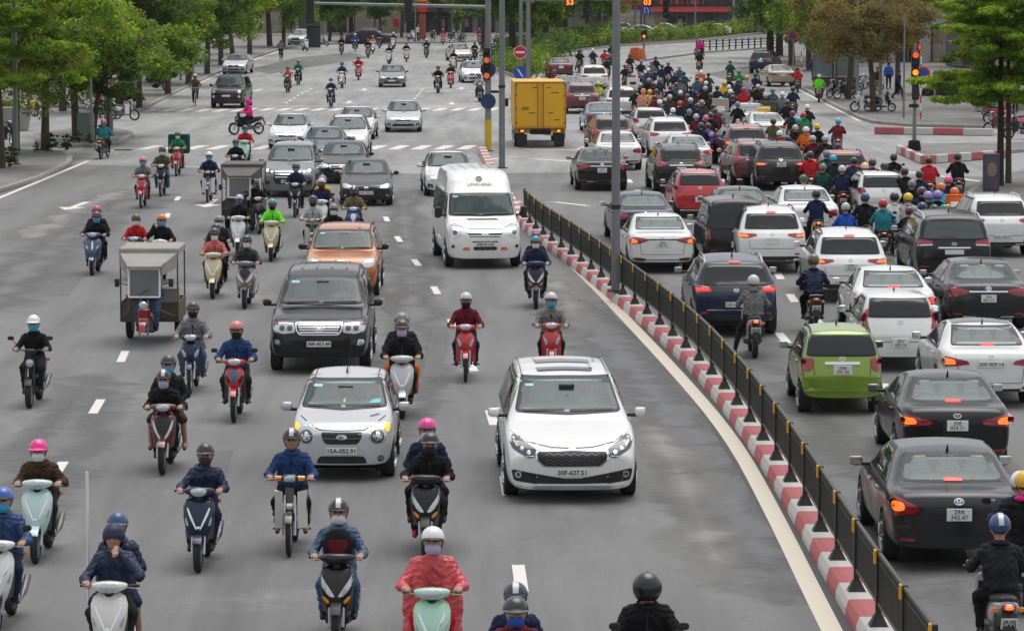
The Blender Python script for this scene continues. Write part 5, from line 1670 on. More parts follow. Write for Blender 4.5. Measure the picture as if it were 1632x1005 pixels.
 for sx in (-1, 1):
  MB().rings([sup(sx * .15, .80, .72, .035, .03, 'y', 10), sup(sx * .15, .84, .72, .03, .025, 'y', 10)]).obj('rear_turn_signal', M_amber, root, False)
 return root
BIKES = {}
def bike_proto(k):
 if k not in BIKES:
  BIKES[k] = mk_bike(k)
 return BIKES[k]
def mk_bicycle():
 root = empty('bicycle', link=False)
 bike_wheel(root, -.52, .33, .018, True)
 bike_wheel(root, .52, .33, .018, True)
 f = MB().tube([(0, -.42, .92), (0, -.40, .82), (0, .0, .30), (0, .17, .88)], .017, n=7)
 f.tube([(0, -.40, .82), (0, .14, .78)], .016, n=7).tube([(0, 0, .30), (0, .52, .33), (0, .14, .78)], .012, n=6).tube([(0, -.40, .82), (0, -.52, .33)], .013, n=6)
 f.obj('frame', PM, root, False)
 MB().tube([(-.28, -.36, 1.04), (-.12, -.43, 1.02), (.12, -.43, 1.02), (.28, -.36, 1.04)], .013, n=6).tube([(0, -.43, 1.02), (0, -.42, .9)], .014, n=6).obj('handlebar', M_rim, root, False)
 MB().rings([sup(0, .05, .90, .03, .02, 'y', 10), sup(0, .18, .91, .07, .03, 'y', 10), sup(0, .30, .91, .06, .025, 'y', 10)]).obj('saddle', M_seat, root, False)
 MB().box((0, -.66, .93), (.34, .24, .22), ch=.02, taper=1.15).obj('basket', M_metal, root, False)
 return root
# ------------------------------------------------------------------ the street
def asphalt(name, k):
 m, nt, b = newmat(name)
 tc = nt.nodes.new('ShaderNodeTexCoord')
 def nz(scale, detail=6, rough=.6, vec=None, dist=0):
  n = nt.nodes.new('ShaderNodeTexNoise')
  n.inputs['Scale'].default_value = scale
  n.inputs['Detail'].default_value = detail
  n.inputs['Roughness'].default_value = rough
  n.inputs['Distortion'].default_value = dist
  nt.links.new(vec or tc.outputs['Object'], n.inputs['Vector'])
  return n.outputs['Fac']
 def ramp(fac, stops):
  r = nt.nodes.new('ShaderNodeValToRGB')
  while len(r.color_ramp.elements) < len(stops):
   r.color_ramp.elements.new(.5)
  for e, (p, c) in zip(r.color_ramp.elements, stops):
   e.position, e.color = p, (c, c, c, 1)
  nt.links.new(fac, r.inputs['Fac'])
  return r.outputs['Color']
 def mul(a, b_, f=1.0):
  x = nt.nodes.new('ShaderNodeMix')
  x.data_type, x.blend_type = 'RGBA', 'MULTIPLY'
  x.inputs['Factor'].default_value = f
  nt.links.new(a, x.inputs['A'])
  nt.links.new(b_, x.inputs['B'])
  return x.outputs['Result']
 mp = nt.nodes.new('ShaderNodeMapping')           # wear and damp run along the lanes
 mp.inputs['Scale'].default_value = (1.0, .09, 1)
 mp.inputs['Rotation'].default_value = (0, 0, R(-3))
 nt.links.new(tc.outputs['Object'], mp.inputs['Vector'])
 base = nt.nodes.new('ShaderNodeRGB')
 base.outputs[0].default_value = (.162 * k, .162 * k, .161 * k, 1)
 c = mul(base.outputs[0], ramp(nz(.055, 4), [(.3, .78), (.7, 1.14)]))
 c = mul(c, ramp(nz(1.1, 5, vec=mp.outputs[0]), [(.28, .72), (.60, 1.08)]))
 c = mul(c, ramp(nz(.22, 7, .7, vec=mp.outputs[0], dist=1.2), [(.30, .52), (.44, 1.0)]))
 c = mul(c, ramp(nz(.16, 8, .72, dist=.8), [(.58, 1.0), (.70, 1.38)]))
 c = mul(c, ramp(nz(38, 2, .8), [(.3, .80), (.7, 1.18)]))
 nt.links.new(c, b.inputs['Base Color'])
 nt.links.new(ramp(nz(.22, 7, .7, vec=mp.outputs[0], dist=1.2), [(.27, .55), (.42, .78)]), b.inputs['Roughness'])
 bp = nt.nodes.new('ShaderNodeBump')
 bp.inputs['Strength'].default_value = .35
 bp.inputs['Distance'].default_value = .01
 nt.links.new(nz(55, 2), bp.inputs['Height'])
 nt.links.new(bp.outputs['Normal'], b.inputs['Normal'])
 return m
def paving(name, col, brick=True, sc=2.2):
 m, nt, b = newmat(name)
 tc = nt.nodes.new('ShaderNodeTexCoord')
 br = nt.nodes.new('ShaderNodeTexBrick')
 br.inputs['Color1'].default_value = (*[c * 1.1 for c in col], 1)
 br.inputs['Color2'].default_value = (*[c * .86 for c in col], 1)
 br.inputs['Mortar'].default_value = (*[c * .5 for c in col], 1)
 br.inputs['Scale'].default_value = sc
 br.inputs['Mortar Size'].default_value = .012
 nt.links.new(tc.outputs['Object'], br.inputs['Vector'])
 nz = nt.nodes.new('ShaderNodeTexNoise')
 nz.inputs['Scale'].default_value = .5
 nz.inputs['Detail'].default_value = 8
 nt.links.new(tc.outputs['Object'], nz.inputs['Vector'])
 mx = nt.nodes.new('ShaderNodeMix')
 mx.data_type, mx.blend_type = 'RGBA', 'MULTIPLY'
 mx.inputs['Factor'].default_value = .75
 nt.links.new(br.outputs['Color'], mx.inputs['A'])
 rp = nt.nodes.new('ShaderNodeValToRGB')
 rp.color_ramp.elements[0].position, rp.color_ramp.elements[0].color = .3, (.55, .55, .55, 1)
 rp.color_ramp.elements[1].position, rp.color_ramp.elements[1].color = .7, (1.2, 1.2, 1.2, 1)
 nt.links.new(nz.outputs['Fac'], rp.inputs['Fac'])
 nt.links.new(rp.outputs['Color'], mx.inputs['B'])
 nt.links.new(mx.outputs['Result'], b.inputs['Base Color'])
 b.inputs['Roughness'].default_value = .8
 return m
def wornpaint(name, col, lo=.34, hi=.44):
 """road paint, worn through in places"""
 m, nt, b = newmat(name)
 tc = nt.nodes.new('ShaderNodeTexCoord')
 n = nt.nodes.new('ShaderNodeTexNoise')
 n.inputs['Scale'].default_value = 3.0
 n.inputs['Detail'].default_value = 9
 n.inputs['Roughness'].default_value = .75
 nt.links.new(tc.outputs['Object'], n.inputs['Vector'])
 r = nt.nodes.new('ShaderNodeValToRGB')
 r.color_ramp.elements[0].position, r.color_ramp.elements[0].color = lo, (*[c * .35 for c in col], 1)
 r.color_ramp.elements[1].position, r.color_ramp.elements[1].color = hi, (*col, 1)
 nt.links.new(n.outputs['Fac'], r.inputs['Fac'])
 nt.links.new(r.outputs['Color'], b.inputs['Base Color'])
 b.inputs['Roughness'].default_value = .7
 return m
M_asph = asphalt('asphalt', 1.0)
M_asph2 = asphalt('old_asphalt', 1.75)
M_asph3 = asphalt('fresh_asphalt', .8)
M_line = wornpaint('road_paint', (.66, .64, .60), .30, .40)
M_cream = wornpaint('edge_line_paint', (.62, .56, .47), .26, .34)
M_gut = mat('gutter_asphalt', (.055, .055, .056), rough=.7, noise=.35, nscale=3)
M_pave = paving('pavement_tiles', (.20, .195, .19))
M_kerb = mat('kerb_stone', (.26, .255, .245), rough=.85, noise=.3, nscale=2)
M_soil = mat('soil', (.07, .05, .032), rough=.95, noise=.5, nscale=5, bump=.6, bscale=12)
M_conc = mat('concrete', (.30, .295, .28), rough=.85, noise=.3, nscale=1.2)
def flat(name, polys, z, m, kind='structure'):
 b = MB()
 for p in polys:
  b.add([(q[0], q[1], z) for q in p], [tuple(range(len(p)))])
 o = b.obj(name, m, smooth=0)
 return tag(o, kind=kind)
# ground under everything
g = MB()
xs = [-900, -300, -120, -60, -30, 0, 30, 60, 120, 300, 900]
ys = [-80, 0, 40, 80, 120, 160, 200, 260, 340, 460, 700, 1400, 2600]
g.add([(x, y, 0) for y in ys for x in xs], [(j * 11 + i, j * 11 + i + 1, j * 11 + 12 + i, j * 11 + 11 + i) for j in range(12) for i in range(10)])
tag(g.obj('road', M_asph, smooth=0), kind='structure')
flat('road', [[tuple(at(*p)[:2]) for p in ((-300, 250), (120, 262), (330, 268), (480, 275), (700, 277), (1000, 274), (1250, 277), (1800, 285), (1800, 64), (-300, 64))]], .002, M_asph2)
flat('road_patch', [[tuple(at(*p)[:2]) for p in q] for q in (((1125, 118), (1200, 104), (1262, 118), (1290, 134), (1180, 134)), ((395, 112), (470, 92), (560, 84), (590, 92), (430, 118)))], .0035, M_asph3)
def P2(l):
 return [tuple(at(*p)[:2]) for p in l]
def slab(name, px, h=.14, m=None, world=None):
 p = world or P2(px)
 b = MB()
 b.prism(p, 0.002, h, 'z', 0)
 o = b.obj(name, [m or M_pave], smooth=0)
 tag(o, kind='structure')
 # kerb stones round the edge
 k = MB()
 n = len(p)
 pc = np.mean(np.array(p), 0)
 for i in range(n):
  a, c = Vector((*p[i], 0)), Vector((*p[(i + 1) % n], 0))
  L = (c - a).length
  if L < .3 or L > 260:
   continue
  ang = math.atan2(c.y - a.y, c.x - a.x)
  mid = (a + c) / 2
  k.box((mid.x, mid.y, h / 2 + .012), (L + .1, .24, h + .02), rz=ang, ch=.02)
 ko = k.obj('kerb', M_kerb, smooth=0)
 tag(ko, kind='structure')
 return o
slab('pavement', [(-150, 350), (0, 306), (60, 287), (108, 264), (112, 254), (100, 246), (40, 244), (-150, 250)])
slab('pavement', [(60, 230), (100, 236), (150, 234), (190, 229), (209, 219), (205, 213), (180, 209), (110, 210), (60, 218)])
slab('pavement', [(206, 184), (222, 178), (300, 139), (352, 114), (400, 94), (440, 81), (490, 72.5), (560, 70), (720, 69), (800, 64), (800, 38), (-150, 38), (-150, 165), (100, 172), (190, 178)])
slab('median_island', [(790, 112), (816, 121), (838, 131), (850, 128), (858, 106), (874, 90), (921, 81), (967, 76), (1110, 67), (1215, 53), (1215, 48), (1100, 58), (980, 66), (900, 72), (850, 82), (800, 94), (772, 102)], m=M_soil)
slab('median_island', [(1024, 98), (1126, 84.5), (1240, 76.5), (1240, 74.5), (1126, 81.5), (1026, 93)], m=M_conc)
slab('pavement', [(1240, 118), (1268, 136), (1300, 154), (1335, 172), (1372, 190), (1395, 197), (1450, 202), (1740, 208), (1740, 62), (1262, 62), (1242, 84)])
slab('pavement', [(1436, 240), (1444, 248), (1470, 254), (1540, 251), (1600, 245), (1740, 233), (1740, 226), (1600, 233), (1460, 235)])
slab('pavement', [(1534, 322), (1572, 291), (1630, 276), (1760, 262), (1760, 372), (1640, 352), (1560, 336)])
slab('pavement', None, world=[(-900, 404), (900, 404), (900, 600), (-900, 600)])
# ------------------------------------------------------------------ road markings
def quad_line(pts, w):
 """ribbon of width w along world points"""
 out = []
 P = [Vector((*p[:2], 0)) for p in pts]
 for a, b in zip(P[:-1], P[1:]):
  t = (b - a).normalized()
  n = Vector((-t.y, t.x, 0)) * w / 2
  out.append([(a - n)[:2], (b - n)[:2], (b + n)[:2], (a + n)[:2]])
 return out
def ribbon(pts, w):
 P = [Vector((*p[:2], 0)) for p in pts]
 l, r = [], []
 for i, p in enumerate(P):
  t = (P[min(i + 1, len(P) - 1)] - P[max(i - 1, 0)]).normalized()
  n = Vector((-t.y, t.x, 0)) * w / 2
  l.append((p - n)[:2])
  r.append((p + n)[:2])
 return [[l[i], l[i + 1], r[i + 1], r[i]] for i in range(len(P) - 1)]
def smoothline(px, step=2.0):
 p = np.array([at(*q)[:2] for q in px])
 p = chaikin(p, 3, closed=False)
 seg = np.linalg.norm(np.diff(p, axis=0), axis=1)
 c = np.concatenate([[0], np.cumsum(seg)])
 t = np.arange(0, c[-1], step)
 return np.stack([np.interp(t, c, p[:, 0]), np.interp(t, c, p[:, 1])], 1)
edge_px = [(1420, 1180), (1325, 1005), (1240, 830), (1170, 700), (1085, 600), (1000, 510), (950, 458), (905, 415), (860, 376), (842, 358)]
flat('edge_line', ribbon(smoothline(edge_px), .26), .005, M_cream)
gl = smoothline([(1460, 1180), (1350, 1003), (1200, 746), (1107, 610), (1036, 518), (984, 474), (930, 430), (886, 396), (846, 356)])
flat('gutter_strip', ribbon(gl, .5), .003, M_gut)
flat('edge_line', ribbon(smoothline([(-60, 340), (0, 315), (70, 286), (142, 256)]), .18), .005, M_line)
flat('edge_line', ribbon(smoothline([(208, 185), (300, 141), (352, 117), (400, 97), (445, 82)]), .18), .005, M_line)
flat('edge_line', ribbon(smoothline([(1262, 137), (1300, 157), (1372, 194)]), .2), .005, M_line)
flat('edge_line', ribbon(smoothline([(842, 200), (852, 150), (862, 112), (880, 92), (935, 81)]), .2), .005, M_line)
dash = []
for px in ([(829, 942), (829, 920)], ):
 pass
def dashes(px, L=2.0, gap=4.0, w=.20, phase=0.0):
 p = smoothline(px, .25)
 seg = np.concatenate([[0], np.cumsum(np.linalg.norm(np.diff(p, axis=0), axis=1))])
 t = phase
 while t + L < seg[-1]:
  a = [np.interp(t, seg, p[:, k]) for k in (0, 1)]
  b = [np.interp(t + L, seg, p[:, k]) for k in (0, 1)]
  dash.extend(quad_line([a, b], w))
  t += L + gap
dashes([(832, 943), (823, 880), (807, 770), (785, 657), (735, 545), (695, 460), (661, 415), (633, 379), (614, 347), (600, 310), (612, 270), (617, 258)], gap=6.0, w=.17)
dashes([(83, 765), (145, 665), (195, 575), (235, 470), (258, 400), (262, 350), (278, 323), (297, 298)], gap=6.0, w=.17)
dashes([(652, 166), (664, 155), (676, 139)], L=1.6, gap=2.2, w=.16)
dashes([(455, 165), (480, 149), (502, 139)], L=1.6, gap=2.2, w=.16)
dashes([(1300, 600), (1190, 470), (1105, 390), (1060, 340), (1010, 300), (985, 262)])
dashes([(1560, 900), (1420, 610), (1290, 500), (1270, 490), (1225, 410)])
dashes([(930, 262), (960, 228), (975, 195)], w=.16)
flat('lane_marking', dash, .005, M_line)
z = []
for y, x0, x1, step, w, ln, sk in ((235, 240, 770, 36, .52, 3.4, -4.0), (174.5, 398, 790, 27.6, .5, 3.4, -3), (237, 930, 1240, 37, .5, 3.0, 0), (176, 240, 398, 28, .5, 3.4, -3)):
 x = x0
 while x < x1:
  c = at(x, y)
  z.append([(c.x - w / 2 - .2, c.y - ln / 2), (c.x + w / 2 - .2, c.y - ln / 2), (c.x + w / 2 + .2, c.y + ln / 2), (c.x - w / 2 + .2, c.y + ln / 2)])
  x += step
flat('crosswalk', z, .005, M_line)
flat('stop_line', quad_line(P2([(398, 169), (795, 171)]), .35) + quad_line(P2([(1400, 268), (1570, 290)]), .3) + quad_line(P2([(835, 238), (1010, 240)]), .3), .005, M_line)
def arrow(px, py, ang, s=1.0, turn=0):
 c = at(px, py)
 sh = [(-.10, -1.6), (.10, -1.6), (.10, .6), (.40, .6), (0, 1.7), (-.40, .6), (-.10, .6)]
 out = [sh]
 if turn:
  out = [[(-.12, -1.8), (.12, -1.8), (.12, .3), (-.12, .3)], [(.12, .3), (-.12, .3), (turn * .9, 1.2), (turn * .9, 1.0)] if turn > 0 else [(-.12, .3), (.12, .3), (-.9, 1.0), (-.9, 1.25)], [(turn * .8, .7), (turn * 1.7, 1.2), (turn * .8, 1.7)]]
 a = R(ang)
 return [[(c.x + s * (x * math.cos(a) - y * math.sin(a)), c.y + s * (x * math.sin(a) + y * math.cos(a))) for x, y in poly] for poly in out]
ar = []
for q in ((122, 328, 176), (335, 324, 180), (705, 322, 184), (410, 144, 175), (580, 143, 180), (556, 163, 180), (735, 141, 180), (720, 165, 182)):
 ar += arrow(*q, s=1.15)
for q in ((893, 323, 30, 1.0, -1), (860, 254, 40, 1.2, -1)):
 ar += arrow(*q[:3], s=q[3], turn=q[4])
flat('road_arrow', ar, .005, M_line)
flat('road_patch', [[tuple(at(*p)[:2]) for p in q] for q in (((330, 720), (372, 716), (352, 800), (300, 806)), ((690, 520), (716, 520), (700, 600), (672, 600)), ((100, 420), (150, 418), (110, 470), (50, 474)))], .0035, M_asph3)
def stain(name, col, lo, hi, rough, sc):
 m, nt, b = newmat(name)
 b.inputs['Base Color'].default_value = (*col, 1)
 b.inputs['Roughness'].default_value = rough
 tc = nt.nodes.new('ShaderNodeTexCoord')
 n = nt.nodes.new('ShaderNodeTexNoise')
 n.inputs['Scale'].default_value = sc
 n.inputs['Detail'].default_value = 9
 n.inputs['Roughness'].default_value = .68
 n.inputs['Distortion'].default_value = .6
 nt.links.new(tc.outputs['Object'], n.inputs['Vector'])
 uv = nt.nodes.new('ShaderNodeSeparateXYZ')
 nt.links.new(tc.outputs['UV'], uv.inputs[0])
 f = nt.nodes.new('ShaderNodeMath')
 f.operation = 'MULTIPLY_ADD'
 f.inputs[1].default_value = .45
 nt.links.new(uv.outputs[0], f.inputs[0])
 nt.links.new(n.outputs['Fac'], f.inputs[2])
 r = nt.nodes.new('ShaderNodeMapRange')
 r.inputs['From Min'].default_value, r.inputs['From Max'].default_value = lo, hi
 nt.links.new(f.outputs[0], r.inputs[0])
 t = nt.nodes.new('ShaderNodeBsdfTransparent')
 mx = nt.nodes.new('ShaderNodeMixShader')
 nt.links.new(r.outputs[0], mx.inputs[0])
 nt.links.new(t.outputs[0], mx.inputs[1])
 nt.links.new(b.outputs[0], mx.inputs[2])
 nt.links.new(mx.outputs[0], nt.nodes['Material Output'].inputs[0])
 return m
def stainribbon(name, px, w, z, m):
 """u falls to 0 at both edges so the stain frays out"""
 p = smoothline(px, 1.5)
 v, f, u = [], [], []
 for i, q in enumerate(p):
  t = p[min(i + 1, len(p) - 1)] - p[max(i - 1, 0)]
  t = t / np.hypot(*t)
  n = np.array([-t[1], t[0]]) * w / 2
  e = min(1, i / 4, (len(p) - 1 - i) / 4)
  for k in (-1, -.5, 0, .5, 1):
   v.append((*(q + n * k), z))
   u.append((1 - abs(k)) * e)
 for i in range(len(p) - 1):
  for k in range(4):
   f.append((i * 5 + k, i * 5 + k + 1, i * 5 + 6 + k, i * 5 + 5 + k))
 o = MB().add(v, f).obj(name, m, smooth=0)
 ul = o.data.uv_layers.new(name='UVMap')
 for lp in o.data.loops:
  ul.data[lp.index].uv = (u[lp.vertex_index], 0)
 tag(o, kind='structure')
M_damp = stain('damp_stain', (.085, .085, .087), .60, .90, .45, .55)
M_damp2 = stain('light_damp_stain', (.118, .117, .116), .62, .98, .6, .4)
M_dust = stain('dust_stain', (.225, .22, .212), .68, .98, .85, .35)
stainribbon('damp_patch', [(1290, 1000), (1180, 830), (1120, 720), (1040, 620), (960, 530), (900, 460)], 2.6, .0028, M_damp)
stainribbon('damp_patch', [(-20, 930), (60, 760), (130, 640), (190, 560)], 2.4, .0028, M_damp2)
stainribbon('damp_patch', [(-60, 520), (30, 440), (110, 370), (190, 330), (300, 300)], 3.4, .0028, M_damp2)
stainribbon('damp_patch', [(640, 300), (650, 400), (660, 520), (650, 640), (640, 760)], 2.0, .0028, M_damp2)
stainribbon('damp_patch', [(1500, 1000), (1330, 760), (1230, 620), (1140, 500)], 2.6, .0028, M_damp2)
stainribbon('dust_patch', [(1180, 990), (1120, 840), (1080, 740), (1000, 620)], 2.4, .0032, M_dust)
stainribbon('dust_patch', [(940, 560), (900, 470), (870, 420)], 2.2, .0032, M_dust)
stainribbon('dust_patch', [(20, 400), (120, 330), (240, 290)], 3.2, .0032, M_dust)
# ------------------------------------------------------------------ median kerb blocks and fence
M_kred = wornpaint('kerb_red_paint', (.42, .105, .115), .32, .43)
M_kwhite = wornpaint('kerb_white_paint', (.52, .505, .475), .32, .42)
kerb_px = [(1500, 1180), (1382, 1000), (1236, 745), (1135, 610), (1060, 539), (1006, 494), (981, 474), (945, 444), (911, 418), (862, 384), (834, 357), (803, 306), (777, 262), (768, 240)]
kl = smoothline(kerb_px, 1.14)
protoblk = {}
def kblock(m):
 p = [(-.57, -.20), (.57, -.20), (.57, .20), (-.57, .20)]
 b = MB()
 b.rings([[(x, y, .004) for x, y in p], [(x, y * .97, .10) for x, y in p], [(x, y * .80, .20) for x, y in p], [(x * .985, y * .74, .212) for x, y in p]])
 return b.mesh('kerb_block', [m], smooth=0)
km = (kblock(M_kwhite), kblock(M_kred))
for i in range(len(kl) - 1):
 a, b = kl[i], kl[i + 1]
 o = mkobj('kerb_block', km[i % 2])
 o.location = ((a[0] + b[0]) / 2, (a[1] + b[1]) / 2, 0)
 o.rotation_euler = (0, 0, math.atan2(b[1] - a[1], b[0] - a[0]))
 tag(o, 'red painted concrete kerb block in the row under the median fence' if i % 2 else 'white painted concrete kerb block in the row under the median fence', 'kerb block', 'red and white kerb blocks under the median fence' if i % 2 == 0 else 'red kerb blocks under the median fence')
M_fence = mat('fence_paint', (.016, .017, .015), rough=.4, noise=.3, nscale=3)
M_refl = mat('reflector_yellow', (.72, .36, .01), rough=.35, noise=.15)
fence = empty('median_fence', (kl[0][0], kl[0][1], .21))
tag(fence, 'long black metal median fence with yellow caps on red and white kerb blocks', 'fence')
fp = [kl[i] * .5 + kl[i + 1] * .5 for i in range(0, len(kl) - 1, 2)]
fp = [p for p in fp if p[1] < 107]
fence_pts = fp
O = Vector(fence.location)
postm = MB().box((0, 0, .45), (.07, .07, .90), ch=.008)
postm.rings([[(x * k, y * k, z) for x, y in ((-1, -1), (1, -1), (1, 1), (-1, 1))] for k, z in ((.11, .003), (.10, .02), (.045, .14))])
postm = postm.mesh('post', [M_fence], smooth=0)
refm = MB().box((0, 0, 0), (.085, .03, .17), ch=.006).mesh('reflector', [M_refl])
for i, p in enumerate(fp):
 o = mkobj('post', postm, fence)
 nx_ = fp[min(i + 1, len(fp) - 1)] - fp[max(i - 1, 0)]
 an = math.atan2(nx_[1], nx_[0])
 o.location = Vector((p[0], p[1], .21)) - O
 o.rotation_euler = (0, 0, an - R(90))
 r_ = mkobj('reflector', refm, o)
 r_.location = (-.046, 0, .82)
 r_.rotation_euler = (0, 0, R(90))
 if i < len(fp) - 1:
  q = fp[i + 1]
  L = float(np.hypot(*(q - p))) - .07
  b = MB()
  b.box((0, 0, .86), (L, .045, .05), ch=.006).box((0, 0, .27), (L, .04, .04), ch=.006).box((0, 0, .76), (L, .02, .02), ch=0)
  nb = 22
  for k in range(nb):
   b.box((-L / 2 + L * (k + .5) / nb, 0, .565), (.036, .018, .59), ch=0)
  po = b.obj('panel', M_fence, fence, smooth=0)
  po.location = Vector(((p[0] + q[0]) / 2, (p[1] + q[1]) / 2, .21)) - O
  po.rotation_euler = (0, 0, math.atan2(q[1] - p[1], q[0] - p[0]))
# ------------------------------------------------------------------ poles, signals, signs
def pole(px, py, r, h, label, name='street_pole', collar=None, m=None, taper=.8, z=0):
 g_ = at(px, py, z)
 root = empty(name, g_)
 MB().tube([(0, 0, .0), (0, 0, h * .5), (0, 0, h)], [r, r * (1 + taper) / 2, r * taper], n=16).obj('shaft', m or M_pole, root)
 MB().lathe([(.001, .03), (r * 1.9, .03), (r * 1.9, .0)], n=16).obj('base_plate', M_black, root)
 if collar:
  MB().lathe([(r * 1.12, collar - .05), (r * 1.12, collar + .05)], n=16).obj('band', M_black, root)
 tag(root, label, 'pole')
 return root
pole(981, 464, .105, 10, 'tall grey steel lamp post rising out of the red and white median kerb', 'lamp_post', collar=2.0, z=.25)
pole(800, 268, .125, 11, 'grey steel pole with a dark collar beside the traffic signal post', 'lamp_post', collar=3.2)
M_blue = mat('sign_blue', (.012, .07, .40), rough=.4, noise=.05)
M_bluebk = mat('sign_back_blue', (.012, .035, .10), rough=.5, noise=.1)
M_sred = mat('sign_red', (.55, .012, .02), rough=.4, noise=.05)
M_swhite = mat('sign_white', (.75, .75, .74), rough=.4, noise=.03)
M_led = mat('led_orange', (.6, .15, .02), rough=.4, noise=0, emit=(1, .20, .02), es=1.7)
M_sigred = mat('signal_red_lit', (.8, .12, .03), rough=.3, noise=0, emit=(1, .055, .012), es=1.4)
M_sigamb = mat('signal_amber_lit', (.8, .3, .03), rough=.3, noise=0, emit=(1, .24, .015), es=1.5)
M_sigdim = mat('signal_dim_lit', (.5, .12, .03), rough=.3, noise=0, emit=(1, .16, .04), es=.5)
M_yel = mat('post_yellow', (.60, .40, .03), rough=.6, noise=.2)
def disc(root, name, r, loc, m, back=None, th=.02):
 o = MB().lathe([(.001, -th / 2), (r, -th / 2), (r, th / 2), (.001, th / 2)], axis='y', n=28).obj(name, m, root)
 o.location = loc
 return o
def sighead(root, loc, n=3, lit=None, litm=None, name='signal_head', w=.34, back=False):
 o = MB().box((0, 0, 0), (w, .22, .36 * n), ch=.03).obj(name, M_black, root)
 o.location = loc
 for k in range(n):
  z = (n - 1) / 2 * .36 - k * .36
  m = litm if lit == k else M_tint
  if not back:
   MB().lathe([(.13, -.11), (.14, -.22), (.15, -.22), (.14, -.11)], c=(0, 0, z), axis='y', n=18).obj('hood', M_black, o)
   MB().lathe([(.001, -.128), (.07, -.124), (.125, -.112)], c=(0, 0, z), axis='y', n=18).obj('lens', m, o)
 return o
# signal post at the tip of the median with a long arm over the oncoming lanes
sp = pole(778, 241, .135, 6.6, 'traffic signal post with long arm and yellow foot at the median tip', 'traffic_signal', taper=.9)
MB().lathe([(.15, .0), (.15, 1.35), (.001, 1.36)], n=16).obj('painted_foot', [M_yel], sp)
MB().tube([(0, 0, 6.15), (-7.8, 0, 6.32)], [.085, .06], n=10).obj('arm', M_pole, sp)
sighead(sp, (-7.6, 0, 6.0), 3, back=True)
sighead(sp, (-3.4, 0, 6.0), 3, back=True)
for zz in (3.78, 3.12):
 h_ = sighead(sp, (-.06, -.26, zz + .3), 2, 1, M_sigdim, w=.3)
disc(sp, 'round_sign', .33, (.0, -.16, 3.48), M_bluebk)
disc(sp, 'round_sign', .33, (.0, -.16, 2.14), M_bluebk)
MB().box((.3, -.1, 2.55), (.34, .1, .12)).obj('signal_bracket', M_black, sp)
# gantry pole with countdown displays, behind the yellow lorry
gp = pole(842, 190, .13, 6.4, 'grey gantry pole behind the yellow lorry carrying two countdown displays', 'traffic_signal')
MB().tube([(-.3, 0, 6.15), (7.6, 0, 6.22)], [.08, .06], n=10).obj('arm', M_pole, gp)
for x_, t_ in ((2.15, '53'), (6.15, '03')):
 b_ = MB().box((0, 0, 0), (.52, .18, .46), ch=.03).obj('countdown_display', M_black, gp)
 b_.location = (x_, -.06, 6.02)
 lettering(t_, .40, M_led, (0, -.095, 0), (R(90), 0, 0), b_, bold=.012)
for x_ in (2.98, 7.1):
 sighead(gp, (x_, -.05, 5.75), 3, w=.30)
np_ = pole(829, 186, .05, 4.3, 'thin post carrying a red no entry sign above a blue round sign', 'sign_post', taper=1)
n1 = disc(np_, 'no_entry_sign', .35, (0, -.09, 3.38), M_sred)
MB().box((0, -.016, 0), (.48, .014, .10), ch=0).obj('white_bar', M_swhite, n1)
MB().lathe([(.325, -.012), (.35, -.012), (.35, -.008)], axis='y', n=28).obj('white_rim', M_swhite, n1)
n2 = disc(np_, 'blue_round_sign', .35, (0, -.09, 2.30), M_blue)
bar_ = MB().box((0, -.016, 0), (.07, .014, .50), ch=0).obj('white_stripe', M_swhite, n2)
bar_.rotation_euler = (0, R(-33), 0)
pole(830, 150, .12, 9, 'grey lamp post behind the no entry sign', 'lamp_post')
# pedestrian signal on the right hand kerb
rp_ = pole(1457, 240, .085, 4.5, 'signal post with red and amber lights on a concrete foot by the crossing', 'traffic_signal', z=.14)
MB().box((0, 0, .22), (.55, .5, .44), ch=.05, taper=.8).obj('concrete_foot', M_dark, rp_)
sighead(rp_, (-.02, -.22, 3.85), 2, 0, M_sigred, w=.34)
sighead(rp_, (-.02, -.22, 3.12), 2, 0, M_sigamb, w=.34)
MB().box((0, -.2, 2.5), (.30, .2, .7), ch=.03).obj('signal_box', M_black, rp_)
MB().box((-.06, -.2, 1.9), (.42, .12, .16), ch=.03).obj('push_button_box', M_black, rp_)
rd = disc(rp_, 'no_parking_sign', .28, (.34, -.12, 3.25), M_blue)
MB().lathe([(.20, -.014), (.28, -.014), (.28, -.010)], axis='y', n=24).obj('red_rim', M_sred, rd)
b_ = MB().box((0, 0, 0), (.16, .12, .22), ch=.02).obj('walk_light', M_black, rp_)
b_.location = (.16, -.16, 4.35)
MB().box((0, -.07, 0), (.10, .02, .15), ch=0).obj('lens', M_red_lit, b_)
pole(1440, 192, .055, 5.5, 'thin grey post on the pavement behind the red pedestrian signal', 'sign_post')
# red and white barrier posts
def ringpost(px, py, h, label):
 root = empty('marker_post', at(px, py, .14))
 for k in range(int(h / .4)):
  MB().tube([(0, 0, k * .4 + .002), (0, 0, k * .4 + .4)], .036, n=10).obj('band', M_swhite if k % 2 else M_sred, root)
 tag(root, label, 'post')
ringpost(1467, 190, 3.2, 'red and white banded post behind the pedestrian signal')
ringpost(1277, 128, 2.6, 'red and white banded post beside the beige saloon at the kerb')
s_ = pole(1264, 132, .06, 4.6, 'grey post with a round blue parking sign beside the beige saloon', 'sign_post')
d_ = disc(s_, 'round_sign', .36, (-.06, -.1, 3.2), M_bluebk)
MB().lathe([(.26, -.014), (.36, -.014), (.36, -.010)], axis='y', n=24).obj('red_rim', M_sred, d_)
for (x_, y_) in ((1012, 66), (1108, 60)):
 pole(x_, y_, .1, 6, 'grey pole beside the hedge' + (' near the amber signal' if x_ < 1100 else ' near the pale shopfront'), 'lamp_post')
ls = pole(1030, 62, .05, 3.2, 'blue square lane sign on a post in the hedge', 'sign_post', taper=1)
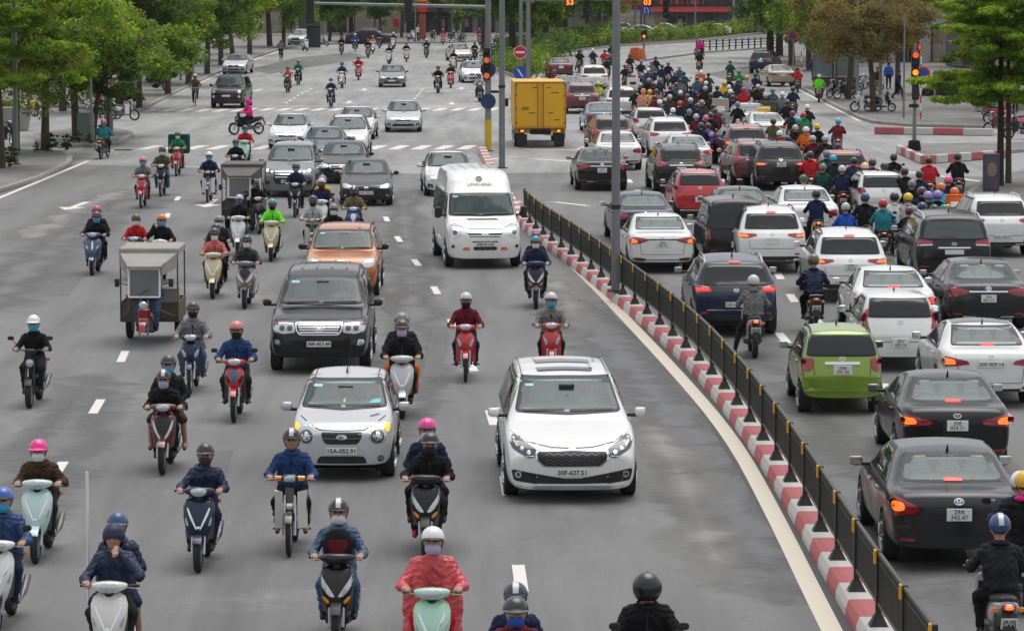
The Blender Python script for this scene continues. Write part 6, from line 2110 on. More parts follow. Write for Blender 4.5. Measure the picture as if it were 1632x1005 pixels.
lb = MB().box((0, 0, 0), (.95, .03, .95), ch=.005).obj('blue_sign', M_blue, ls)
lb.location = (0, -.08, 3.1)
MB().tube([(-.2, -.02, -.35), (-.2, -.02, .3)], .04, n=5).tube([(.2, -.02, -.35), (.2, -.02, .05), (0, -.02, .3)], .04, n=5).obj('white_arrow', M_swhite, lb)
# amber beacon and orange water barriers where the far median starts
bs = pole(1026, 94, .09, 2.1, 'amber lit signal on a short post at the far median tip', 'traffic_signal')
sighead(bs, (0, -.2, 2.1), 2, 1, M_sigamb, w=.5)
M_obar = mat('barrier_orange', (.55, .11, .02), rough=.5, noise=.2)
for i_, (x_, y_) in enumerate(((1012, 96), (1022, 97.5))):
 o_ = MB().rings([[(x * k, y * k, z) for x, y in ((-.55, -.25), (.55, -.25), (.55, .25), (-.55, .25))] for k, z in ((1, 0), (1, .3), (.86, .55), (.62, 1.0), (.55, 1.05))]).obj('water_barrier', M_obar)
 o_.location = at(x_, y_)
 o_.rotation_euler = (0, 0, R(20 + 50 * i_))
 tag(o_, 'orange plastic barrier in front of the amber beacon' if i_ else 'orange plastic barrier standing beside the other one and the amber beacon', 'barrier', 'orange water barriers')
# low red and white barrier along the side street
def rwbar(px0, px1, label, h=.34, n=None, w=.22, first=0):
 a, b = at(*px0), at(*px1)
 root = empty('road_barrier', a)
 d = b - a
 L = d.length
 n = n or max(3, int(L / 1.3))
 an = math.atan2(d.y, d.x)
 for k in range(n):
  m_ = MB().box((0, 0, h / 2 + .01), (L / n - .004, w, h), ch=.025).obj('barrier_segment', M_kwhite if (k + first) % 2 else M_kred, root)
  m_.location = d * ((k + .5) / n)
  m_.rotation_euler = (0, 0, an)
 tag(root, label, 'barrier')
rwbar((1394, 214), (1583, 217), 'long low red and white barrier across the side street mouth')
rwbar((1470, 262), (1600, 252), 'low red and white barrier on the kerb island by the signal foot', n=7)
rwbar((1432, 244), (1470, 261), 'short red and white barrier curving round the kerb island corner', n=5, first=1)
# far black fence
ff = empty('railing', at(1110, 82, .14))
tag(ff, 'black metal railing along the far median in front of the hedge', 'fence')
A_, B_ = at(1112, 82.5), at(1242, 75.5)
D_ = B_ - A_
nn_ = 13
for k in range(nn_ + 1):
 o_ = MB().box((0, 0, .5), (.14, .14, 1.0), ch=.01).obj('post', M_fence, ff)
 o_.location = D_ * (k / nn_)
b_ = MB()
an_ = math.atan2(D_.y, D_.x)
for z_ in (.35, .60, .85):
 b_.box((D_.x / 2, D_.y / 2, z_), (D_.length, .05, .07), rz=an_, ch=0)
b_.obj('rail', M_fence, ff)
# ------------------------------------------------------------------ trees
def leafmat(name, c1, c2, c3):
 m, nt, b = newmat(name)
 geo = nt.nodes.new('ShaderNodeNewGeometry')
 tc = nt.nodes.new('ShaderNodeTexCoord')
 n = nt.nodes.new('ShaderNodeTexNoise')
 n.inputs['Scale'].default_value = .9
 n.inputs['Detail'].default_value = 3
 nt.links.new(tc.outputs['Object'], n.inputs['Vector'])
 ad = nt.nodes.new('ShaderNodeMath')
 ad.operation = 'MULTIPLY_ADD'
 ad.inputs[1].default_value = .5
 nt.links.new(geo.outputs['Random Per Island'], ad.inputs[0])
 mp = nt.nodes.new('ShaderNodeMath')
 mp.operation = 'MULTIPLY_ADD'
 mp.inputs[1].default_value = 1.5
 mp.inputs[2].default_value = -.5
 nt.links.new(n.outputs['Fac'], mp.inputs[0])
 nt.links.new(mp.outputs[0], ad.inputs[2])
 r = nt.nodes.new('ShaderNodeValToRGB')
 r.color_ramp.elements[0].position, r.color_ramp.elements[0].color = .15, (*c1, 1)
 r.color_ramp.elements[1].position, r.color_ramp.elements[1].color = .95, (*c3, 1)
 e = r.color_ramp.elements.new(.55)
 e.color = (*c2, 1)
 nt.links.new(ad.outputs[0], r.inputs['Fac'])
 nt.links.new(r.outputs['Color'], b.inputs['Base Color'])
 b.inputs['Roughness'].default_value = .5
 b.inputs['Specular IOR Level'].default_value = .35
 tr = nt.nodes.new('ShaderNodeBsdfTranslucent')
 nt.links.new(r.outputs['Color'], tr.inputs['Color'])
 mx = nt.nodes.new('ShaderNodeMixShader')
 mx.inputs[0].default_value = .55
 nt.links.new(b.outputs[0], mx.inputs[1])
 nt.links.new(tr.outputs[0], mx.inputs[2])
 nt.links.new(mx.outputs[0], nt.nodes['Material Output'].inputs[0])
 return m
LEAF = {
 'green': leafmat('leaf_green', (0.049, 0.103, 0.011), (0.171, 0.283, 0.025), (0.406, 0.511, 0.052)),
 'bright': leafmat('leaf_bright', (0.081, 0.172, 0.014), (0.253, 0.407, 0.028), (0.552, 0.662, 0.057)),
 'dark': leafmat('leaf_dark', (0.026, 0.063, 0.011), (0.077, 0.154, 0.023), (0.195, 0.276, 0.039)),
 'rust': leafmat('leaf_rust', (0.094, 0.069, 0.022), (0.225, 0.161, 0.045), (0.312, 0.310, 0.055)),
 'olive': leafmat('leaf_olive', (.075, .115, .014), (.19, .275, .028), (.38, .40, .05)),
}
M_bark = mat('bark', (.075, .058, .045), rough=.95, noise=.45, nscale=3, bump=.8, bscale=14)
M_barkd = mat('dark_bark', (.030, .024, .020), rough=.95, noise=.4, nscale=3, bump=.8, bscale=14)
def leaves(centres, radii, per, size, rng, flat_=.55, tilt=.9):
 """small bent leaf faces scattered through the clumps"""
 C = np.repeat(np.asarray(centres), per, 0)
 Rr = np.repeat(np.asarray(radii), per, 0)
 n = len(C)
 d = rng.normal(size=(n, 3))
 d /= np.linalg.norm(d, axis=1)[:, None]
 rad = rng.random(n) ** .45
 p = C + d * rad[:, None] * Rr[:, None] * np.array([1, 1, flat_])
 s = size * (.6 + .8 * rng.random(n))
 nrm = rng.normal(size=(n, 3)) * tilt + np.array([0, 0, 1.0]) + d * .5
 nrm /= np.linalg.norm(nrm, axis=1)[:, None]
 t = np.cross(nrm, rng.normal(size=(n, 3)))
 t /= np.linalg.norm(t, axis=1)[:, None]
 b = np.cross(nrm, t)
 w, l = s * .42, s
 v = np.stack([p - t * l[:, None], p + b * w[:, None] - nrm * (.12 * l)[:, None], p + t * l[:, None], p - b * w[:, None] - nrm * (.12 * l)[:, None]], 1).reshape(-1, 3)
 f = np.arange(4 * n).reshape(n, 4)
 return v, f
def leafobj(name, v, f, m, parent, link=False):
 me = bpy.data.meshes.new(name)
 me.vertices.add(len(v))
 me.vertices.foreach_set('co', v.reshape(-1))
 me.loops.add(f.size)
 me.loops.foreach_set('vertex_index', f.reshape(-1))
 me.polygons.add(len(f))
 me.polygons.foreach_set('loop_start', np.arange(0, f.size, 4))
 me.polygons.foreach_set('loop_total', np.full(len(f), 4))
 me.update(calc_edges=True)
 me.materials.append(m)
 return mkobj(name, me, parent, link)
def mk_tree(seed, h=8.0, crown=(2.6, 2.6, 2.4), cz=5.6, nclump=60, per=110, size=.17, m='green', trunk=.16, bark=None, layers=False):
 rng = np.random.default_rng(seed)
 root = empty('tree', link=False)
 cs, rs_ = [], []
 t = MB()
 lean = rng.normal(size=2) * .25
 tp = [(0, 0, -.05), (lean[0] * .3, lean[1] * .3, cz * .4), (lean[0] * .8, lean[1] * .8, cz * .8), (lean[0], lean[1], cz + crown[2] * .6)]
 t.tube(tp, [trunk * 1.25, trunk, trunk * .75, trunk * .25], n=9)
 if layers:
  for j, zz in enumerate(np.linspace(cz - crown[2], cz + crown[2], layers)):
   k = 1 - .16 * (j % 3) - .2 * (j == layers - 1)
   nb = 7
   a0 = rng.random() * 6
   for i in range(nb):
    a = a0 + 2 * math.pi * i / nb + rng.normal() * .15
    Lr = crown[0] * k * (.8 + .35 * rng.random())
    e = np.array([lean[0] + Lr * math.cos(a), lean[1] + Lr * math.sin(a), zz + .15 + rng.normal() * .24])
    t.tube([(lean[0] * .8, lean[1] * .8, zz - .1), tuple(e * .5 + np.array([lean[0], lean[1], zz]) * .5), tuple(e)], [.05, .035, .015], n=5)
    for q in np.linspace(.3, 1.05, 6):
     c = np.array([lean[0], lean[1], zz]) * (1 - q) + e * q + rng.normal(size=3) * np.array([.26, .26, .10])
     cs.append(c)
     rs_.append(.36 + .22 * rng.random())
  fl = .30
 else:
  for i in range(nclump):
   d = rng.normal(size=3)
   d /= np.linalg.norm(d)
   q = rng.random() ** .35
   c = np.array([lean[0], lean[1], cz]) + d * q * np.array(crown) * (1 + .25 * math.sin(5 * d[0] + 3 * d[1] + seed))
   cs.append(c)
   rs_.append((.40 + .45 * rng.random()) * crown[0] / 2.4)
   if i % 4 == 0:
    zs = cz - crown[2] * (.3 + .5 * rng.random())
    t.tube([(lean[0] * .7, lean[1] * .7, zs), tuple((c + np.array([lean[0], lean[1], zs])) / 2 + np.array([0, 0, -.2])), tuple(c)], [trunk * .4, trunk * .25, .02], n=5)
  fl = .6
 t.obj('trunk', bark or M_bark, root, False)
 v, f = leaves(cs, rs_, per, size, rng, fl)
 leafobj('crown', v, f, LEAF[m], root)
 return root
TR = {
 'a': mk_tree(1, nclump=84, m='green', cz=4.5, crown=(3.0, 3.0, 2.3), per=210, size=.115), 'b': mk_tree(2, nclump=90, m='bright', crown=(3.2, 3.2, 2.5), cz=4.9, per=200, size=.115), 'c': mk_tree(3, m='dark', crown=(2.6, 2.6, 2.8), cz=5.0, nclump=76, per=180, size=.125),
 'd': mk_tree(4, m='olive', crown=(3.0, 3.0, 2.4), cz=4.6, nclump=80, per=200, size=.11), 'e': mk_tree(5, m='rust', crown=(3.2, 3.2, 1.9), cz=4.9, nclump=64, per=170, size=.11), 'f': mk_tree(6, m='green', crown=(2.2, 2.2, 1.6), cz=2.7, nclump=54, trunk=.12, per=160, size=.12),
 'L': mk_tree(7, layers=5, crown=(2.5, 2.5, 2.0), cz=6.0, per=330, m='bright', size=.075, trunk=.12, bark=M_barkd),
 'm': mk_tree(9, layers=5, crown=(2.9, 2.9, 2.1), cz=5.6, per=240, m='bright', size=.09, trunk=.11),
 's': mk_tree(8, m='dark', crown=(.9, .9, 1.1), cz=1.2, nclump=26, per=90, size=.12, trunk=.05),
 'big': mk_tree(10, m='dark', crown=(4.2, 4.2, 3.4), cz=7.0, nclump=90, per=140, size=.21, trunk=.28, bark=M_barkd),
 'bigg': mk_tree(11, m='green', crown=(4.0, 4.0, 3.2), cz=6.0, nclump=90, per=140, size=.21, trunk=.24),
}
def tree(k, px, py, sc, rz, label, grp=None, z=.14, name=None):
 o = inst(TR[k], at(px, py, z), R(rz), scale=sc)
 tag(o, label, 'shrub' if k == 's' else 'tree', grp)
 return o
GL, GF, GR = 'street trees lining the kerb of the oncoming lanes', 'trees at the far end of the street', 'street trees on the side street pavement'
for q in [
 ('m', 4, 268, 1.0, 10, 'slim tree with thin dark trunk and layered bright leaves at the picture edge', GL),
 ('b', 72, 240, .98, 70, 'tree with bright layered leaves and a thick brown trunk in a soil bed', GL),
 ('d', 25, 246, .92, 200, 'olive tinged tree just beyond the thin trunk by the grey planter', GL),
 ('a', 122, 224, 1.0, 130, 'green tree with straight brown trunk on the corner island', GL),
 ('c', 148, 222, .72, 40, 'dark narrow tree beside the straight brown trunk on the corner island', GL),
 ('d', 100, 176, 1.12, 300, 'tree with yellowing olive leaves beyond the side street', GL),
 ('d', 172, 212, .86, 15, 'olive leaved tree at the tip of the corner island by the parked scooters', GL),
 ('f', 222, 172, 1.25, 222, 'low bushy green tree on the far corner by the glass kiosk', GL),
 ('c', 190, 168, 1.15, 77, 'tall dark tree behind the low bushy corner tree', GL),
 ('a', 268, 150, 1.05, 90, 'green tree leaning over the kerb behind the cyclist', GL),
 ('d', 240, 132, 1.25, 190, 'olive tree on the pavement some way behind the cyclist', GL),
 ('c', 300, 134, 1.08, 10, 'dark green tree beside the black off-roader', GL),
 ('a', 330, 118, 1.12, 260, 'full green tree level with the silver saloon at the kerb', GL),
 ('b', 352, 104, 1.1, 150, 'bright green tree just past the silver saloon', GL),
 ('c', 372, 96, 1.12, 210, 'dark tree with slim trunk past the silver saloon', GL),
 ('a', 398, 86, 1.2, 30, 'green tree near the standing cyclist in grey', GL),
 ('bigg', 300, 96, 1.2, 30, 'large green crown behind the kerb row of trees', GL),
 ('bigg', 150, 130, 1.2, 130, 'large green crown behind the olive trees on the far corner', GL),
 ('big', 60, 130, 1.2, 80, 'large dark crown standing behind the side street', GL),
 ('bigg', 430, 74, 1.0, 110, 'large green tree by the parked pickup', GF),
 ('a', 452, 76, 1.1, 220, 'mid green tree overhanging the parked pickup', GF),
 ('c', 525, 66, .95, 10, 'small dark tree with low crown beside the covered car', GF),
 ('f', 545, 66, 1.3, 60, 'round low tree in front of the pale wall', GF),
 ('c', 607, 64, .85, 160, 'thin dark tree growing in front of the pale wall', GF),
 ('b', 640, 60, .9, 100, 'pale green tree under the signal arm', GF),
 ('big', 700, 56, .9, 100, 'broad dark tree behind the signal arm', GF),
 ('big', 560, 54, .9, 20, 'broad dark tree behind the covered car', GF),
 ('bigg', 500, 56, 1.0, 200, 'broad green tree behind the dustbin kiosk', GF),
 ('big', 818, 104, 1.0, 0, 'dark tree with straight trunk at the hedge end of the median', GF),
 ('big', 868, 86, .95, 140, 'dark trunked tree in the median behind the gantry pole', GF),
 ('big', 900, 74, .95, 60, 'dark tree in the middle of the median wood', GF),
 ('bigg', 846, 96, .9, 250, 'green tree in the median directly behind the no entry sign', GF),
 ('big', 935, 68, .9, 220, 'dark tree at the thin end of the median wood', GF),
 ('bigg', 955, 64, .8, 20, 'green tree standing by the white parked cars', GF),
 ('bigg', 770, 80, .9, 310, 'green tree behind the traffic signal post', GF),
 ('big', 1228, 98, .95, 20, 'very dark tree at the bend beside the navy car', GR),
 ('big', 1242, 90, 1.0, 220, 'dark tree cluster trunk behind the beige saloon', GR),
 ('bigg', 1262, 104, .95, 120, 'tall green tree over the beige saloon', GR),
 ('a', 1290, 112, 1.25, 120, 'green tree above the glass shelter', GR),
 ('c', 1315, 104, 1.3, 10, 'dark green tree behind the glass shelter', GR),
 ('e', 1352, 158, 1.02, 100, 'tree with rusty brown leaves and a stout trunk on the pavement', GR),
 ('d', 1330, 140, 1.0, 44, 'olive leaved tree between the shelter and the rusty tree', GR),
 ('e', 1392, 178, .92, 280, 'rust leaved tree with parked motorbikes at its foot', GR),
 ('e', 1430, 150, .95, 200, 'brownish tree behind the red pedestrian signal', GR),
 ('L', 1594, 296, .92, 20, 'tree with flat tiers of bright leaves beside the purple poster box', GR),
 ('m', 1607, 292, .88, 77, 'second thin dark trunk touching the tiered tree', GR),
 ('L', 1580, 172, 1.1, 60, 'tiered bright green tree beyond the side street by the pickup', GR),
 ('m', 1640, 190, 1.1, 160, 'tiered tree at the picture edge beyond the side street', GR),
]:
 tree(*q)
sh = [(62, 244), (82, 242), (104, 240), (118, 228), (140, 230), (165, 226), (262, 144), (212, 178), (268, 137), (14, 266)]
for i, (x, y) in enumerate(sh):
 tree('s', x, y, .2 + .16 * ((i * 7) % 4) / 3 + (.7 if i in (6, 7, 8) else 0), i * 50, 'low dark green shrub growing in the soil at a street tree foot', 'shrubs at the feet of the street trees')
# hedge along the curve of the median
rng = np.random.default_rng(5)
hl = smoothline([(806, 111), (838, 126), (851, 120), (864, 98), (884, 86), (930, 78), (985, 71), (1110, 63.5), (1216, 50.5)], .8)
cs, rs_ = [], []
for p in hl:
 for k in range(3):
  cs.append((p[0] + rng.normal() * .5, p[1] + .9 + rng.normal() * .5, .35 + .45 * k * rng.random() + .3))
  rs_.append(.55 + .25 * rng.random())
v, f = leaves(cs, rs_, 46, .15, rng, .8)
ho = leafobj('hedge', v, f, LEAF['green'], None, True)
tag(ho, 'long clipped bright green hedge following the curve of the median', 'hedge')
hl2 = smoothline([(800, 100), (846, 108), (858, 96), (880, 84), (920, 76), (975, 68)], .9)
cs, rs_ = [], []
for p in hl2:
 for k in range(3):
  cs.append((p[0] + rng.normal() * .9, p[1] + 3 + rng.normal() * 1.4, .5 + 1.3 * rng.random()))
  rs_.append(.7 + .3 * rng.random())
v, f = leaves(cs, rs_, 46, .18, rng, .8)
ho = leafobj('hedge', v, f, LEAF['dark'], None, True)
tag(ho, 'taller dark green hedge under the median trees', 'hedge')
# ------------------------------------------------------------------ buildings along the far side and the pavements
M_win = mat('shop_glass', (.025, .03, .035), rough=.08, spec=.7, noise=.3, nscale=.7)
M_shut = mat('shop_shutter', (.10, .10, .105), rough=.6, noise=.3)
def shopfront(x0, x1, y, h, wall, label, bays=3, fascia=None, depth=9, awn=None, name='shop_building', rz=0.0):
 w = x1 - x0
 root = empty(name, ((x0 + x1) / 2, y, .14), rz)
 MB().box((0, depth / 2, h / 2), (w, depth, h), ch=0).obj('wall', wall, root, smooth=0)
 bays = max(bays, int(w / 2.7))
 bw = w / bays
 rg = random.Random(label)
 for i in range(bays):
  cx = -w / 2 + bw * (i + .5)
  k = rg.random()
  hh = rg.choice((2.5, 2.8, 2.8))
  ww = bw * rg.choice((.58, .7, .8))
  fr = MB()
  for sx in (-1, 1):
   fr.box((cx + sx * (ww / 2 + .05), -.05, hh / 2), (.10, .14, hh), ch=0)
  fr.box((cx, -.05, hh + .05), (ww + .2, .14, .10), ch=0)
  f_ = fr.obj('shop_window' if k < .75 else 'roller_shutter', rg.choice((M_shut, M_conc, M_black)), root, smooth=0)
  MB().box((cx, -.012, hh / 2), (ww, .05, hh - .02), ch=0).obj('pane', rg.choice((M_win, M_win, M_shop)) if k < .75 else M_shut, f_, smooth=0)
  if k < .75:
   MB().box((cx, -.06, hh / 2), (.06, .06, hh - .04), ch=0).box((cx, -.062, hh * .72), (ww - .02, .06, .06), ch=0).obj('mullion', M_conc, f_, smooth=0)
   if k < .35:
    MB().box((cx + ww * .18, -.07, 1.1), (ww * .25, .04, .9), ch=0).obj('poster', rg.choice((M_conc, M_shop, M_sred, M_yel)), f_, smooth=0)
  if not fascia and rg.random() < .6:
   MB().box((cx, -.10, hh + .55), (bw * .86, .16, .62), ch=.01).obj('sign_board', rg.choice((Mred_sign, Mdk, Mbl, Mgr, M_conc, M_swhite)), root, smooth=0)
  if rg.random() < .5:
   MB().box((cx + bw * .47, -.10, h / 2), (.22, .22, h), ch=0).obj('pilaster', M_conc, root, smooth=0)
  for zz in np.arange(4.9, h - 1, 3.2):
   u = MB().box((cx, -.02, zz), (bw * .55, .06, 1.5), ch=0).obj('window', M_win, root, smooth=0)
   MB().box((cx, -.05, zz - .79), (bw * .62, .16, .08), ch=0).obj('sill', M_conc, u, smooth=0)
 if fascia:
  MB().box((0, -.12, 3.5), (w - .3, .22, .85), ch=.02).obj('fascia', fascia, root, smooth=0)
 if awn:
  b = MB()
  b.add([(-w / 2 + .3, -.24, 3.0), (w / 2 - .3, -.24, 3.0), (w / 2 - .3, -1.9, 2.45), (-w / 2 + .3, -1.9, 2.45), (-w / 2 + .3, -.24, 2.92), (w / 2 - .3, -.24, 2.92), (w / 2 - .3, -1.9, 2.33), (-w / 2 + .3, -1.9, 2.33)], [(0, 1, 2, 3), (7, 6, 5, 4), (3, 2, 6, 7), (0, 3, 7, 4), (1, 5, 6, 2)])
  b.obj('awning', awn, root, smooth=0)
 tag(root, label, 'building')
 return root
M_shop = mat('painted_shop_glow', (.34, .30, .24), rough=.6, noise=.7, nscale=1.3)  # warm interior light painted into an opaque pane colour; some posters share it
Mred_sign = mat('sign_board_red', (.30, .03, .03), rough=.5, noise=.4, nscale=3)
Mdk = mat('sign_board_dark', (.02, .02, .024), rough=.4, noise=.2)
Mbl = mat('sign_board_blue', (.02, .04, .12), rough=.4, noise=.2)
Mgr = mat('sign_board_green', (.02, .12, .05), rough=.4, noise=.2)
W = lambda n, c: mat(n, c, rough=.85, noise=.25, nscale=.4)
wl = [W('plaster_grey', (.38, .37, .355)), W('plaster_pale', (.52, .50, .46)), W('plaster_dark', (.12, .11, .10)), W('plaster_cream', (.36, .31, .24)), W('brick_brown', (.11, .07, .055)), W('stone_white', (.52, .51, .49))]
YB = 408
sx_ = at(0, 70).y
shops = [(-62, -52, wl[4], None, 'brown brick shop behind the roadside trees by the dark crowns', 3, None), (-52, -41, wl[0], Mgr, 'grey shop with a dim green fascia behind the large tree row', 3, Mgr),
 (-41, -33, wl[1], None, 'pale plaster shop behind the parked pickup', 2, None), (-33, -25.5, wl[3], Mbl, 'cream shop with a dark blue fascia left of the pale wall'.replace('left of', 'next to'), 2, None),
 (-25.5, -12.5, wl[5], None, 'wide white walled building behind the covered car', 4, None), (-12.5, -7, wl[2], Mdk, 'dark narrow shop behind the hanging red banner', 2, Mdk),
 (-7, 1, wl[0], Mdk, 'grey shopfront behind the parked white scooters under the signal arm', 3, wl[0]), (1, 9, wl[2], None, 'dark shop behind the median trees', 3, None),
 (9, 15.5, wl[4], Mred_sign, 'brown shop with a red fascia near the thin end of the wood', 2, None), (15.5, 26, wl[2], Mdk, 'dark fronted restaurant behind the blue lane sign', 4, Mred_sign),
 (26, 32.5, wl[5], None, 'white pillared shop with a gold framed doorway', 1, None), (32.5, 38.5, wl[1], Mdk, 'dark doorway shop in a pale wall behind the far railing', 2, None), (38.5, 52, wl[0], None, 'grey office front with slim columns past the hedge', 5, None), (52, 90, wl[0], None, 'long grey block behind the bend of the road', 8, None)]
for a, b, m_, fas, lab, bays, awn in shops:
 sb = shopfront(a, b, YB, 9.5, m_, lab, bays, fas, awn=awn)
 if 'gold' in lab:
  g_ = MB().box((-1.0, -.2, 1.6), (.35, .2, 3.2), ch=0).box((1.0, -.2, 1.6), (.35, .2, 3.2), ch=0).box((0, -.2, 3.3), (2.4, .2, .35), ch=0).obj('door_frame', mat('gold_frame', (.32, .22, .06), rough=.4, metal=.3, noise=.2), sb, smooth=0)
 if 'slim columns' in lab:
  for k in range(6):
   MB().box((-6.3 + k * 2.5, -1.2, 4.5), (.5, .5, 9), ch=.03).obj('column', wl[1], sb, smooth=0)
 if 'restaurant' in lab:
  for k in range(9):
   MB().box((-3.2 + k * .62, -.25, 3.5), (.10 + .3 * (k % 3 == 0), .06, .42), ch=0).obj('sign_stroke', mat('sign_red_stroke', (.5, .03, .03), rough=.4), sb, smooth=0)
# banner under the signal arm
bn = empty('banner', at(662, 67, .14))
MB().tube([(0, 0, 0), (0, 0, 7)], .06, n=8).obj('pole', M_pole, bn)
MB().box((.75, 0, 3.6), (1.0, .03, 1.1), ch=0).obj('banner_cloth', M_sred, bn, smooth=0)
MB().box((.75, 0, 4.75), (1.0, .03, 1.1), ch=0).obj('top_panel', M_yel, bn, smooth=0)
MB().box((.75, 0, 1.55), (.7, .03, 2.6), ch=0).obj('lower_cloth', mat('banner_brick', (.25, .06, .03), rough=.7, noise=.3), bn, smooth=0)
tag(bn, 'red and yellow street banner hanging on a pole under the signal arm', 'banner')
# dark terrace of shops along the pavement on the oncoming side
for i, (x, y, w_, wall, lab) in enumerate([(-46, 195, 30, wl[2], 'dark shop row behind the trees beyond the side street'), (-44, 262, 36, wl[4], 'brown shop row along the pavement behind the silver saloon'), (-42, 330, 40, wl[0], 'grey shop row along the pavement near the parked pickup'), (-40, 120, 30, wl[0], 'grey block behind the trees at the near corner')]):
 shopfront(-w_ / 2, w_ / 2, 0, 9.5, wall, lab, 5, Mdk if i != 2 else None, rz=R(-78)).location = (x - 2, y, .14)
# right hand side: low buildings behind the pavement
r1 = shopfront(-14, 14, 0, 5.2, wl[1], 'low pale building with a slate roof behind the side street trees', 5, None)
r1.location = (at(1500, 110).x + 6, at(1500, 110).y + 14, .14)
MB().prism([(-5.5, 5.2), (5.5, 5.2), (0, 7.2)], -14.4, 14.4, 'x').obj('roof', mat('slate', (.13, .145, .17), rough=.7, noise=.3), r1, smooth=0).location = (0, 4.5, 0)
r2 = shopfront(-12, 12, 0, 8.5, wl[0], 'grey block closing the view behind the rusty trees', 6, None)
r2.location = (47.5, at(1360, 74).y + 4, .14)
r3 = shopfront(-18, 18, 0, 9, wl[2], 'dark block behind the tiered trees at the picture edge', 6, None)
r3.location = (at(1640, 118).x + 14, at(1640, 118).y + 8, .14)
# glass shelter
M_clear = mat('shelter_glass', (.20, .26, .26), rough=.1, spec=.8, noise=.3, nscale=1.5)
sl_ = empty('bus_shelter', at(1333, 138, .14))
for x in (-1.5, -.1, 1.3):
 MB().box((x, 0, 1.2), (.09, .09, 2.4), ch=0).obj('post', M_pole, sl_, smooth=0)
for x in (-.8, .6):
 MB().box((x, 0, 1.45), (1.25, .03, 1.6), ch=0).obj('glass_panel', M_clear, sl_, smooth=0)
MB().box((-.1, .5, 2.5), (3.4, 1.7, .12), ch=.02).obj('roof', M_pole, sl_, smooth=0)
MB().box((-.1, 0, .32), (2.8, .2, .6), ch=.02).obj('plinth', wl[4], sl_, smooth=0)
tag(sl_, 'glass shelter with a low brown plinth on the pavement', 'shelter')
kk = empty('glass_kiosk', at(207, 160, .14))
MB().box((0, .4, 1.1), (1.3, .9, 2.2), ch=.03).obj('cabin', M_clear, kk, smooth=0)
MB().box((0, .4, 2.28), (1.5, 1.1, .15), ch=.02).obj('roof', Mgr, kk, smooth=0)
MB().box((0, .4, .15), (1.4, 1.0, .3), ch=.02).obj('plinth', M_black, kk, smooth=0)
tag(kk, 'small teal glass kiosk beside the bushy corner tree', 'kiosk')
gk = empty('utility_cabinet', at(500, 76, .14))
MB().box((0, 0, 1.0), (1.3, .8, 2.0), ch=.03).obj('cabinet', mat('dark_green_metal', (.012, .04, .032), rough=.5, noise=.2), gk, smooth=0)
MB().box((0, 0, 2.05), (1.4, .9, .08), ch=.01).obj('top', M_black, gk, smooth=0)
MB().box((0, -.41, 1.0), (1.1, .02, 1.7), ch=0).obj('door', mat('dark_green_metal', (.012, .04, .032)), gk, smooth=0)
tag(gk, 'dark green metal cabinet on the pavement next to the parked pickup', 'cabinet')
# big round planter and litter bin at the near corner
pt = empty('planter', at(14, 208, .002))
MB().lathe([(.001, .02), (.95, .02), (1.15, 1.15), (1.05, 1.18), (1.0, 1.0), (.001, 1.0)], n=28).obj('pot', M_conc, pt)
v, f = leaves([(.4 * math.cos(a), .4 * math.sin(a), 1.25) for a in range(6)], [.4] * 6, 60, .11, rng, .5)
leafobj('foliage', v, f, LEAF['bright'], pt, True)
tag(pt, 'large round grey concrete planter at the side street corner', 'planter')
ub = empty('utility_cabinet', at(137, 224, .14))
MB().box((0, 0, .62), (.75, .5, 1.2), ch=.03).obj('cabinet', mat('galv_green', (.16, .20, .19), rough=.5, noise=.3), ub, smooth=0)
MB().box((0, -.26, .62), (.6, .02, 1.0), ch=0).obj('door', mat('galv_green', (.16, .20, .19)), ub, smooth=0)
tag(ub, 'grey green utility cabinet between trunks on the corner island', 'cabinet')
for i, (px, py, r_, h_, lab) in enumerate([(26, 262, .10, 8, 'thin grey pole standing in front of the near corner trees'), (146, 228, .06, 4, 'thin black post on the corner island next to the utility cabinet'), (178, 216, .08, 7, 'grey pole at the tip of the corner island'), (168, 214, .06, 6, 'thin grey pole beside the parked scooters on the island'), (288, 128, .07, 7, 'white pole on the pavement behind the cyclist'), (308, 122, .08, 7, 'grey pole on the pavement near the black off-roader'), (507, 76, .06, 7, 'white pole by the dark green cabinet'), (1366, 168, .09, 7, 'grey pole rising behind the rusty trees'), (1403, 175, .09, 9, 'tall thin grey pole beside the parked motorbikes'), (734, 66, .12, 8, 'grey pole by the shopfront parking near the signal'), (1330, 146, .05, 3, 'thin signpost in front of the glass shelter')]):
 pole(px, py, r_, h_, lab, 'street_pole', z=.14)
# poster box in front of the tiered tree
pb = empty('poster_box', at(1579, 306, .14))
Mpur = mat('poster_purple', (.07, .045, .085), rough=.35, coat=.5, noise=.6, nscale=3)
MB().box((0, 0, .68), (.56, .20, 1.30), ch=.02).obj('frame', mat('poster_frame', (.06, .045, .08), rough=.4), pb, smooth=0)
MB().box((0, -.105, .70), (.46, .012, 1.12), ch=0).obj('poster', Mpur, pb, smooth=0)
MB().ell((0.02, -.112, .78), (.16, .006, .26)).obj('poster_motif', mat('poster_ochre', (.22, .16, .10), rough=.5, noise=.6, nscale=16), pb)
tag(pb, 'purple advertising poster box standing at the foot of the tiered tree', 'poster box')
# stepped granite wall on the side street
st_ = MB()
for k in range(4):
 st_.box((k * .5, 0, .14 + .13 * (k + .5)), (1.9, 9, .13 * 1.0), ch=.01)
so = st_.obj('stone_steps', M_conc, smooth=0)
so.location = (at(1592, 178).x + .6, at(1592, 178).y + 3, .002)
tag(so, 'grey stone steps behind the parked pickup on the side street', 'steps')
bx = MB().box((0, 0, .42), (1.2, 1.2, .8), ch=.03).obj('stone_planter', M_conc, smooth=0)
bx.location = at(1574, 178, .14)
tag(bx, 'square grey stone block beside the steps near the green delivery bag', 'planter')
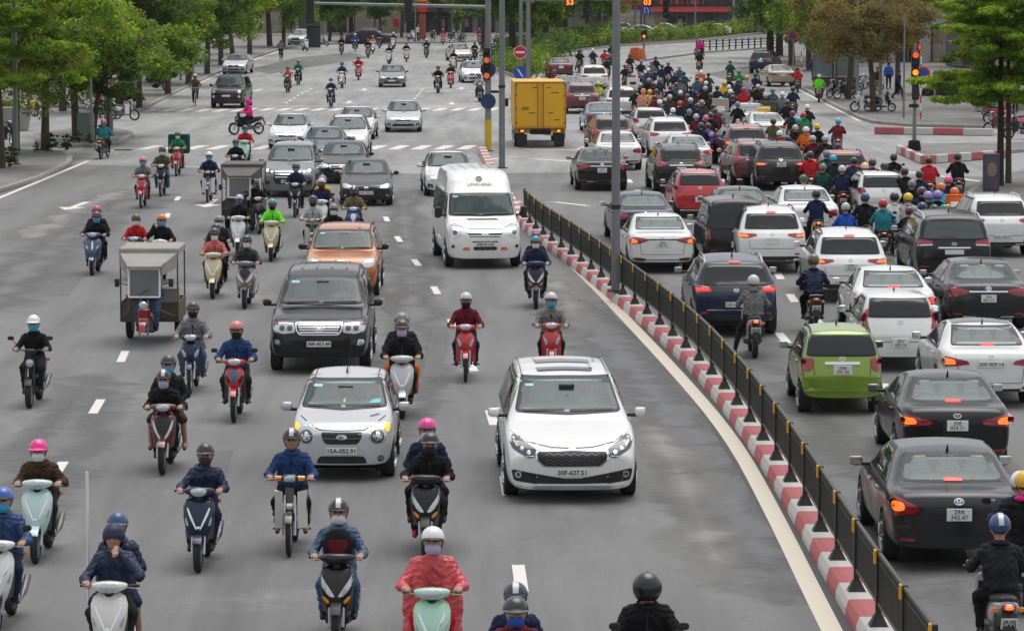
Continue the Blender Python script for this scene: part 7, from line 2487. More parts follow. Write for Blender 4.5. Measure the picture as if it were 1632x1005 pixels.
# ------------------------------------------------------------------ cars coming towards us
GO, GB = 'cars on the oncoming lanes', 'cars queueing towards the junction'
YW = {}
car('mpv', 907, 787, 'white', 'large white minivan with black mesh grille, plate 30F-627.51, beside the median fence', 'car', GO, yaw=2)
car('morning', 548, 757, 'silver', 'small silver hatchback with amber indicators lit, plate 15A-052.91', 'car', GO, yaw=0)
car('lc', 512, 588, 'black', 'big black off-road car with chrome grille behind the small silver hatchback', 'car', GO, yaw=.5)
car('soul', 546, 470, 'copper orange', 'boxy orange car with black door mirrors', 'car', GO, yaw=0)
car('van', 768, 424, 'white', 'tall white minibus with a raised roof at the end of the median fence', 'minibus', GO, yaw=6)
car('f_mazda', 584, 326, 'charcoal', 'charcoal saloon with pentagon grille behind the scooters near the orange car', 'car', GO, plate='30E-128.57', yaw=2)
car('innova', 462, 312, 'grey', 'grey minivan with headlamps lit behind the rider in navy', 'car', GO, plate='30A-774.20', yaw=-.5)
car('f_accord', 546, 291, 'charcoal', 'dark grey saloon tucked between the grey minivan and charcoal saloon', 'car', GO, yaw=0)
car('f_mazda', 516, 262, 'steel blue', 'slate blue saloon behind the dark grey saloon', 'car', GO, yaw=0)
car('f_suvw', 553, 252, 'white', 'white estate with roof rails half hidden by the slate blue saloon', 'car', GO, yaw=0) if 'f_suvw' in STY else car('f_suv', 553, 250, 'white', 'white car with roof rails half hidden by the slate blue saloon', 'car', GO, yaw=0)
car('f_civic', 567, 222, 'white', 'white saloon with white mirrors right behind the white car with roof rails', 'car', GO, yaw=-1)
car('f_city', 460, 237, 'white', 'white saloon with dark chrome nose crossing the junction zebra', 'car', GO, yaw=-2, plate='30H-205.16')
car('f_civic', 643, 210, 'silver', 'silver saloon alone in the middle of the junction', 'car', GO, yaw=1, plate='29A-533.81')
car('f_mazda', 625, 139, 'grey', 'grey saloon driving up to the far stop line', 'car', GO, yaw=1)
car('f_accord', 756, 132, 'white', 'white saloon with wide chrome grille by the signal post', 'car', GO, yaw=4)
car('f_city', 736, 98, 'pearl', 'small white saloon coming round the far bend', 'car', GO, yaw=12)
car('f_civic', 716, 311, 'white', 'white saloon half hidden behind the white minibus', 'car', GO, yaw=4, plate='30F-990.12')
car('everest', 364, 172, 'black', 'black off-roader with roof rack and light bar near the kerb', 'car', GO, yaw=-3)
car('f_accord', 375, 118, 'silver', 'silver saloon following the black off-roader along the kerb', 'car', GO, yaw=-4)
car('f_suv', 474, 74, 'light grey', 'pale grey pickup style car parked on the pavement by the green cabinet', 'car', GO, yaw=-10)
for x_, y_, c_, st_, l_, yw in ((940, 62, 'white', 'f_civic', 'white car parked beyond the hedge at the thin end of the wood', -60), (964, 60, 'pearl', 'f_suv', 'white van-like car beyond the hedge behind the grey lamp post', -50), (994, 61, 'white', 'f_accord', 'white saloon beyond the hedge directly beside the grey lamp post', -70), (1116, 58, 'white', 'f_city', 'white saloon passing behind the hedge near the railing', -75), (1034, 57, 'light grey', 'f_civic', 'grey saloon passing behind the hedge near the blue lane sign', -75)):
 car(st_, x_, y_, c_, l_, 'car', GO, yaw=yw)
def driver(px, py, d, dz, top, label):
 o = person('slim', at(px, py) + Vector((.37, d, dz)), 0, top, 'charcoal', 'cap', 'black', label=label, group='drivers')
driver(907, 787, 1.15, .02, 'light grey', 'person in pale shirt at the wheel of the large white minivan')
driver(548, 757, .85, -.25, 'red', 'person in red top at the wheel of the small silver hatchback')
driver(512, 588, 1.1, .10, 'white', 'person in white shirt at the wheel of the big black off-road car')
driver(768, 424, .75, .28, 'blue', 'person in blue shirt at the wheel of the tall white minibus')
driver(546, 470, .95, -.06, 'beige', 'person in beige top at the wheel of the boxy orange car')
driver(584, 326, 1.1, -.27, 'light grey', 'person in pale top at the wheel of the charcoal saloon')
# a car under a dark cover
cv = MB()
cv.rings([[(x * kx, -2.5 + 5.0 * t, max(.03, z * kz)) for x, z in ((-.95, .02), (-.98, .5), (-.85, .95), (-.6, 1.1), (0, 1.16), (.6, 1.1), (.85, .95), (.98, .5), (.95, .02))] for t, kx, kz in ((0, .75, .45), (.08, .96, .68), (.25, 1, .82), (.38, 1, 1.28), (.68, 1, 1.3), (.85, 1, .92), (.97, .95, .75), (1, .8, .5))], cap=True)
co = cv.obj('covered_car', cloth('purple'))
co.data.materials[0] = mat('car_cover', (.022, .012, .03), rough=.6, noise=.3, bump=.6, bscale=3)
co.location = at(590, 68, .14)
co.rotation_euler = (0, 0, R(86))
tag(co, 'car under a dark purple cover parked in front of the white wall', 'car')
# ------------------------------------------------------------------ cars seen from behind
car('camry', 1512, 890, 'charcoal', 'dark grey saloon with corner tail lamps, plate 29A 342.47', 'car', GB, plate='29A\n342.47', yaw=0, lit='orange')
car('k3', 1512, 742, 'black', 'blue black saloon with wedge lamps in front of the dark grey saloon', 'car', GB, plate='30E\n024.31', yaw=0, lit='orange')
car('k3roof', 1567, 640, 'white', 'white saloon with a dark roof panel and burning wedge lamps', 'car', GB, plate='30F-909.14', yaw=0, lit='orange')
car('matiz', 1338, 655, 'lime green', 'small lime green hatchback with round tail lamps', 'car', GB, plate='29A\n591.50', yaw=0, lit='off')
car('morning_r', 1430, 588, 'white', 'white hatchback with tall curved red lamps behind the lime green hatchback', 'car', GB, plate='29C\n609.16', yaw=0, lit='red')
car('k3', 1420, 535, 'white', 'white saloon with a dark roof hidden behind the white hatchback', 'car', GB, yaw=0, lit='red')
car('camry_new', 1565, 522, 'charcoal', 'dark saloon with chrome bumper line beside the white hatchback', 'car', GB, plate='29A\n867.13', yaw=0, lit='red')
car('p5008', 1168, 530, 'dark blue', 'dark blue crossover with red brake lamps lit beside the silver scooter', 'car', GB, plate='30F-228.19', yaw=1, lit='red')
car('cx5', 1350, 478, 'white', 'white crossover with burning wedge lamps ahead of the navy puffer rider', 'car', GB, plate='29D\n182.60', yaw=0, lit='orange')
car('gsedona', 1512, 448, 'black', 'long black minivan with roof rails', 'car', GB, yaw=0, lit='red')
car('tucson', 1588, 406, 'white', 'white crossover at the picture edge beside the poster box tree', 'car', GB, plate='30G-150.77', yaw=2, lit='off')
car('merc', 1284, 378, 'white', 'long white saloon with red lamps low on the tail', 'car', GB, yaw=2, lit='red')
car('hatch', 1404, 350, 'white', 'white hatchback with black rear window amid the waiting motorbikes', 'car', GB, yaw=3, lit='red')
car('hatch', 1346, 308, 'red', 'red hatchback between two lines of motorbikes', 'car', GB, yaw=2, lit='off')
car('cx5', 1226, 432, 'white', 'white crossover half hidden behind the black van', 'car', GB, yaw=1, lit='orange')
car('blackvan', 1170, 425, 'black', 'black van with a fully tinted rear window', 'van', GB, yaw=2, lit='off')
car('plain', 1180, 378, 'charcoal', 'dark saloon ahead of the black van', 'car', GB, yaw=2, lit='off')
car('accent', 1050, 431, 'white', 'white saloon with red lamps beside the grey lamp post', 'car', GB, plate='30A\n781.53', yaw=3, lit='orange')
car('plain', 1024, 388, 'dark blue', 'dark blue saloon half hidden behind the grey lamp post', 'car', GB, yaw=3, lit='off')
car('hatch', 1113, 346, 'red', 'bright red hatchback with a white plate behind the black crossover', 'car', GB, plate='30A\n315.98', yaw=3, lit='off')
car('crv', 1082, 306, 'black', 'black crossover with upright red lamps ahead of the red hatchback', 'car', GB, yaw=3, lit='off')
car('camry_new', 957, 302, 'black', 'black saloon in the lane next to the turn arrow', 'car', GB, plate='30F\n447.16', yaw=2, lit='off')
car('sportage', 1240, 302, 'charcoal', 'dark crossover with orange brake lamps by the red jacket rider', 'car', GB, plate='29A\n640.28', yaw=3, lit='orange')
car('crv', 1203, 296, 'maroon', 'dark maroon crossover overlapping the dark crossover', 'car', GB, yaw=4, lit='red')
car('cx5', 1187, 266, 'dark red', 'red crossover with glowing lamps behind the white taxi', 'car', GB, yaw=5, lit='orange', extra={'car_paint': paint('maroon')})
car('merc', 984, 270, 'white', 'white saloon with dark red lamps passing the grey lamp post', 'car', GB, yaw=3, lit='off')
car('plain', 1096, 276, 'silver', 'silver saloon in front of the black crossover', 'car', GB, yaw=4, lit='red')
car('crv', 974, 247, 'maroon', 'wine dark crossover with a pale roof in front of the white saloon', 'car', GB, yaw=3, lit='red')
car('tucson', 1065, 251, 'white', 'white crossover with a black rear window ahead of the silver saloon', 'car', GB, yaw=4, lit='off')
car('hatch', 1036, 224, 'pearl', 'cream white minivan with an orange lit lamp', 'car', GB, yaw=4, lit='orange')
car('plain', 960, 212, 'steel blue', 'dark teal saloon behind the dark red crossover', 'car', GB, yaw=3, lit='off')
car('cx5', 990, 190, 'white', 'white crossover crossing behind the grey lamp post', 'car', GB, yaw=4, lit='off')
car('crv', 926, 181, 'wine', 'dark red crossover with a white plate beside the yellow lorry', 'car', GB, plate='30E\n118.06', yaw=3, lit='off', extra={'car_paint': paint('maroon')})
car('plain', 904, 160, 'grey', 'grey saloon hidden between the lorry and the white crossover', 'car', GB, yaw=3, lit='off')
car('cx5', 946, 146, 'white', 'white crossover beside the rider in neon yellow', 'car', GB, yaw=4, lit='off')
car('k3', 893, 124, 'maroon', 'dark red saloon in front of the grey saloon on the curve', 'car', GB, yaw=3, lit='off')
car('accent', 1196, 214, 'silver', 'silver saloon with a red tail amid motorbikes ahead of the red crossover', 'car', GB, yaw=6, lit='red')
tx = car('accent', 1222, 232, 'white', 'white taxi with a yellow roof box behind the silver saloon', 'taxi', GB, yaw=6, lit='red')
MB().box((0, 0.2, 1.56), (.62, .22, .18), ch=.03, taper=.8).obj('roof_sign', M_refl, tx)
car('sportage', 1215, 117, 'dark blue', 'dark navy crossover stopped at the far bend', 'car', GB, yaw=-14, lit='off')
car('k3', 1243, 138, 'beige', 'beige saloon waiting beside the kerb near the banded post', 'car', GB, yaw=8, lit='off')
car('f_civic', 1478, 156, 'white', 'white car parked on the pavement behind the pedestrian signal', 'car', 'cars parked on the side street', yaw=-95)
car('everest', 1520, 160, 'charcoal', 'dark pickup style car parked by the stone steps', 'car', 'cars parked on the side street', yaw=-30)
car('f_suv', 1560, 150, 'white', 'white car parked beyond the dark pickup under the tiered tree', 'car', 'cars parked on the side street', yaw=-40)
# ------------------------------------------------------------------ yellow box lorry
def lorry():
 g_ = at(857, 236)
 root = empty('box_lorry', g_ + Vector((0, 3.6, 0)), R(180 + 2))
 # local: front is -y, tail at +3.6
 bx_ = MB().box((0, 1.0, 1.86), (2.26, 4.9, 2.0), ch=.03).obj('cargo_box', mat('lorry_yellow', (.72, .38, .010), rough=.45, noise=.12, nscale=1.2), root, smooth=0)
 for sx in (-1, 1):
  d = MB().box((sx * .545, 3.462, 1.88), (1.04, .035, 1.86), ch=.006).obj('rear_door', mat('lorry_yellow', (.72, .38, .010)), bx_, smooth=0)
 fr = MB()
 for x in (-1.10, 1.10):
  fr.box((x, 3.47, 1.86), (.06, .06, 2.02), ch=.005)
 fr.box((0, 3.47, 2.86), (2.26, .06, .05), ch=.005).box((0, 3.47, .87), (2.26, .06, .05), ch=.005)
 fr.obj('door_frame', mat('lorry_yellow_dark', (.40, .21, .01), rough=.5, noise=.2), bx_, smooth=0)
 lk = MB()
 for x in (-.12, .12):
  lk.tube([(x, 3.51, .92), (x, 3.51, 2.82)], .018, n=6)
 for z in (1.1, 1.7, 2.3, 2.75):
  for x in (-1.07, 1.07):
   lk.box((x, 3.505, z), (.10, .04, .06), ch=0)
 lk.obj('door_lock_bar', M_metal, bx_, smooth=0)
 st2 = MB()
 for x, z, w_ in ((-.36, 2.62, .18), (-.14 + .4, 2.62, .0 + .22), (-.62, 2.40, .34), (.66, 1.75, .30), (.66, 1.68, .34), (-.45, 1.52, .2), (.38, 1.52, .26), (-.72, 1.22, .22)):
  st2.box((x, 3.484, z), (w_, .004, .045), ch=0)
 st2.obj('door_marking', mat('faded_ink', (.16, .09, .02), rough=.7), bx_, smooth=0)
 MB().box((0, .8, .70), (.9, 5.6, .22), ch=.02).obj('chassis', M_dark, root, smooth=0)
 MB().box((0, 3.38, .74), (2.2, .10, .20), ch=.02).obj('tail_beam', mat('lorry_yellow_dark', (.4, .21, .01)), root, smooth=0)
 for sx in (-1, 1):
  t_ = MB().box((sx * .84, 3.44, .74), (.34, .04, .12), ch=.01).obj('tail_light', M_red, root, smooth=0)
  MB().box((sx * .80, 3.465, .74), (.14, .02, .08), ch=.005).obj('brake_lamp', M_amber_lit, t_, smooth=0)
  MB().box((sx * .80, 3.30, .34), (.44, .02, .5), ch=0).obj('mud_flap', M_black, root, smooth=0)
 p_ = MB().box((-.35, 3.44, .62), (.36, .02, .16), ch=.004).obj('number_plate', M_plate, root, smooth=0)
 tm, rm, hm = wheel_meshes()
 for y in (-2.6, 2.1):
  for sx in (-1, 1):
   w_ = mkobj('wheel', tm, root)
   w_.location = (sx * .88, y, .40)
   w_.scale = (sx * (2.0 if y > 0 else 1.2), .40, .40)
   mkobj('rim', rm, w_)
 cb = MB().rings([[(x * k, y, z) for x, z in ((-1.0, .5), (1.0, .5), (1.0, 1.3), (.9, 2.15), (.6, 2.25), (-.6, 2.25), (-.9, 2.15), (-1.0, 1.3))] for y, k in ((-3.55, .94), (-3.4, 1), (-1.65, 1), (-1.55, .97))]).obj('cab', mat('lorry_cab', (.55, .55, .53), rough=.3, coat=.8), root)
 MB().box((0, -3.56, 1.65), (1.7, .03, .7), ch=.01).obj('windscreen', M_glass, cb)
 for sx in (-1, 1):
  m_ = MB().tube([(sx * 1.0, -3.3, 1.9), (sx * 1.22, -3.4, 1.9)], .015, n=6).obj('mirror_arm', M_black, cb)
  MB().box((sx * 1.25, -3.4, 1.72), (.16, .10, .38), ch=.03).obj('door_mirror', M_black, m_)
 tag(root, 'yellow box lorry with double rear doors waiting under the no entry sign', 'lorry')
lorry()
# ------------------------------------------------------------------ motor tricycles with canopy
M_cargo = mat('tricycle_grey', (.075, .072, .065), rough=.6, noise=.35, nscale=3)
M_canvas = mat('canopy_sheet', (.30, .29, .265), rough=.8, noise=.3, nscale=2)
M_ply = mat('plywood', (.10, .08, .055), rough=.8, noise=.4, nscale=4)
def tricycle(px, py, label, roofm, yaw=0, swap=None):
 g_ = at(px, py)
 a = R(yaw)
 root = empty('cargo_tricycle', g_ + Vector((-math.sin(a) * 1.25, math.cos(a) * 1.25, 0)), a)
 bike_wheel(root, -1.25, .29, .05)
 for sx in (-1, 1):
  t = MB().lathe([(.20, -.05), (.25, -.07), (.29, -.05), (.295, 0), (.29, .05), (.25, .07), (.20, .05)], axis='x', n=24).obj('wheel', M_tyre, root)
  t.location = (sx * .52, .95, .295)
  MB().lathe([(.001, -.04), (.20, -.045), (.20, .045), (.001, .04)], axis='x', n=20).obj('rim', M_metal, t)
  MB().tube([(sx * .085, -1.25, .29), (sx * .08, -1.08, .82), (sx * .07, -1.0, 1.0)], .022, n=8).obj('fork', M_metal, root)
 rr = []
 for an in np.linspace(R(15), R(150), 12):
  q = .34
  rr.append([(x, -1.25 - q * math.cos(an), .29 + (q - 2 * x * x) * math.sin(an)) for x in np.linspace(-.07, .07, 5)])
 MB().rings(rr, cap=False, closed=False).obj('front_fender', M_red, root)
 MB().lathe([(.001, -.06), (.06, -.055), (.09, -.02), (.07, .06)], c=(0, -1.22, .90), axis='y', n=18).obj('headlight', M_lens, root)
 MB().box((0, -1.10, .66), (.26, .12, .36), ch=.04).obj('nose_panel', M_red, root)
 MB().tube([(-.38, -.86, 1.02), (-.15, -.98, 1.0), (.15, -.98, 1.0), (.38, -.86, 1.02)], .014, n=6).obj('handlebar', M_black, root)
 MB().tube([(0, -1.0, .95), (0, -.7, .42), (0, .4, .42)], .05, n=8).obj('frame_tube', M_black, root)
 MB().box((0, -.15, .42), (.34, .6, .34), ch=.05).obj('engine', M_metal, root)
 MB().box((0, -.25, .76), (.36, .5, .12), ch=.04).obj('seat', M_seat, root)
 MB().box((0, .75, .48), (1.24, 1.6, .08), ch=.01).obj('cargo_floor', M_cargo, root, smooth=0)
 sd = MB()
 for sx in (-1, 1):
  sd.box((sx * .60, .75, .68), (.04, 1.6, .36), ch=.005)
 sd.box((-.42, -.03, .68), (.36, .04, .36), ch=.005).box((.42, -.03, .68), (.36, .04, .36), ch=.005).box((0, 1.53, .68), (1.2, .04, .36), ch=.005)
 sd.obj('cargo_side', M_ply, root, smooth=0)
 fr = MB()
 for sx in (-1, 1):
  fr.tube([(sx * .60, -.05, .5), (sx * .60, -.05, 1.84)], .018, n=6).tube([(sx * .60, 1.5, .5), (sx * .60, 1.5, 1.84)], .018, n=6)
  fr.tube([(sx * .33, -1.0, .78), (sx * .33, -.92, 1.66), (sx * .58, -.06, 1.84)], .016, n=6).tube([(sx * .33, -1.0, .78), (sx * .56, -.05, .55)], .016, n=6)
 fr.obj('canopy_frame', M_cargo, root)
 wf = MB()
 for sx in (-1, 1):
  wf.tube([(sx * .32, -1.04, 1.06), (sx * .32, -.97, 1.64)], .022, n=6)
 for z, y in ((1.06, -1.04), (1.64, -.97)):
  wf.tube([(-.32, y, z), (.32, y, z)], .022, n=6)
 wo_ = wf.obj('windscreen_frame', M_swhite, root)
 MB().add([(-.32, -1.035, 1.06), (.32, -1.035, 1.06), (.32, -.965, 1.64), (-.32, -.965, 1.64), (-.32, -1.025, 1.06), (.32, -1.025, 1.06), (.32, -.955, 1.64), (-.32, -.955, 1.64)], [(0, 1, 2, 3), (7, 6, 5, 4), (0, 4, 5, 1), (1, 5, 6, 2), (2, 6, 7, 3), (3, 7, 4, 0)]).obj('windscreen', mat('plastic_pane', (.10, .11, .115), rough=.1, spec=.6, noise=.3, nscale=3), wo_, smooth=0)
 MB().tube([(-.12, -1.06, 1.10), (.10, -1.07, 1.22)], .008, n=5).obj('wiper', M_black, wo_)
 rf = MB()
 rf.add([(-.34, -1.06, 1.66), (.34, -1.06, 1.66), (.60, -.08, 1.86), (-.60, -.08, 1.86), (-.34, -1.06, 1.70), (.34, -1.06, 1.70), (.60, -.08, 1.90), (-.60, -.08, 1.90)], [(0, 3, 2, 1), (4, 5, 6, 7), (0, 1, 5, 4), (1, 2, 6, 5), (2, 3, 7, 6), (3, 0, 4, 7)])
 rf.add([(-.60, -.06, 1.88), (-.36, -1.02, 1.68), (-.36, -1.02, 1.50), (-.60, -.06, 1.60)], [(0, 1, 2, 3)])
 rf.add([(.60, -.06, 1.88), (.36, -1.02, 1.68), (.36, -1.02, 1.50), (.60, -.06, 1.60)], [(3, 2, 1, 0)])
 rf.obj('cab_canopy', roofm, root, smooth=0)
 MB().box((0, .75, 1.92), (1.26, 1.66, .16), ch=.02).obj('cargo_roof', roofm, root, smooth=0)
 for sx in (-1, 1):
  m_ = MB().tube([(sx * .34, -.98, 1.3), (sx * .52, -1.04, 1.36)], .01, n=5).obj('mirror_arm', M_black, root)
  MB().box((sx * .56, -1.05, 1.36), (.10, .03, .17), ch=.01).obj('mirror', M_black, m_)
 MB().box((0, -1.29, .58), (.15, .012, .10), ch=.003).obj('number_plate', M_plate, root)
 tag(root, label, 'motor tricycle', 'cargo tricycles with canopies')
 return root
t1 = tricycle(229, 556, 'cargo tricycle with pale canvas canopy driving in the kerb side lane', M_canvas)
t2 = tricycle(381, 372, 'cargo tricycle with dark canopy and white framed windscreen beside the cream scooter', M_cargo)
for t_, tp, lb in ((t1, 'blue', 'person in blue clothes driving the cargo tricycle with pale canopy'), (t2, 'charcoal', 'person in dark clothes driving the cargo tricycle with dark canopy')):
 person('pegs', t_.location + Vector((0, -.42, .04)), t_.rotation_euler.z, tp, 'denim', 'cap', 'black', label=lb)
for i_, (t_, dx, dy, dz, sz, m_, lb) in enumerate(((t1, -.32, .55, .52, (.42, .5, .42), M_ply, 'brown wooden crate in the bed of the tricycle with pale canopy'), (t1, .28, .8, .52, (.5, .6, .55), M_conc, 'grey carton beside the wooden crate in the tricycle bed'), (t2, .1, .7, .52, (.7, .7, .6), M_ply, 'brown carton in the bed of the tricycle with dark canopy'))):
 o_ = MB().box((0, 0, sz[2] / 2), sz, ch=.015).obj('crate', m_, smooth=0)
 MB().box((0, 0, sz[2] + .012), (sz[0] + .02, sz[1] + .02, .024), ch=.006).obj('lid', m_, o_, smooth=0)
 o_.location = t_.location + Vector((dx, dy, dz))
 tag(o_, lb, 'crate')
# ------------------------------------------------------------------ motorbikes and their riders
GMO, GMB, GPO, GPB = 'motorbikes on the oncoming lanes', 'motorbikes waiting at the junction', 'riders on the oncoming lanes', 'riders waiting at the junction'
KW = {'scooter': 'scooter', 'lead': 'scooter', 'vespa': 'rounded scooter', 'airblade': 'sporty scooter', 'sh': 'big wheel scooter', 'underbone': 'step-through motorbike', 'cub': 'old step-through motorbike', 'sport': 'sporty motorbike', 'moped': 'electric moped'}
def desc(r):
 pose, top, leg, gear, hel, mask = r[:6]
 ex = r[6] if len(r) > 6 else {}
 g = ex.get('g', 'jacket')
 s = f"person in {top} {g}"
 gd = {'half': 'helmet', 'peak': 'peaked helmet', 'stripe': 'striped helmet', 'full': 'full-face helmet', 'hood': 'hood'}.get(gear)
 if gear == 'hood':
  s += ' with hood up'
 elif gd:
  s += f", {hel} {gd}"
 if mask:
  s += f", {mask} mask"
 return s
def fit(*tries):
 for t in tries:
  if len(t.replace(',', ' ').split()) <= 15:
   return t
 return tries[-1]
def put_person(r, loc, rz, where, grp, verb='riding'):
 pose, top, leg, gear, hel, mask = r[:6]
 ex = dict(r[6]) if len(r) > 6 else {}
 ex.pop('g', None)
 verb = ex.pop('verb', verb)
 fab = {'p': puffer, 'r': lambda c: mat('raincoat_' + c, (.56, .07, .08), rough=.38, spec=.5, noise=.35, nscale=5, bump=.3, bscale=12)}.get(ex.pop('fab', None), cloth)
 ex.setdefault('sx', rnd.uniform(.95, 1.05))
 ex.setdefault('scale', rnd.uniform(.975, 1.02))
 o = person(pose, loc, rz, top, leg, gear, hel, mask, label=fit(f"{desc(r)}, {verb} {where}", f"{desc(r)} {where}", f"{desc(r).rsplit(', ', 1)[0]} {where}"), group=grp, fabric=fab, **ex)
 return o
def bike(kind, px, py, col, rider, where, pillion=None, back=False, yaw=0.0, swap=None, head=False, sc=1.0, label=None, scarf=0):
 if head:                                   # px, py is the top of the rider's head
  py = (py + 11.3 * sc) / (1 - .126 * 1.66 * sc)
 g_ = at(px, py)
 rz = R(yaw + (180 if back else 0))
 off = .64 if not back else .62
 s_ = -1 if back else 1
 loc = Vector((g_.x - math.sin(rz) * off * s_ * -1 * -1, g_.y + math.cos(rz) * off * s_, 0)) if False else g_ - Matrix.Rotation(rz, 3, 'Z') @ Vector((0, -off if not back else off, 0))
 sw = {'bike_paint': paint(col), 'brake_lamp_lit': M_orange_lit if (back and rnd.random() < .55) else M_red}
 if swap:
  sw.update(swap)
 b = inst(bike_proto(kind), loc, rz, swap=sw)
 grp = (GMB, GPB) if back else (GMO, GPO)
 tag(b, fit(label, label.replace('under the person in', 'below')) if label else (fit(f"{col} {KW[kind]} under the person in {rider[1]} {(rider[6] if len(rider) > 6 else {}).get('g', 'jacket')} {where}", f"{col} {KW[kind]} under {rider[1]} {(rider[6] if len(rider) > 6 else {}).get('g', 'jacket')} {where}") if rider else f"{col} {KW[kind]} {where}"), 'motorbike' if kind in ('underbone', 'cub', 'sport') else 'scooter', grp[0])
 if rider:
  put_person(rider, loc, rz, where, grp[1])
 if pillion:
  pp = put_person(pillion, loc, rz, where, grp[1], 'on the pillion seat')
  if scarf:
   a_ = [(.10 * math.cos(t), .50 + .10 * math.sin(t), 1.40 + .02 * math.sin(t)) for t in np.linspace(0, 2 * math.pi, 14)]
   MB().tube(a_, .038, n=8).tube([(-.04, .60, 1.38), (-.05, .68, 1.25), (-.06, .70, 1.0)], [.035, .05, .045], n=8).obj('scarf', cloth('hot pink'), pp)
 return b, loc, rz
# --- oncoming, near
bike('moped', 47, 650, 'black', ('slim', 'black', 'charcoal', 'peak', 'white', 'sky blue'), 'alone by the kerb side lane')
bike('lead', 57, 897, 'pale mint', ('slouch', 'brown', 'charcoal', 'peak', 'hot pink', 'white'), 'near the picture edge')
bike('scooter', -6, 1010, 'white', ('wide', 'blue', 'navy', 'half', 'bright blue', 'sky blue', {'g': 'puffer', 'fab': 'p'}), 'cut by the picture edge')
b_, l_, z_ = bike('lead', 172, 1086, 'pearl', ('face_hand', 'navy', 'charcoal', 'hood', 'navy', None, {'g': 'puffer', 'fab': 'p'}), 'hand over mouth', pillion=('pillion_bare', 'navy', 'navy', 'peak', 'blue', 'navy', {'g': 'puffer', 'fab': 'p', 'verb': 'bare legged'}))
tb = MB().tube([(0, 0, -.75), (0, 0, .75)], .018, n=12).obj('white_tube', M_swhite)
tb.location = l_ + Vector((-.36, .62, 1.42))
tag(tb, 'long white tube held upright behind the rider covering his mouth', 'tube')
bike('sh', 259, 756, 'dark red', ('slouch', 'black', 'black', 'stripe', 'black', 'lavender', {'g': 'leather jacket'}), 'ahead of the silver hatchback lane', pillion=('pillion_bare', 'charcoal', 'brown', 'half', 'charcoal', 'sky blue'))
bike('lead', 316, 911, 'dark blue', ('lean', 'navy', 'navy', 'peak', 'black', 'brown', {'g': 'puffer', 'fab': 'p'}), 'on the navy and chrome scooter')
bike('sport', 373, 673, 'red', ('pegs', 'blue', 'charcoal', 'half', 'salmon', 'black', {'g': 'rain jacket'}), 'beside the silver hatchback', swap={'bike_accent': paint('steel blue')})
bike('underbone', 303, 628, 'navy', ('pegs', 'grey', 'denim', 'half', 'charcoal', 'black', {'g': 'quilted jacket', 'fab': 'p'}), 'behind the dark red scooter')
bike('vespa', 147, 439, 'steel blue', ('lean', 'black', 'black', 'half', 'charcoal', 'sky blue', {'g': 'sweater'}), 'ahead of the cargo tricycle', pillion=('pillion', 'charcoal', 'black', 'half', 'red', None))
bike('underbone', 213, 447, 'steel blue', ('pegs', 'red', 'denim', 'half', 'brown', 'white'), 'behind the canvas canopy')
bike('underbone', 254, 452, 'white', ('phone', 'black', 'charcoal', 'half', 'orange', 'sky blue', {'g': 'jumper'}), 'hand raised to the ear')
bike('lead', 339, 476, 'cream', ('slim', 'salmon', 'black', 'half', 'black', 'white', {'g': 'sweater'}), 'on the cream scooter', pillion=('pillion', 'black', 'black', 'half', 'navy', None))
bike('underbone', 346, 450, 'charcoal', ('pegs', 'charcoal', 'black', 'half', 'grey', 'white'), 'just behind the cream scooter')
bike('scooter', 379, 408, 'white', ('wide', 'black', 'denim', 'half', 'lavender', 'steel blue'), 'in front of the dark tricycle')
bike('airblade', 390, 492, 'grey', ('scooter', 'charcoal', 'light grey', 'half', 'black', 'white', {'fab': 'p'}), 'close to the black off-road car')
bike('lead', 432, 417, 'cream', ('slim', 'neon green', 'charcoal', 'half', 'teal', 'black'), 'behind the black off-road car')
bike('underbone', 225, 332, 'red', ('pegs', 'grey', 'navy', 'half', 'pink', 'sky blue'), 'well behind the tricycle')
bike('underbone', 256, 313, 'black', ('pegs', 'olive', 'denim', 'half', 'black', 'white'), 'beside the red motorbike')
b_, l_, z_ = bike('underbone', 281, 281, 'red', ('pegs', 'green', 'maroon', 'half', 'green', 'white'), 'carrying a green delivery box')
def delbox(loc, rz, c, label, off=(0, .58, 1.16), s=(.62, .52, .56)):
 o = MB().box((0, 0, 0), s, ch=.04).obj('delivery_box', cloth(c))
 MB().box((0, 0, s[2] / 2 + .005), (s[0] * .98, s[1] * .98, .03), ch=.01).obj('lid', cloth(c), o)
 MB().box((0, s[1] / 2 + .004, 0), (s[0] * .5, .008, s[2] * .3), ch=.002).obj('panel', M_swhite if c != 'white' else M_black, o)
 o.location = Vector(loc) + Matrix.Rotation(rz, 3, 'Z') @ Vector(off)
 o.rotation_euler = (0, 0, rz)
 tag(o, label, 'box')
delbox(l_, z_, 'dark green', 'large dark green delivery box behind the rider in green', s=(.8, .5, .7))
bike('cub', 331, 324, 'white', ('pegs', 'navy', 'navy', 'half', 'white', 'sky blue'), 'left of the dark tricycle'.replace('left of', 'next to'))
bike('lead', 389, 268, 'mint', ('scooter', 'red', 'black', 'half', 'navy', 'sky blue'), 'behind the dark tricycle')
bike('underbone', 374, 295, 'black', ('pegs', 'black', 'black', 'half', 'black', 'sky blue', {'g': 'parka'}), 'hidden behind the dark canopy')
bike('underbone', 373, 215, 'black', ('pegs', 'hot pink', 'black', 'hood', 'pink', None), 'crossing the junction sideways', yaw=-62)
bike('underbone', 161, 254, 'black', ('pegs', 'teal', 'charcoal', 'half', 'salmon', None, {'g': 'coat'}), 'leaving along the kerb', back=True, yaw=-6)
bike('underbone', 470, 347, 'black', ('pegs', 'navy', 'charcoal', 'half', 'charcoal', 'sky blue', {'g': 'vest'}), 'in front of the grey minivan')
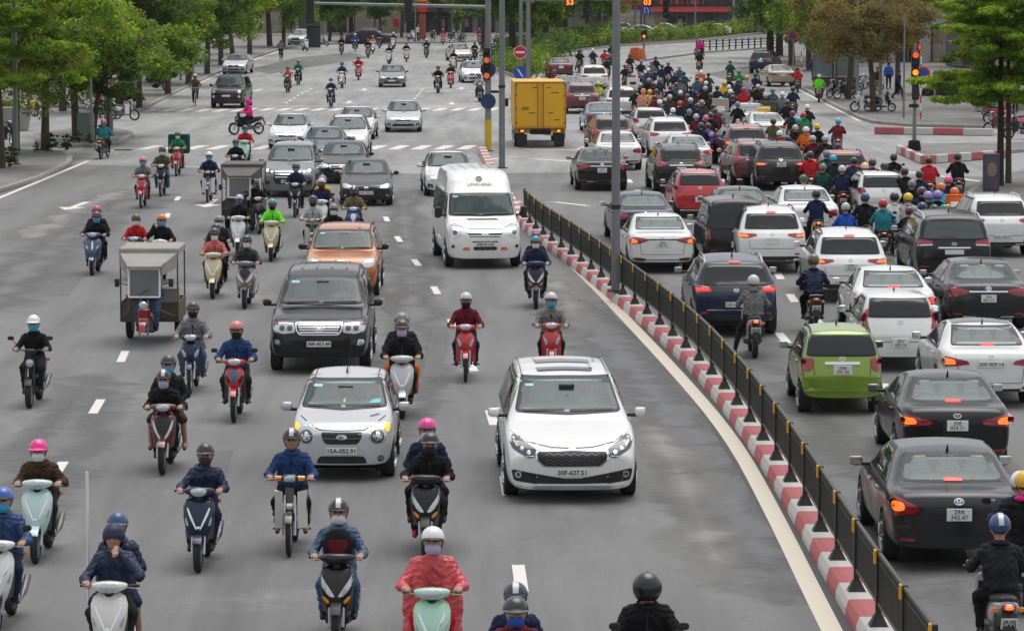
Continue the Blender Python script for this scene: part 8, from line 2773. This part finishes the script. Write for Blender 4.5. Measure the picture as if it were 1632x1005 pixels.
bike('scooter', 511, 378, 'white', ('wide', 'navy', 'charcoal', 'half', 'silver', 'brown', {'g': 'parka'}), 'ahead of the charcoal saloon', pillion=('pillion', 'yellow', 'black', 'half', 'grey', None))
bike('cub', 497, 412, 'white', ('pegs', 'light grey', 'charcoal', 'half', 'black', 'black', {'g': 'shirt'}), 'beside the orange car mirror')
bike('scooter', 530, 428, 'black', ('slim', 'black', 'charcoal', 'half', 'grey', 'white', {'g': 'hoodie'}), 'just behind the orange car')
bike('sport', 563, 392, 'bright blue', ('pegs', 'khaki', 'charcoal', 'stripe', 'navy', 'navy', {'g': 'jacket'}), 'behind the orange car', swap={'bike_accent': M_swhite})
bike('sport', 413, 373, 'black', ('pegs_lean', 'black', 'black', 'half', 'black', None, {'g': 'coat'}), 'close beside the dark tricycle', yaw=14)
bike('lead', 641, 667, 'silver', ('wide', 'black', 'black', 'peak', 'charcoal', 'lavender', {'g': 'coat'}), 'beside the silver hatchback', yaw=2, pillion=('pillion', 'charcoal', 'orange', 'half', 'grey', None), swap=None)
bike('underbone', 742, 609, 'red', ('pegs', 'maroon', 'navy', 'half', 'silver', 'black', {'g': 'shirt'}), 'alone in the middle lane')
bike('underbone', 879, 606, 'red', ('pegs', 'grey', 'charcoal', 'half', 'silver', 'sky blue', {'g': 'vest', 'fab': 'p'}), 'behind the white minivan')
bike('airblade', 854, 492, 'navy', ('wide', 'navy', 'black', 'half', 'teal', 'white'), 'beside the median kerb', pillion=('pillion', 'charcoal', 'charcoal', 'half', 'navy', None))
bike('cub', 461, 886, 'pearl', ('sandals', 'blue', 'black', 'stripe', 'black', None, {'g': 'shirt'}), 'in worn sandals')
bike('airblade', 536, 1034, 'black', ('pegs', 'steel blue', 'denim', 'stripe', 'black', 'white', {'g': 'padded jacket', 'fab': 'p'}), 'with a chest pack in front')
bike('airblade', 678, 888, 'black', ('lean', 'black', 'charcoal', 'peak', 'black', 'charcoal', {'g': 'padded coat', 'shoe': 'red'}), 'behind the red raincoat', pillion=('pillion', 'navy', 'black', 'half', 'hot pink', 'white'))
bike('lead', 688, 1098, 'mint', ('raincoat', 'red', 'red', 'half', 'white', 'lavender', {'g': 'raincoat', 'fab': 'r'}), 'on the mint scooter')
bike('scooter', 822, 1236, 'charcoal', ('wide', 'maroon', 'black', 'peak', 'charcoal', 'bright blue', {'g': 'patterned jacket'}), 'at the bottom edge', pillion=('pillion', 'navy', 'navy', 'stripe', 'navy', 'white'))
bike('sport', 1035, 1196, 'black', ('wide', 'black', 'black', 'full', 'black', None, {'g': 'leather jacket'}), 'entering at the bottom edge')
# --- oncoming, far
far = [('sport', 457, 148, 'charcoal', ('pegs', 'salmon', 'tan', 'half', 'brown', None), 'beyond the far stop line'), ('underbone', 474, 136, 'black', ('pegs', 'green', 'black', 'half', 'green', None), 'beyond the far stop line'),
 ('underbone', 526, 172, 'navy', ('pegs', 'navy', 'navy', 'half', 'blue', 'white'), 'at the far stop line'), ('underbone', 544, 141, 'white', ('pegs', 'blue', 'charcoal', 'half', 'navy', None), 'up the empty lanes'),
 ('scooter', 571, 128, 'red', ('scooter', 'red', 'black', 'half', 'grey', None, {'g': 'sweater'}), 'up the empty lanes'), ('scooter', 544, 88, 'black', ('scooter', 'black', 'black', 'half', 'black', None), 'near the low round tree'),
 ('underbone', 566, 83, 'black', ('pegs', 'bright blue', 'charcoal', 'half', 'white', None), 'near the covered car'), ('scooter', 586, 93, 'maroon', ('scooter', 'black', 'maroon', 'half', 'maroon', None), 'on the far bend'),
 ('scooter', 594, 86, 'white', ('scooter', 'peach', 'tan', 'half', 'orange', None), 'on the far bend'), ('underbone', 604, 78, 'black', ('pegs', 'charcoal', 'black', 'half', 'light grey', None), 'on the far bend'),
 ('lead', 619, 103, 'white', ('scooter', 'black', 'black', 'half', 'charcoal', None, {'g': 'coat'}), 'in the far middle lane'), ('scooter', 626, 79, 'white', ('scooter', 'black', 'black', 'half', 'white', None), 'by the far shops'),
 ('vespa', 648, 99, 'cream', ('scooter', 'black', 'charcoal', 'half', 'black', None), 'under the signal arm'), ('scooter', 679, 93, 'black', ('scooter', 'navy', 'black', 'half', 'white', None), 'under the signal arm'),
 ('sport', 697, 149, 'grey', ('pegs', 'black', 'black', 'half', 'charcoal', None, {'g': 'hoodie'}), 'beside the red scooter'), ('vespa', 718, 141, 'red', ('scooter', 'charcoal', 'black', 'half', 'maroon', None), 'near the white saloon'),
 ('underbone', 722, 114, 'white', ('pegs', 'black', 'black', 'half', 'black', None), 'ahead of the small white saloon'), ('underbone', 757, 98, 'black', ('pegs', 'black', 'black', 'half', 'charcoal', None), 'behind the signal post'),
 ('sport', 765, 163, 'black', ('pegs', 'light grey', 'charcoal', 'half', 'charcoal', None), 'right behind the signal post'), ('scooter', 706, 72, 'red', ('scooter', 'red', 'red', 'half', 'pink', None), 'by the grey shopfront'),
 ('scooter', 765, 72, 'maroon', ('scooter', 'red', 'black', 'half', 'red', None), 'by the median wood')]
for k_, x_, y_, c_, r_, w_ in far:
 bike(k_, x_, y_, c_, r_, w_, yaw=rnd.uniform(-4, 4))
# --- seen from behind, near
bike('lead', 1203, 570, 'silver', ('foot_down', 'grey', 'charcoal', 'half', 'silver', None), 'beside the dark blue crossover', back=True)
bike('underbone', 1299, 532, 'maroon', ('pegs', 'navy', 'black', 'half', 'olive', None, {'g': 'puffer', 'fab': 'p'}), 'behind the white crossover', back=True)
bike('lead', 1601, 1066, 'silver', ('pegs', 'charcoal', 'black', 'stripe', 'blue', None), 'beside the dark grey saloon', back=True)
bike('scooter', 1634, 978, 'black', ('wide', 'navy', 'black', 'half', 'white', None), 'ahead of the striped helmet', back=True, pillion=('pillion', 'black', 'black', 'half', 'yellow', None, {'g': 'coat with pink scarf'}), scarf=1)
bike('lead', 1303, 398, 'cream', ('scooter', 'navy', 'black', 'half', 'navy', None, {'g': 'suit'}), 'behind the long white saloon', back=True)
bike('scooter', 1350, 424, 'black', ('scooter', 'bright blue', 'black', 'half', 'light grey', None, {'g': 'vest'}), 'behind the long white saloon', back=True)
bike('scooter', 1381, 408, 'maroon', ('scooter', 'black', 'black', 'half', 'blue', None), 'between the white cars', back=True)
bike('underbone', 1428, 407, 'white', ('foot_down', 'white', 'charcoal', 'half', 'black', None, {'g': 'emblem jacket'}), 'beside the black minivan', back=True)
# --- crowd at the junction: head tops
crowd = [(1408, 318, 'teal', 'red', 'black', 'scooter'), (1430, 306, 'maroon', 'charcoal', 'black', 'scooter'), (1448, 311, 'light grey', 'yellow', 'charcoal', 'scooter'), (1480, 308, 'dark green', 'violet', 'black', 'scooter'), (1495, 307, 'navy', 'violet', 'black', 'underbone'),
 (1506, 328, 'bright green', 'green', 'black', 'scooter'), (1522, 300, 'orange', 'orange', 'black', 'underbone'), (1500, 293, 'sky blue', 'orange', 'red', 'scooter'), (1512, 283, 'navy', 'pink', 'black', 'scooter'), (1466, 272, 'navy', 'black', 'black', 'underbone'),
 (1481, 250, 'red', 'black', 'cream', 'scooter'), (1527, 246, 'black', 'black', 'charcoal', 'underbone'), (1425, 245, 'black', 'charcoal', 'red', 'scooter'), (1391, 255, 'wine', 'navy', 'silver', 'scooter'), (1377, 257, 'khaki', 'cream', 'white', 'scooter'),
 (1343, 264, 'navy', 'silver', 'red', 'scooter'), (1331, 246, 'charcoal', 'cyan', 'black', 'scooter'), (1281, 280, 'lime green', 'dark green', 'black', 'scooter'), (1292, 242, 'red', 'navy', 'red', 'scooter'), (1335, 188, 'maroon', 'cyan', 'maroon', 'scooter'),
 (1285, 203, 'orange', 'white', 'cream', 'scooter'), (1305, 196, 'black', 'yellow', 'maroon', 'scooter'), (1256, 216, 'blue', 'navy', 'black', 'scooter'), (1243, 209, 'red', 'white', 'black', 'scooter'), (1273, 187, 'olive', 'cyan', 'black', 'underbone'), (1287, 168, 'charcoal', 'white', 'black', 'underbone'), (1283, 178, 'green', 'red', 'grey', 'scooter'),
 (1233, 190, 'olive', 'black', 'black', 'scooter'), (1246, 148, 'grey', 'white', 'orange', 'scooter'), (1263, 139, 'navy', 'black', 'black', 'underbone'), (1219, 149, 'navy', 'light grey', 'green', 'scooter'), (1214, 141, 'black', 'black', 'black', 'underbone'), (1184, 141, 'red', 'red', 'grey', 'scooter'),
 (1163, 144, 'navy', 'white', 'grey', 'scooter'), (1148, 152, 'black', 'cyan', 'beige', 'scooter'), (1163, 96, 'dark green', 'brown', 'black', 'scooter'), (1178, 112, 'green', 'green', 'black', 'scooter'), (1190, 121, 'light grey', 'yellow', 'red', 'scooter'), (1203, 118, 'navy', 'black', 'black', 'scooter'),
 (1154, 131, 'yellow', 'yellow', 'black', 'underbone'), (1160, 123, 'charcoal', 'charcoal', 'black', 'scooter'), (1162, 135, 'olive', 'white', 'black', 'scooter'), (1114, 81, 'black', 'black', 'black', 'underbone'), (1116, 112, 'black', 'white', 'red', 'scooter'), (1123, 127, 'charcoal', 'white', 'black', 'scooter'), (1123, 138, 'black', 'light grey', 'black', 'scooter'),
 (1121, 160, 'brown', 'tan', 'orange', 'scooter'), (1100, 136, 'navy', 'navy', 'black', 'scooter'), (1101, 156, 'navy', 'silver', 'white', 'scooter'), (1124, 183, 'charcoal', 'pink', 'red', 'scooter'), (1129, 196, 'violet', 'maroon', 'black', 'scooter'), (1133, 181, 'black', 'navy', 'black', 'underbone'), (1118, 197, 'navy', 'charcoal', 'white', 'scooter'), (1099, 176, 'black', 'grey', 'white', 'scooter'),
 (1050, 123, 'navy', 'grey', 'white', 'scooter'), (1054, 104, 'navy', 'black', 'grey', 'underbone'), (1068, 136, 'charcoal', 'maroon', 'black', 'scooter'), (1083, 125, 'grey', 'black', 'black', 'underbone'), (1074, 113, 'navy', 'tan', 'silver', 'scooter'), (1082, 142, 'black', 'white', 'black', 'scooter'), (1068, 152, 'brown', 'light grey', 'orange', 'scooter'), (1086, 160, 'charcoal', 'red', 'white', 'scooter'),
 (1045, 142, 'tan', 'brown', 'white', 'scooter'), (1052, 160, 'blue', 'white', 'black', 'scooter'), (1031, 108, 'blue', 'white', 'grey', 'scooter'), (1037, 97, 'grey', 'violet', 'black', 'underbone'), (1033, 125, 'black', 'salmon', 'black', 'underbone'), (1024, 143, 'peach', 'peach', 'white', 'scooter'), (1012, 142, 'charcoal', 'grey', 'black', 'scooter'), (1033, 141, 'yellow', 'yellow', 'black', 'scooter'),
 (1003, 86, 'charcoal', 'black', 'grey', 'underbone'), (996, 102, 'black', 'maroon', 'black', 'scooter'), (1009, 119, 'red', 'pink', 'white', 'scooter'), (1003, 112, 'grey', 'charcoal', 'black', 'scooter'), (993, 134, 'green', 'red', 'black', 'scooter'), (1073, 174, 'sky blue', 'white', 'black', 'scooter'), (1060, 158, 'navy', 'black', 'orange', 'scooter'),
 (923, 79, 'black', 'black', 'black', 'scooter'), (944, 78, 'navy', 'white', 'red', 'scooter'), (962, 78, 'red', 'maroon', 'black', 'scooter'), (973, 70, 'charcoal', 'navy', 'white', 'underbone'), (967, 90, 'black', 'charcoal', 'black', 'scooter'), (978, 71, 'teal', 'black', 'black', 'scooter'), (952, 131, 'neon yellow', 'neon yellow', 'red', 'scooter'), (881, 110, 'maroon', 'maroon', 'white', 'scooter'),
 (1305, 118, 'neon green', 'white', 'white', 'scooter'), (1271, 106, 'red', 'black', 'black', 'scooter'), (1110, 62, 'hot pink', 'pink', 'pink', 'scooter')]
_rx = random.Random(11)
for x_, y_ in ((1040, 131), (1093, 149), (1112, 166), (1078, 132), (1044, 152), (1132, 150), (1136, 165), (1110, 122), (1090, 114), (1064, 98), (1082, 104), (1018, 130), (1022, 118), (1112, 182), (1140, 174), (1128, 116), (1020, 95), (1044, 90), (1170, 152), (1142, 137), (1176, 164), (1206, 134), (1176, 128), (1232, 140), (1255, 160), (1268, 200), (1262, 176), (1316, 218), (1298, 216), (1312, 262), (1318, 240), (1360, 250), (1410, 262), (1445, 268), (1454, 288), (1470, 300), (1448, 326), (1490, 330), (1474, 322)):
 crowd.append((x_, y_, _rx.choice(['black', 'charcoal', 'navy', 'grey', 'brown', 'black', 'dark blue', 'maroon', 'dark green', 'steel blue']), _rx.choice(['light grey', 'black', 'maroon', 'grey', 'charcoal', 'navy', 'black', 'light grey', 'navy', 'brown']), _rx.choice(['black', 'charcoal', 'red', 'white', 'silver', 'maroon', 'navy', 'blue']), 'scooter'))
def nearwhere(x, y):
 """what the rider stands near, by where it is"""
 if y < 100 and x < 990: return 'on the curve by the hedge'
 if x < 900: return 'in front of the yellow lorry'
 if x < 960: return 'beside the white crossover'
 if y < 90: return 'near the far railing'
 if x > 1460: return 'by the kerb island' if y < 275 else 'behind the black minivan roof'
 if x > 1360: return 'around the white hatchback'
 if x > 1320: return 'beside the red hatchback' if y > 200 else 'alone near the low barrier'
 if x > 1225: return 'ahead of the dark crossover' if y > 165 else 'near the kerb line'
 if x > 1140: return 'beyond the silver saloon'
 if x > 1090: return 'beside the white taxi queue' if y > 150 else 'in the column of riders'
 if x > 1040: return 'in the thick of the crowd' if y > 118 else 'at the head of the crowd'
 return 'beside the grey lamp post'
poses_ = ['scooter', 'wide', 'foot_down', 'slouch', 'lean']
for i, (x_, y_, tp, hl_, bc, k_) in enumerate(crowd):
 r_ = (poses_[(i * 3 + 1) % 5] if k_ == 'scooter' else ['pegs', 'foot_down'][i % 2], tp, ['charcoal', 'black', 'navy', 'denim', 'brown'][i * 7 % 5], ['half', 'half', 'peak', 'half'][i % 4] if y_ > 200 else 'half', hl_, None)
 w_ = nearwhere(x_, y_)
 yw = -3 * (x_ - 1000) / 400 if y_ > 150 else -6
 if (x_, y_) == (1024, 143):
  r_ = ('raincoat', 'peach', 'peach', 'hood', 'peach', None, {'g': 'raincoat'})
 if (x_, y_) in ((1256, 216), (1073, 174), (1281, 280)):
  r_ = ('raincoat', tp, tp, 'half', hl_, None, {'g': 'raincoat'})
 kk_ = {'scooter': ['scooter', 'lead', 'airblade', 'vespa'][i % 4]}.get(k_, k_)
 b_, l_, z_ = bike(kk_, x_, y_, bc, r_, w_, back=True, yaw=yw if (x_, y_) != (1110, 62) else -30, head=True, label=f"{bc} {KW[kk_]} under the person in {tp} with {hl_} helmet {w_}")
 if (x_, y_) == (1009, 119):
  delbox(l_, z_, 'white', 'white square carrier box behind the rider in red', s=(.7, .5, .55))
 if (x_, y_) == (1148, 152):
  delbox(l_, z_, 'beige', 'beige crate strapped behind the rider with cyan helmet', s=(.8, .5, .95), off=(0, .6, 1.0))
 if (x_, y_) == (1219, 149):
  delbox(l_, z_, 'olive', 'wide olive bundle carried across a scooter at the junction', s=(1.1, .5, .6), off=(0, .6, .95))
 if (x_, y_) == (1522, 300):
  delbox(l_, z_, 'orange', 'orange delivery pack on the back of the rider with orange helmet', s=(.52, .26, .5), off=(0, .36, 1.20))
 if (x_, y_) == (1116, 112):
  delbox(l_, z_, 'orange', 'orange and blue load tied behind a rider in the column', s=(.6, .5, .6), off=(0, .6, 1.1))
# worn packs and emblems
# cyclist, pedestrians, parked two wheelers
BIC = mk_bicycle()
def bicycle(px, py, yaw, col, label):
 g_ = at(px, py)
 o = inst(BIC, g_ - Matrix.Rotation(R(yaw), 3, 'Z') @ Vector((0, -.52, 0)), R(yaw), swap={'bike_paint': paint(col)})
 tag(o, label, 'bicycle')
 return o
b_ = bicycle(311, 169, 4, 'black', 'black bicycle ridden near the kerb by the black off-roader')
person('cyclist', b_.location, R(4), 'khaki', 'black', 'half', 'white', label='person in khaki top and white helmet cycling near the black off-roader')
b_ = bicycle(449, 96, 176, 'charcoal', 'grey bicycle ridden away along the far kerb')
person('cyclist', b_.location, R(176), 'grey', 'black', 'half', 'tan', label='person in grey coat and tan hat cycling away along the far kerb')
def ped(pose, px, py, yaw, top, leg, gear, hel, label, z=.14, **k):
 person(pose, at(px, py, z), R(yaw), top, leg, gear, hel, label=label, group='people on the pavements', **k)
ped('walking', 1431, 158, 60, 'navy', 'black', 'hair', 'black', 'person in navy coat walking behind the rusty trees with a white bag')
ped('standing', 1416, 142, 180, 'bright blue', 'charcoal', 'cap', 'black', 'person in bright blue jacket standing by the parked motorbikes')
ped('standing', 1297, 128, 150, 'blue', 'charcoal', 'half', 'blue', 'person in blue jacket standing at the shelter end')
ped('standing', 1303, 126, 200, 'light grey', 'charcoal', 'half', 'white', 'person in pale grey top standing at the shelter end')
ped('walking', 1398, 152, 0, 'brown', 'tan', 'hair', 'black', 'person in brown top walking between the rusty trees')
ped('standing', 160, 188, 100, 'hot pink', 'charcoal', 'hair', 'pink', 'person in hot pink top waiting at the side street mouth', z=0)
ped('standing', 173, 190, 120, 'salmon', 'navy', 'half', 'pink', 'person in salmon top waiting beside the white parked scooter', z=0)
ped('standing', 1606, 186, 30, 'grey', 'navy', 'cap', 'black', 'person in grey jacket by the parked motorbikes at the picture edge')
ped('standing', 1618, 178, -40, 'salmon', 'charcoal', 'hair', 'black', 'person in salmon shirt standing beyond the stone block')
ped('standing', 667, 66, 20, 'white', 'charcoal', 'cap', 'black', 'person in white shirt standing on the far pavement by the banner')
def parked(kind, px, py, yaw, col, label, z=.14):
 o = inst(bike_proto(kind), at(px, py, z), R(yaw), swap={'bike_paint': paint(col), 'brake_lamp_lit': M_red})
 tag(o, label, 'motorbike', 'parked motorbikes and scooters')
for q in (('cub', 196, 192, 75, 'white', 'white scooter standing side on at the side street mouth', 0), ('scooter', 168, 190, 80, 'light grey', 'pale scooter parked behind the white one at the side street mouth', 0), ('scooter', 40, 186, 60, 'yellow', 'yellow scooter parked beyond the round planter', .14), ('underbone', 8, 232, 40, 'black', 'black motorbike parked beside the round planter', .14),
 ('lead', 486, 82, 20, 'white', 'white scooter parked at the green cabinet', .14), ('underbone', 1350, 158, -70, 'charcoal', 'dark motorbike parked at the foot of the rusty tree', .14), ('scooter', 1336, 156, -60, 'black', 'black scooter parked by the glass shelter', .14), ('underbone', 1386, 146, -85, 'silver', 'silver motorbike parked behind the rusty trees', .14),
 ('underbone', 1380, 178, -75, 'white', 'white motorbike parked beneath the second rusty tree', .14), ('scooter', 1402, 178, 80, 'black', 'black scooter parked against the thin grey pole', .14), ('underbone', 1362, 142, -80, 'grey', 'grey motorbike parked in the row by the shelter', .14),
 ('underbone', 1594, 214, -70, 'maroon', 'maroon motorbike parked behind the tiered tree', .004), ('scooter', 1616, 212, -60, 'pink', 'pink scooter parked behind the tiered tree', .004), ('sport', 1628, 222, -75, 'black', 'black motorbike parked at the picture edge behind the tiered tree', .004), ('underbone', 1592, 196, 110, 'red', 'red motorbike with a green bag by the stone block', .14),
 ('lead', 655, 66, 30, 'white', 'white scooter parked under the banner', .14), ('scooter', 672, 65, -20, 'pearl', 'pearl scooter parked just past the banner', .14), ('underbone', 690, 65, 15, 'black', 'black motorbike parked under the shop awning', .14), ('underbone', 720, 66, 25, 'charcoal', 'charcoal motorbike parked by the grey shopfront', .14), ('scooter', 735, 66, -30, 'grey', 'grey scooter parked beside the pole of the grey shopfront', .14), ('scooter', 512, 74, 60, 'light grey', 'light grey scooter parked past the green cabinet', .14)):
 parked(*q[:6], z=q[6])
delbox(at(1592, 196, .14), R(110), 'green', 'green delivery bag on the red motorbike by the stone block', s=(.62, .52, .6))
# chest pack and back emblems near the camera
ck = MB().rings([sup(0, 0, z, w, d, 'z', 16) for z, w, d in ((-.20, .10, .05), (-.15, .16, .09), (.05, .18, .10), (.16, .14, .07), (.20, .08, .04))]).obj('chest_pack', cloth('black'))
MB().rings([sup(0, -.100, z, w, .012, 'z', 12) for z, w in ((-.10, .03), (-.04, .10), (.04, .13), (.09, .11))]).obj('front_panel', cloth('maroon'), ck)
g_ = at(536, 1034)
ck.location = g_ + Vector((0, .64 - .10, 1.12))
tag(ck, 'black and red pack worn on the chest of a rider in padded jacket', 'backpack')
for px, py, hgt, m_, lab in ((1506, 328, 1.16, M_swhite, 'white round emblem'),):
 pass
# painted slogan side of the debris by the kerb
db = MB().box((0, 0, .03), (.5, .2, .05), rz=.4, ch=.01).box((.35, .1, .03), (.3, .12, .05), rz=-.5, ch=.01).obj('litter', M_ply)
db.location = at(192, 240)
tag(db, 'scraps of pale litter on the asphalt near the kerb', 'litter', kind='stuff')
# ------------------------------------------------------------------ thin grey air towards the far end of the street
hz = MB().box((0, 600, 24), (700, 1400, 50), ch=0).obj('haze', M_dark, smooth=0)
hm, hnt, hb = newmat('haze_air')
hnt.nodes.remove(hb)
pv = hnt.nodes.new('ShaderNodeVolumePrincipled')
pv.inputs['Color'].default_value = (.93, .94, .95, 1)
pv.inputs['Density'].default_value = .00006
hnt.links.new(pv.outputs[0], hnt.nodes['Material Output'].inputs['Volume'])
hz.data.materials[0] = hm
tag(hz, kind='stuff')
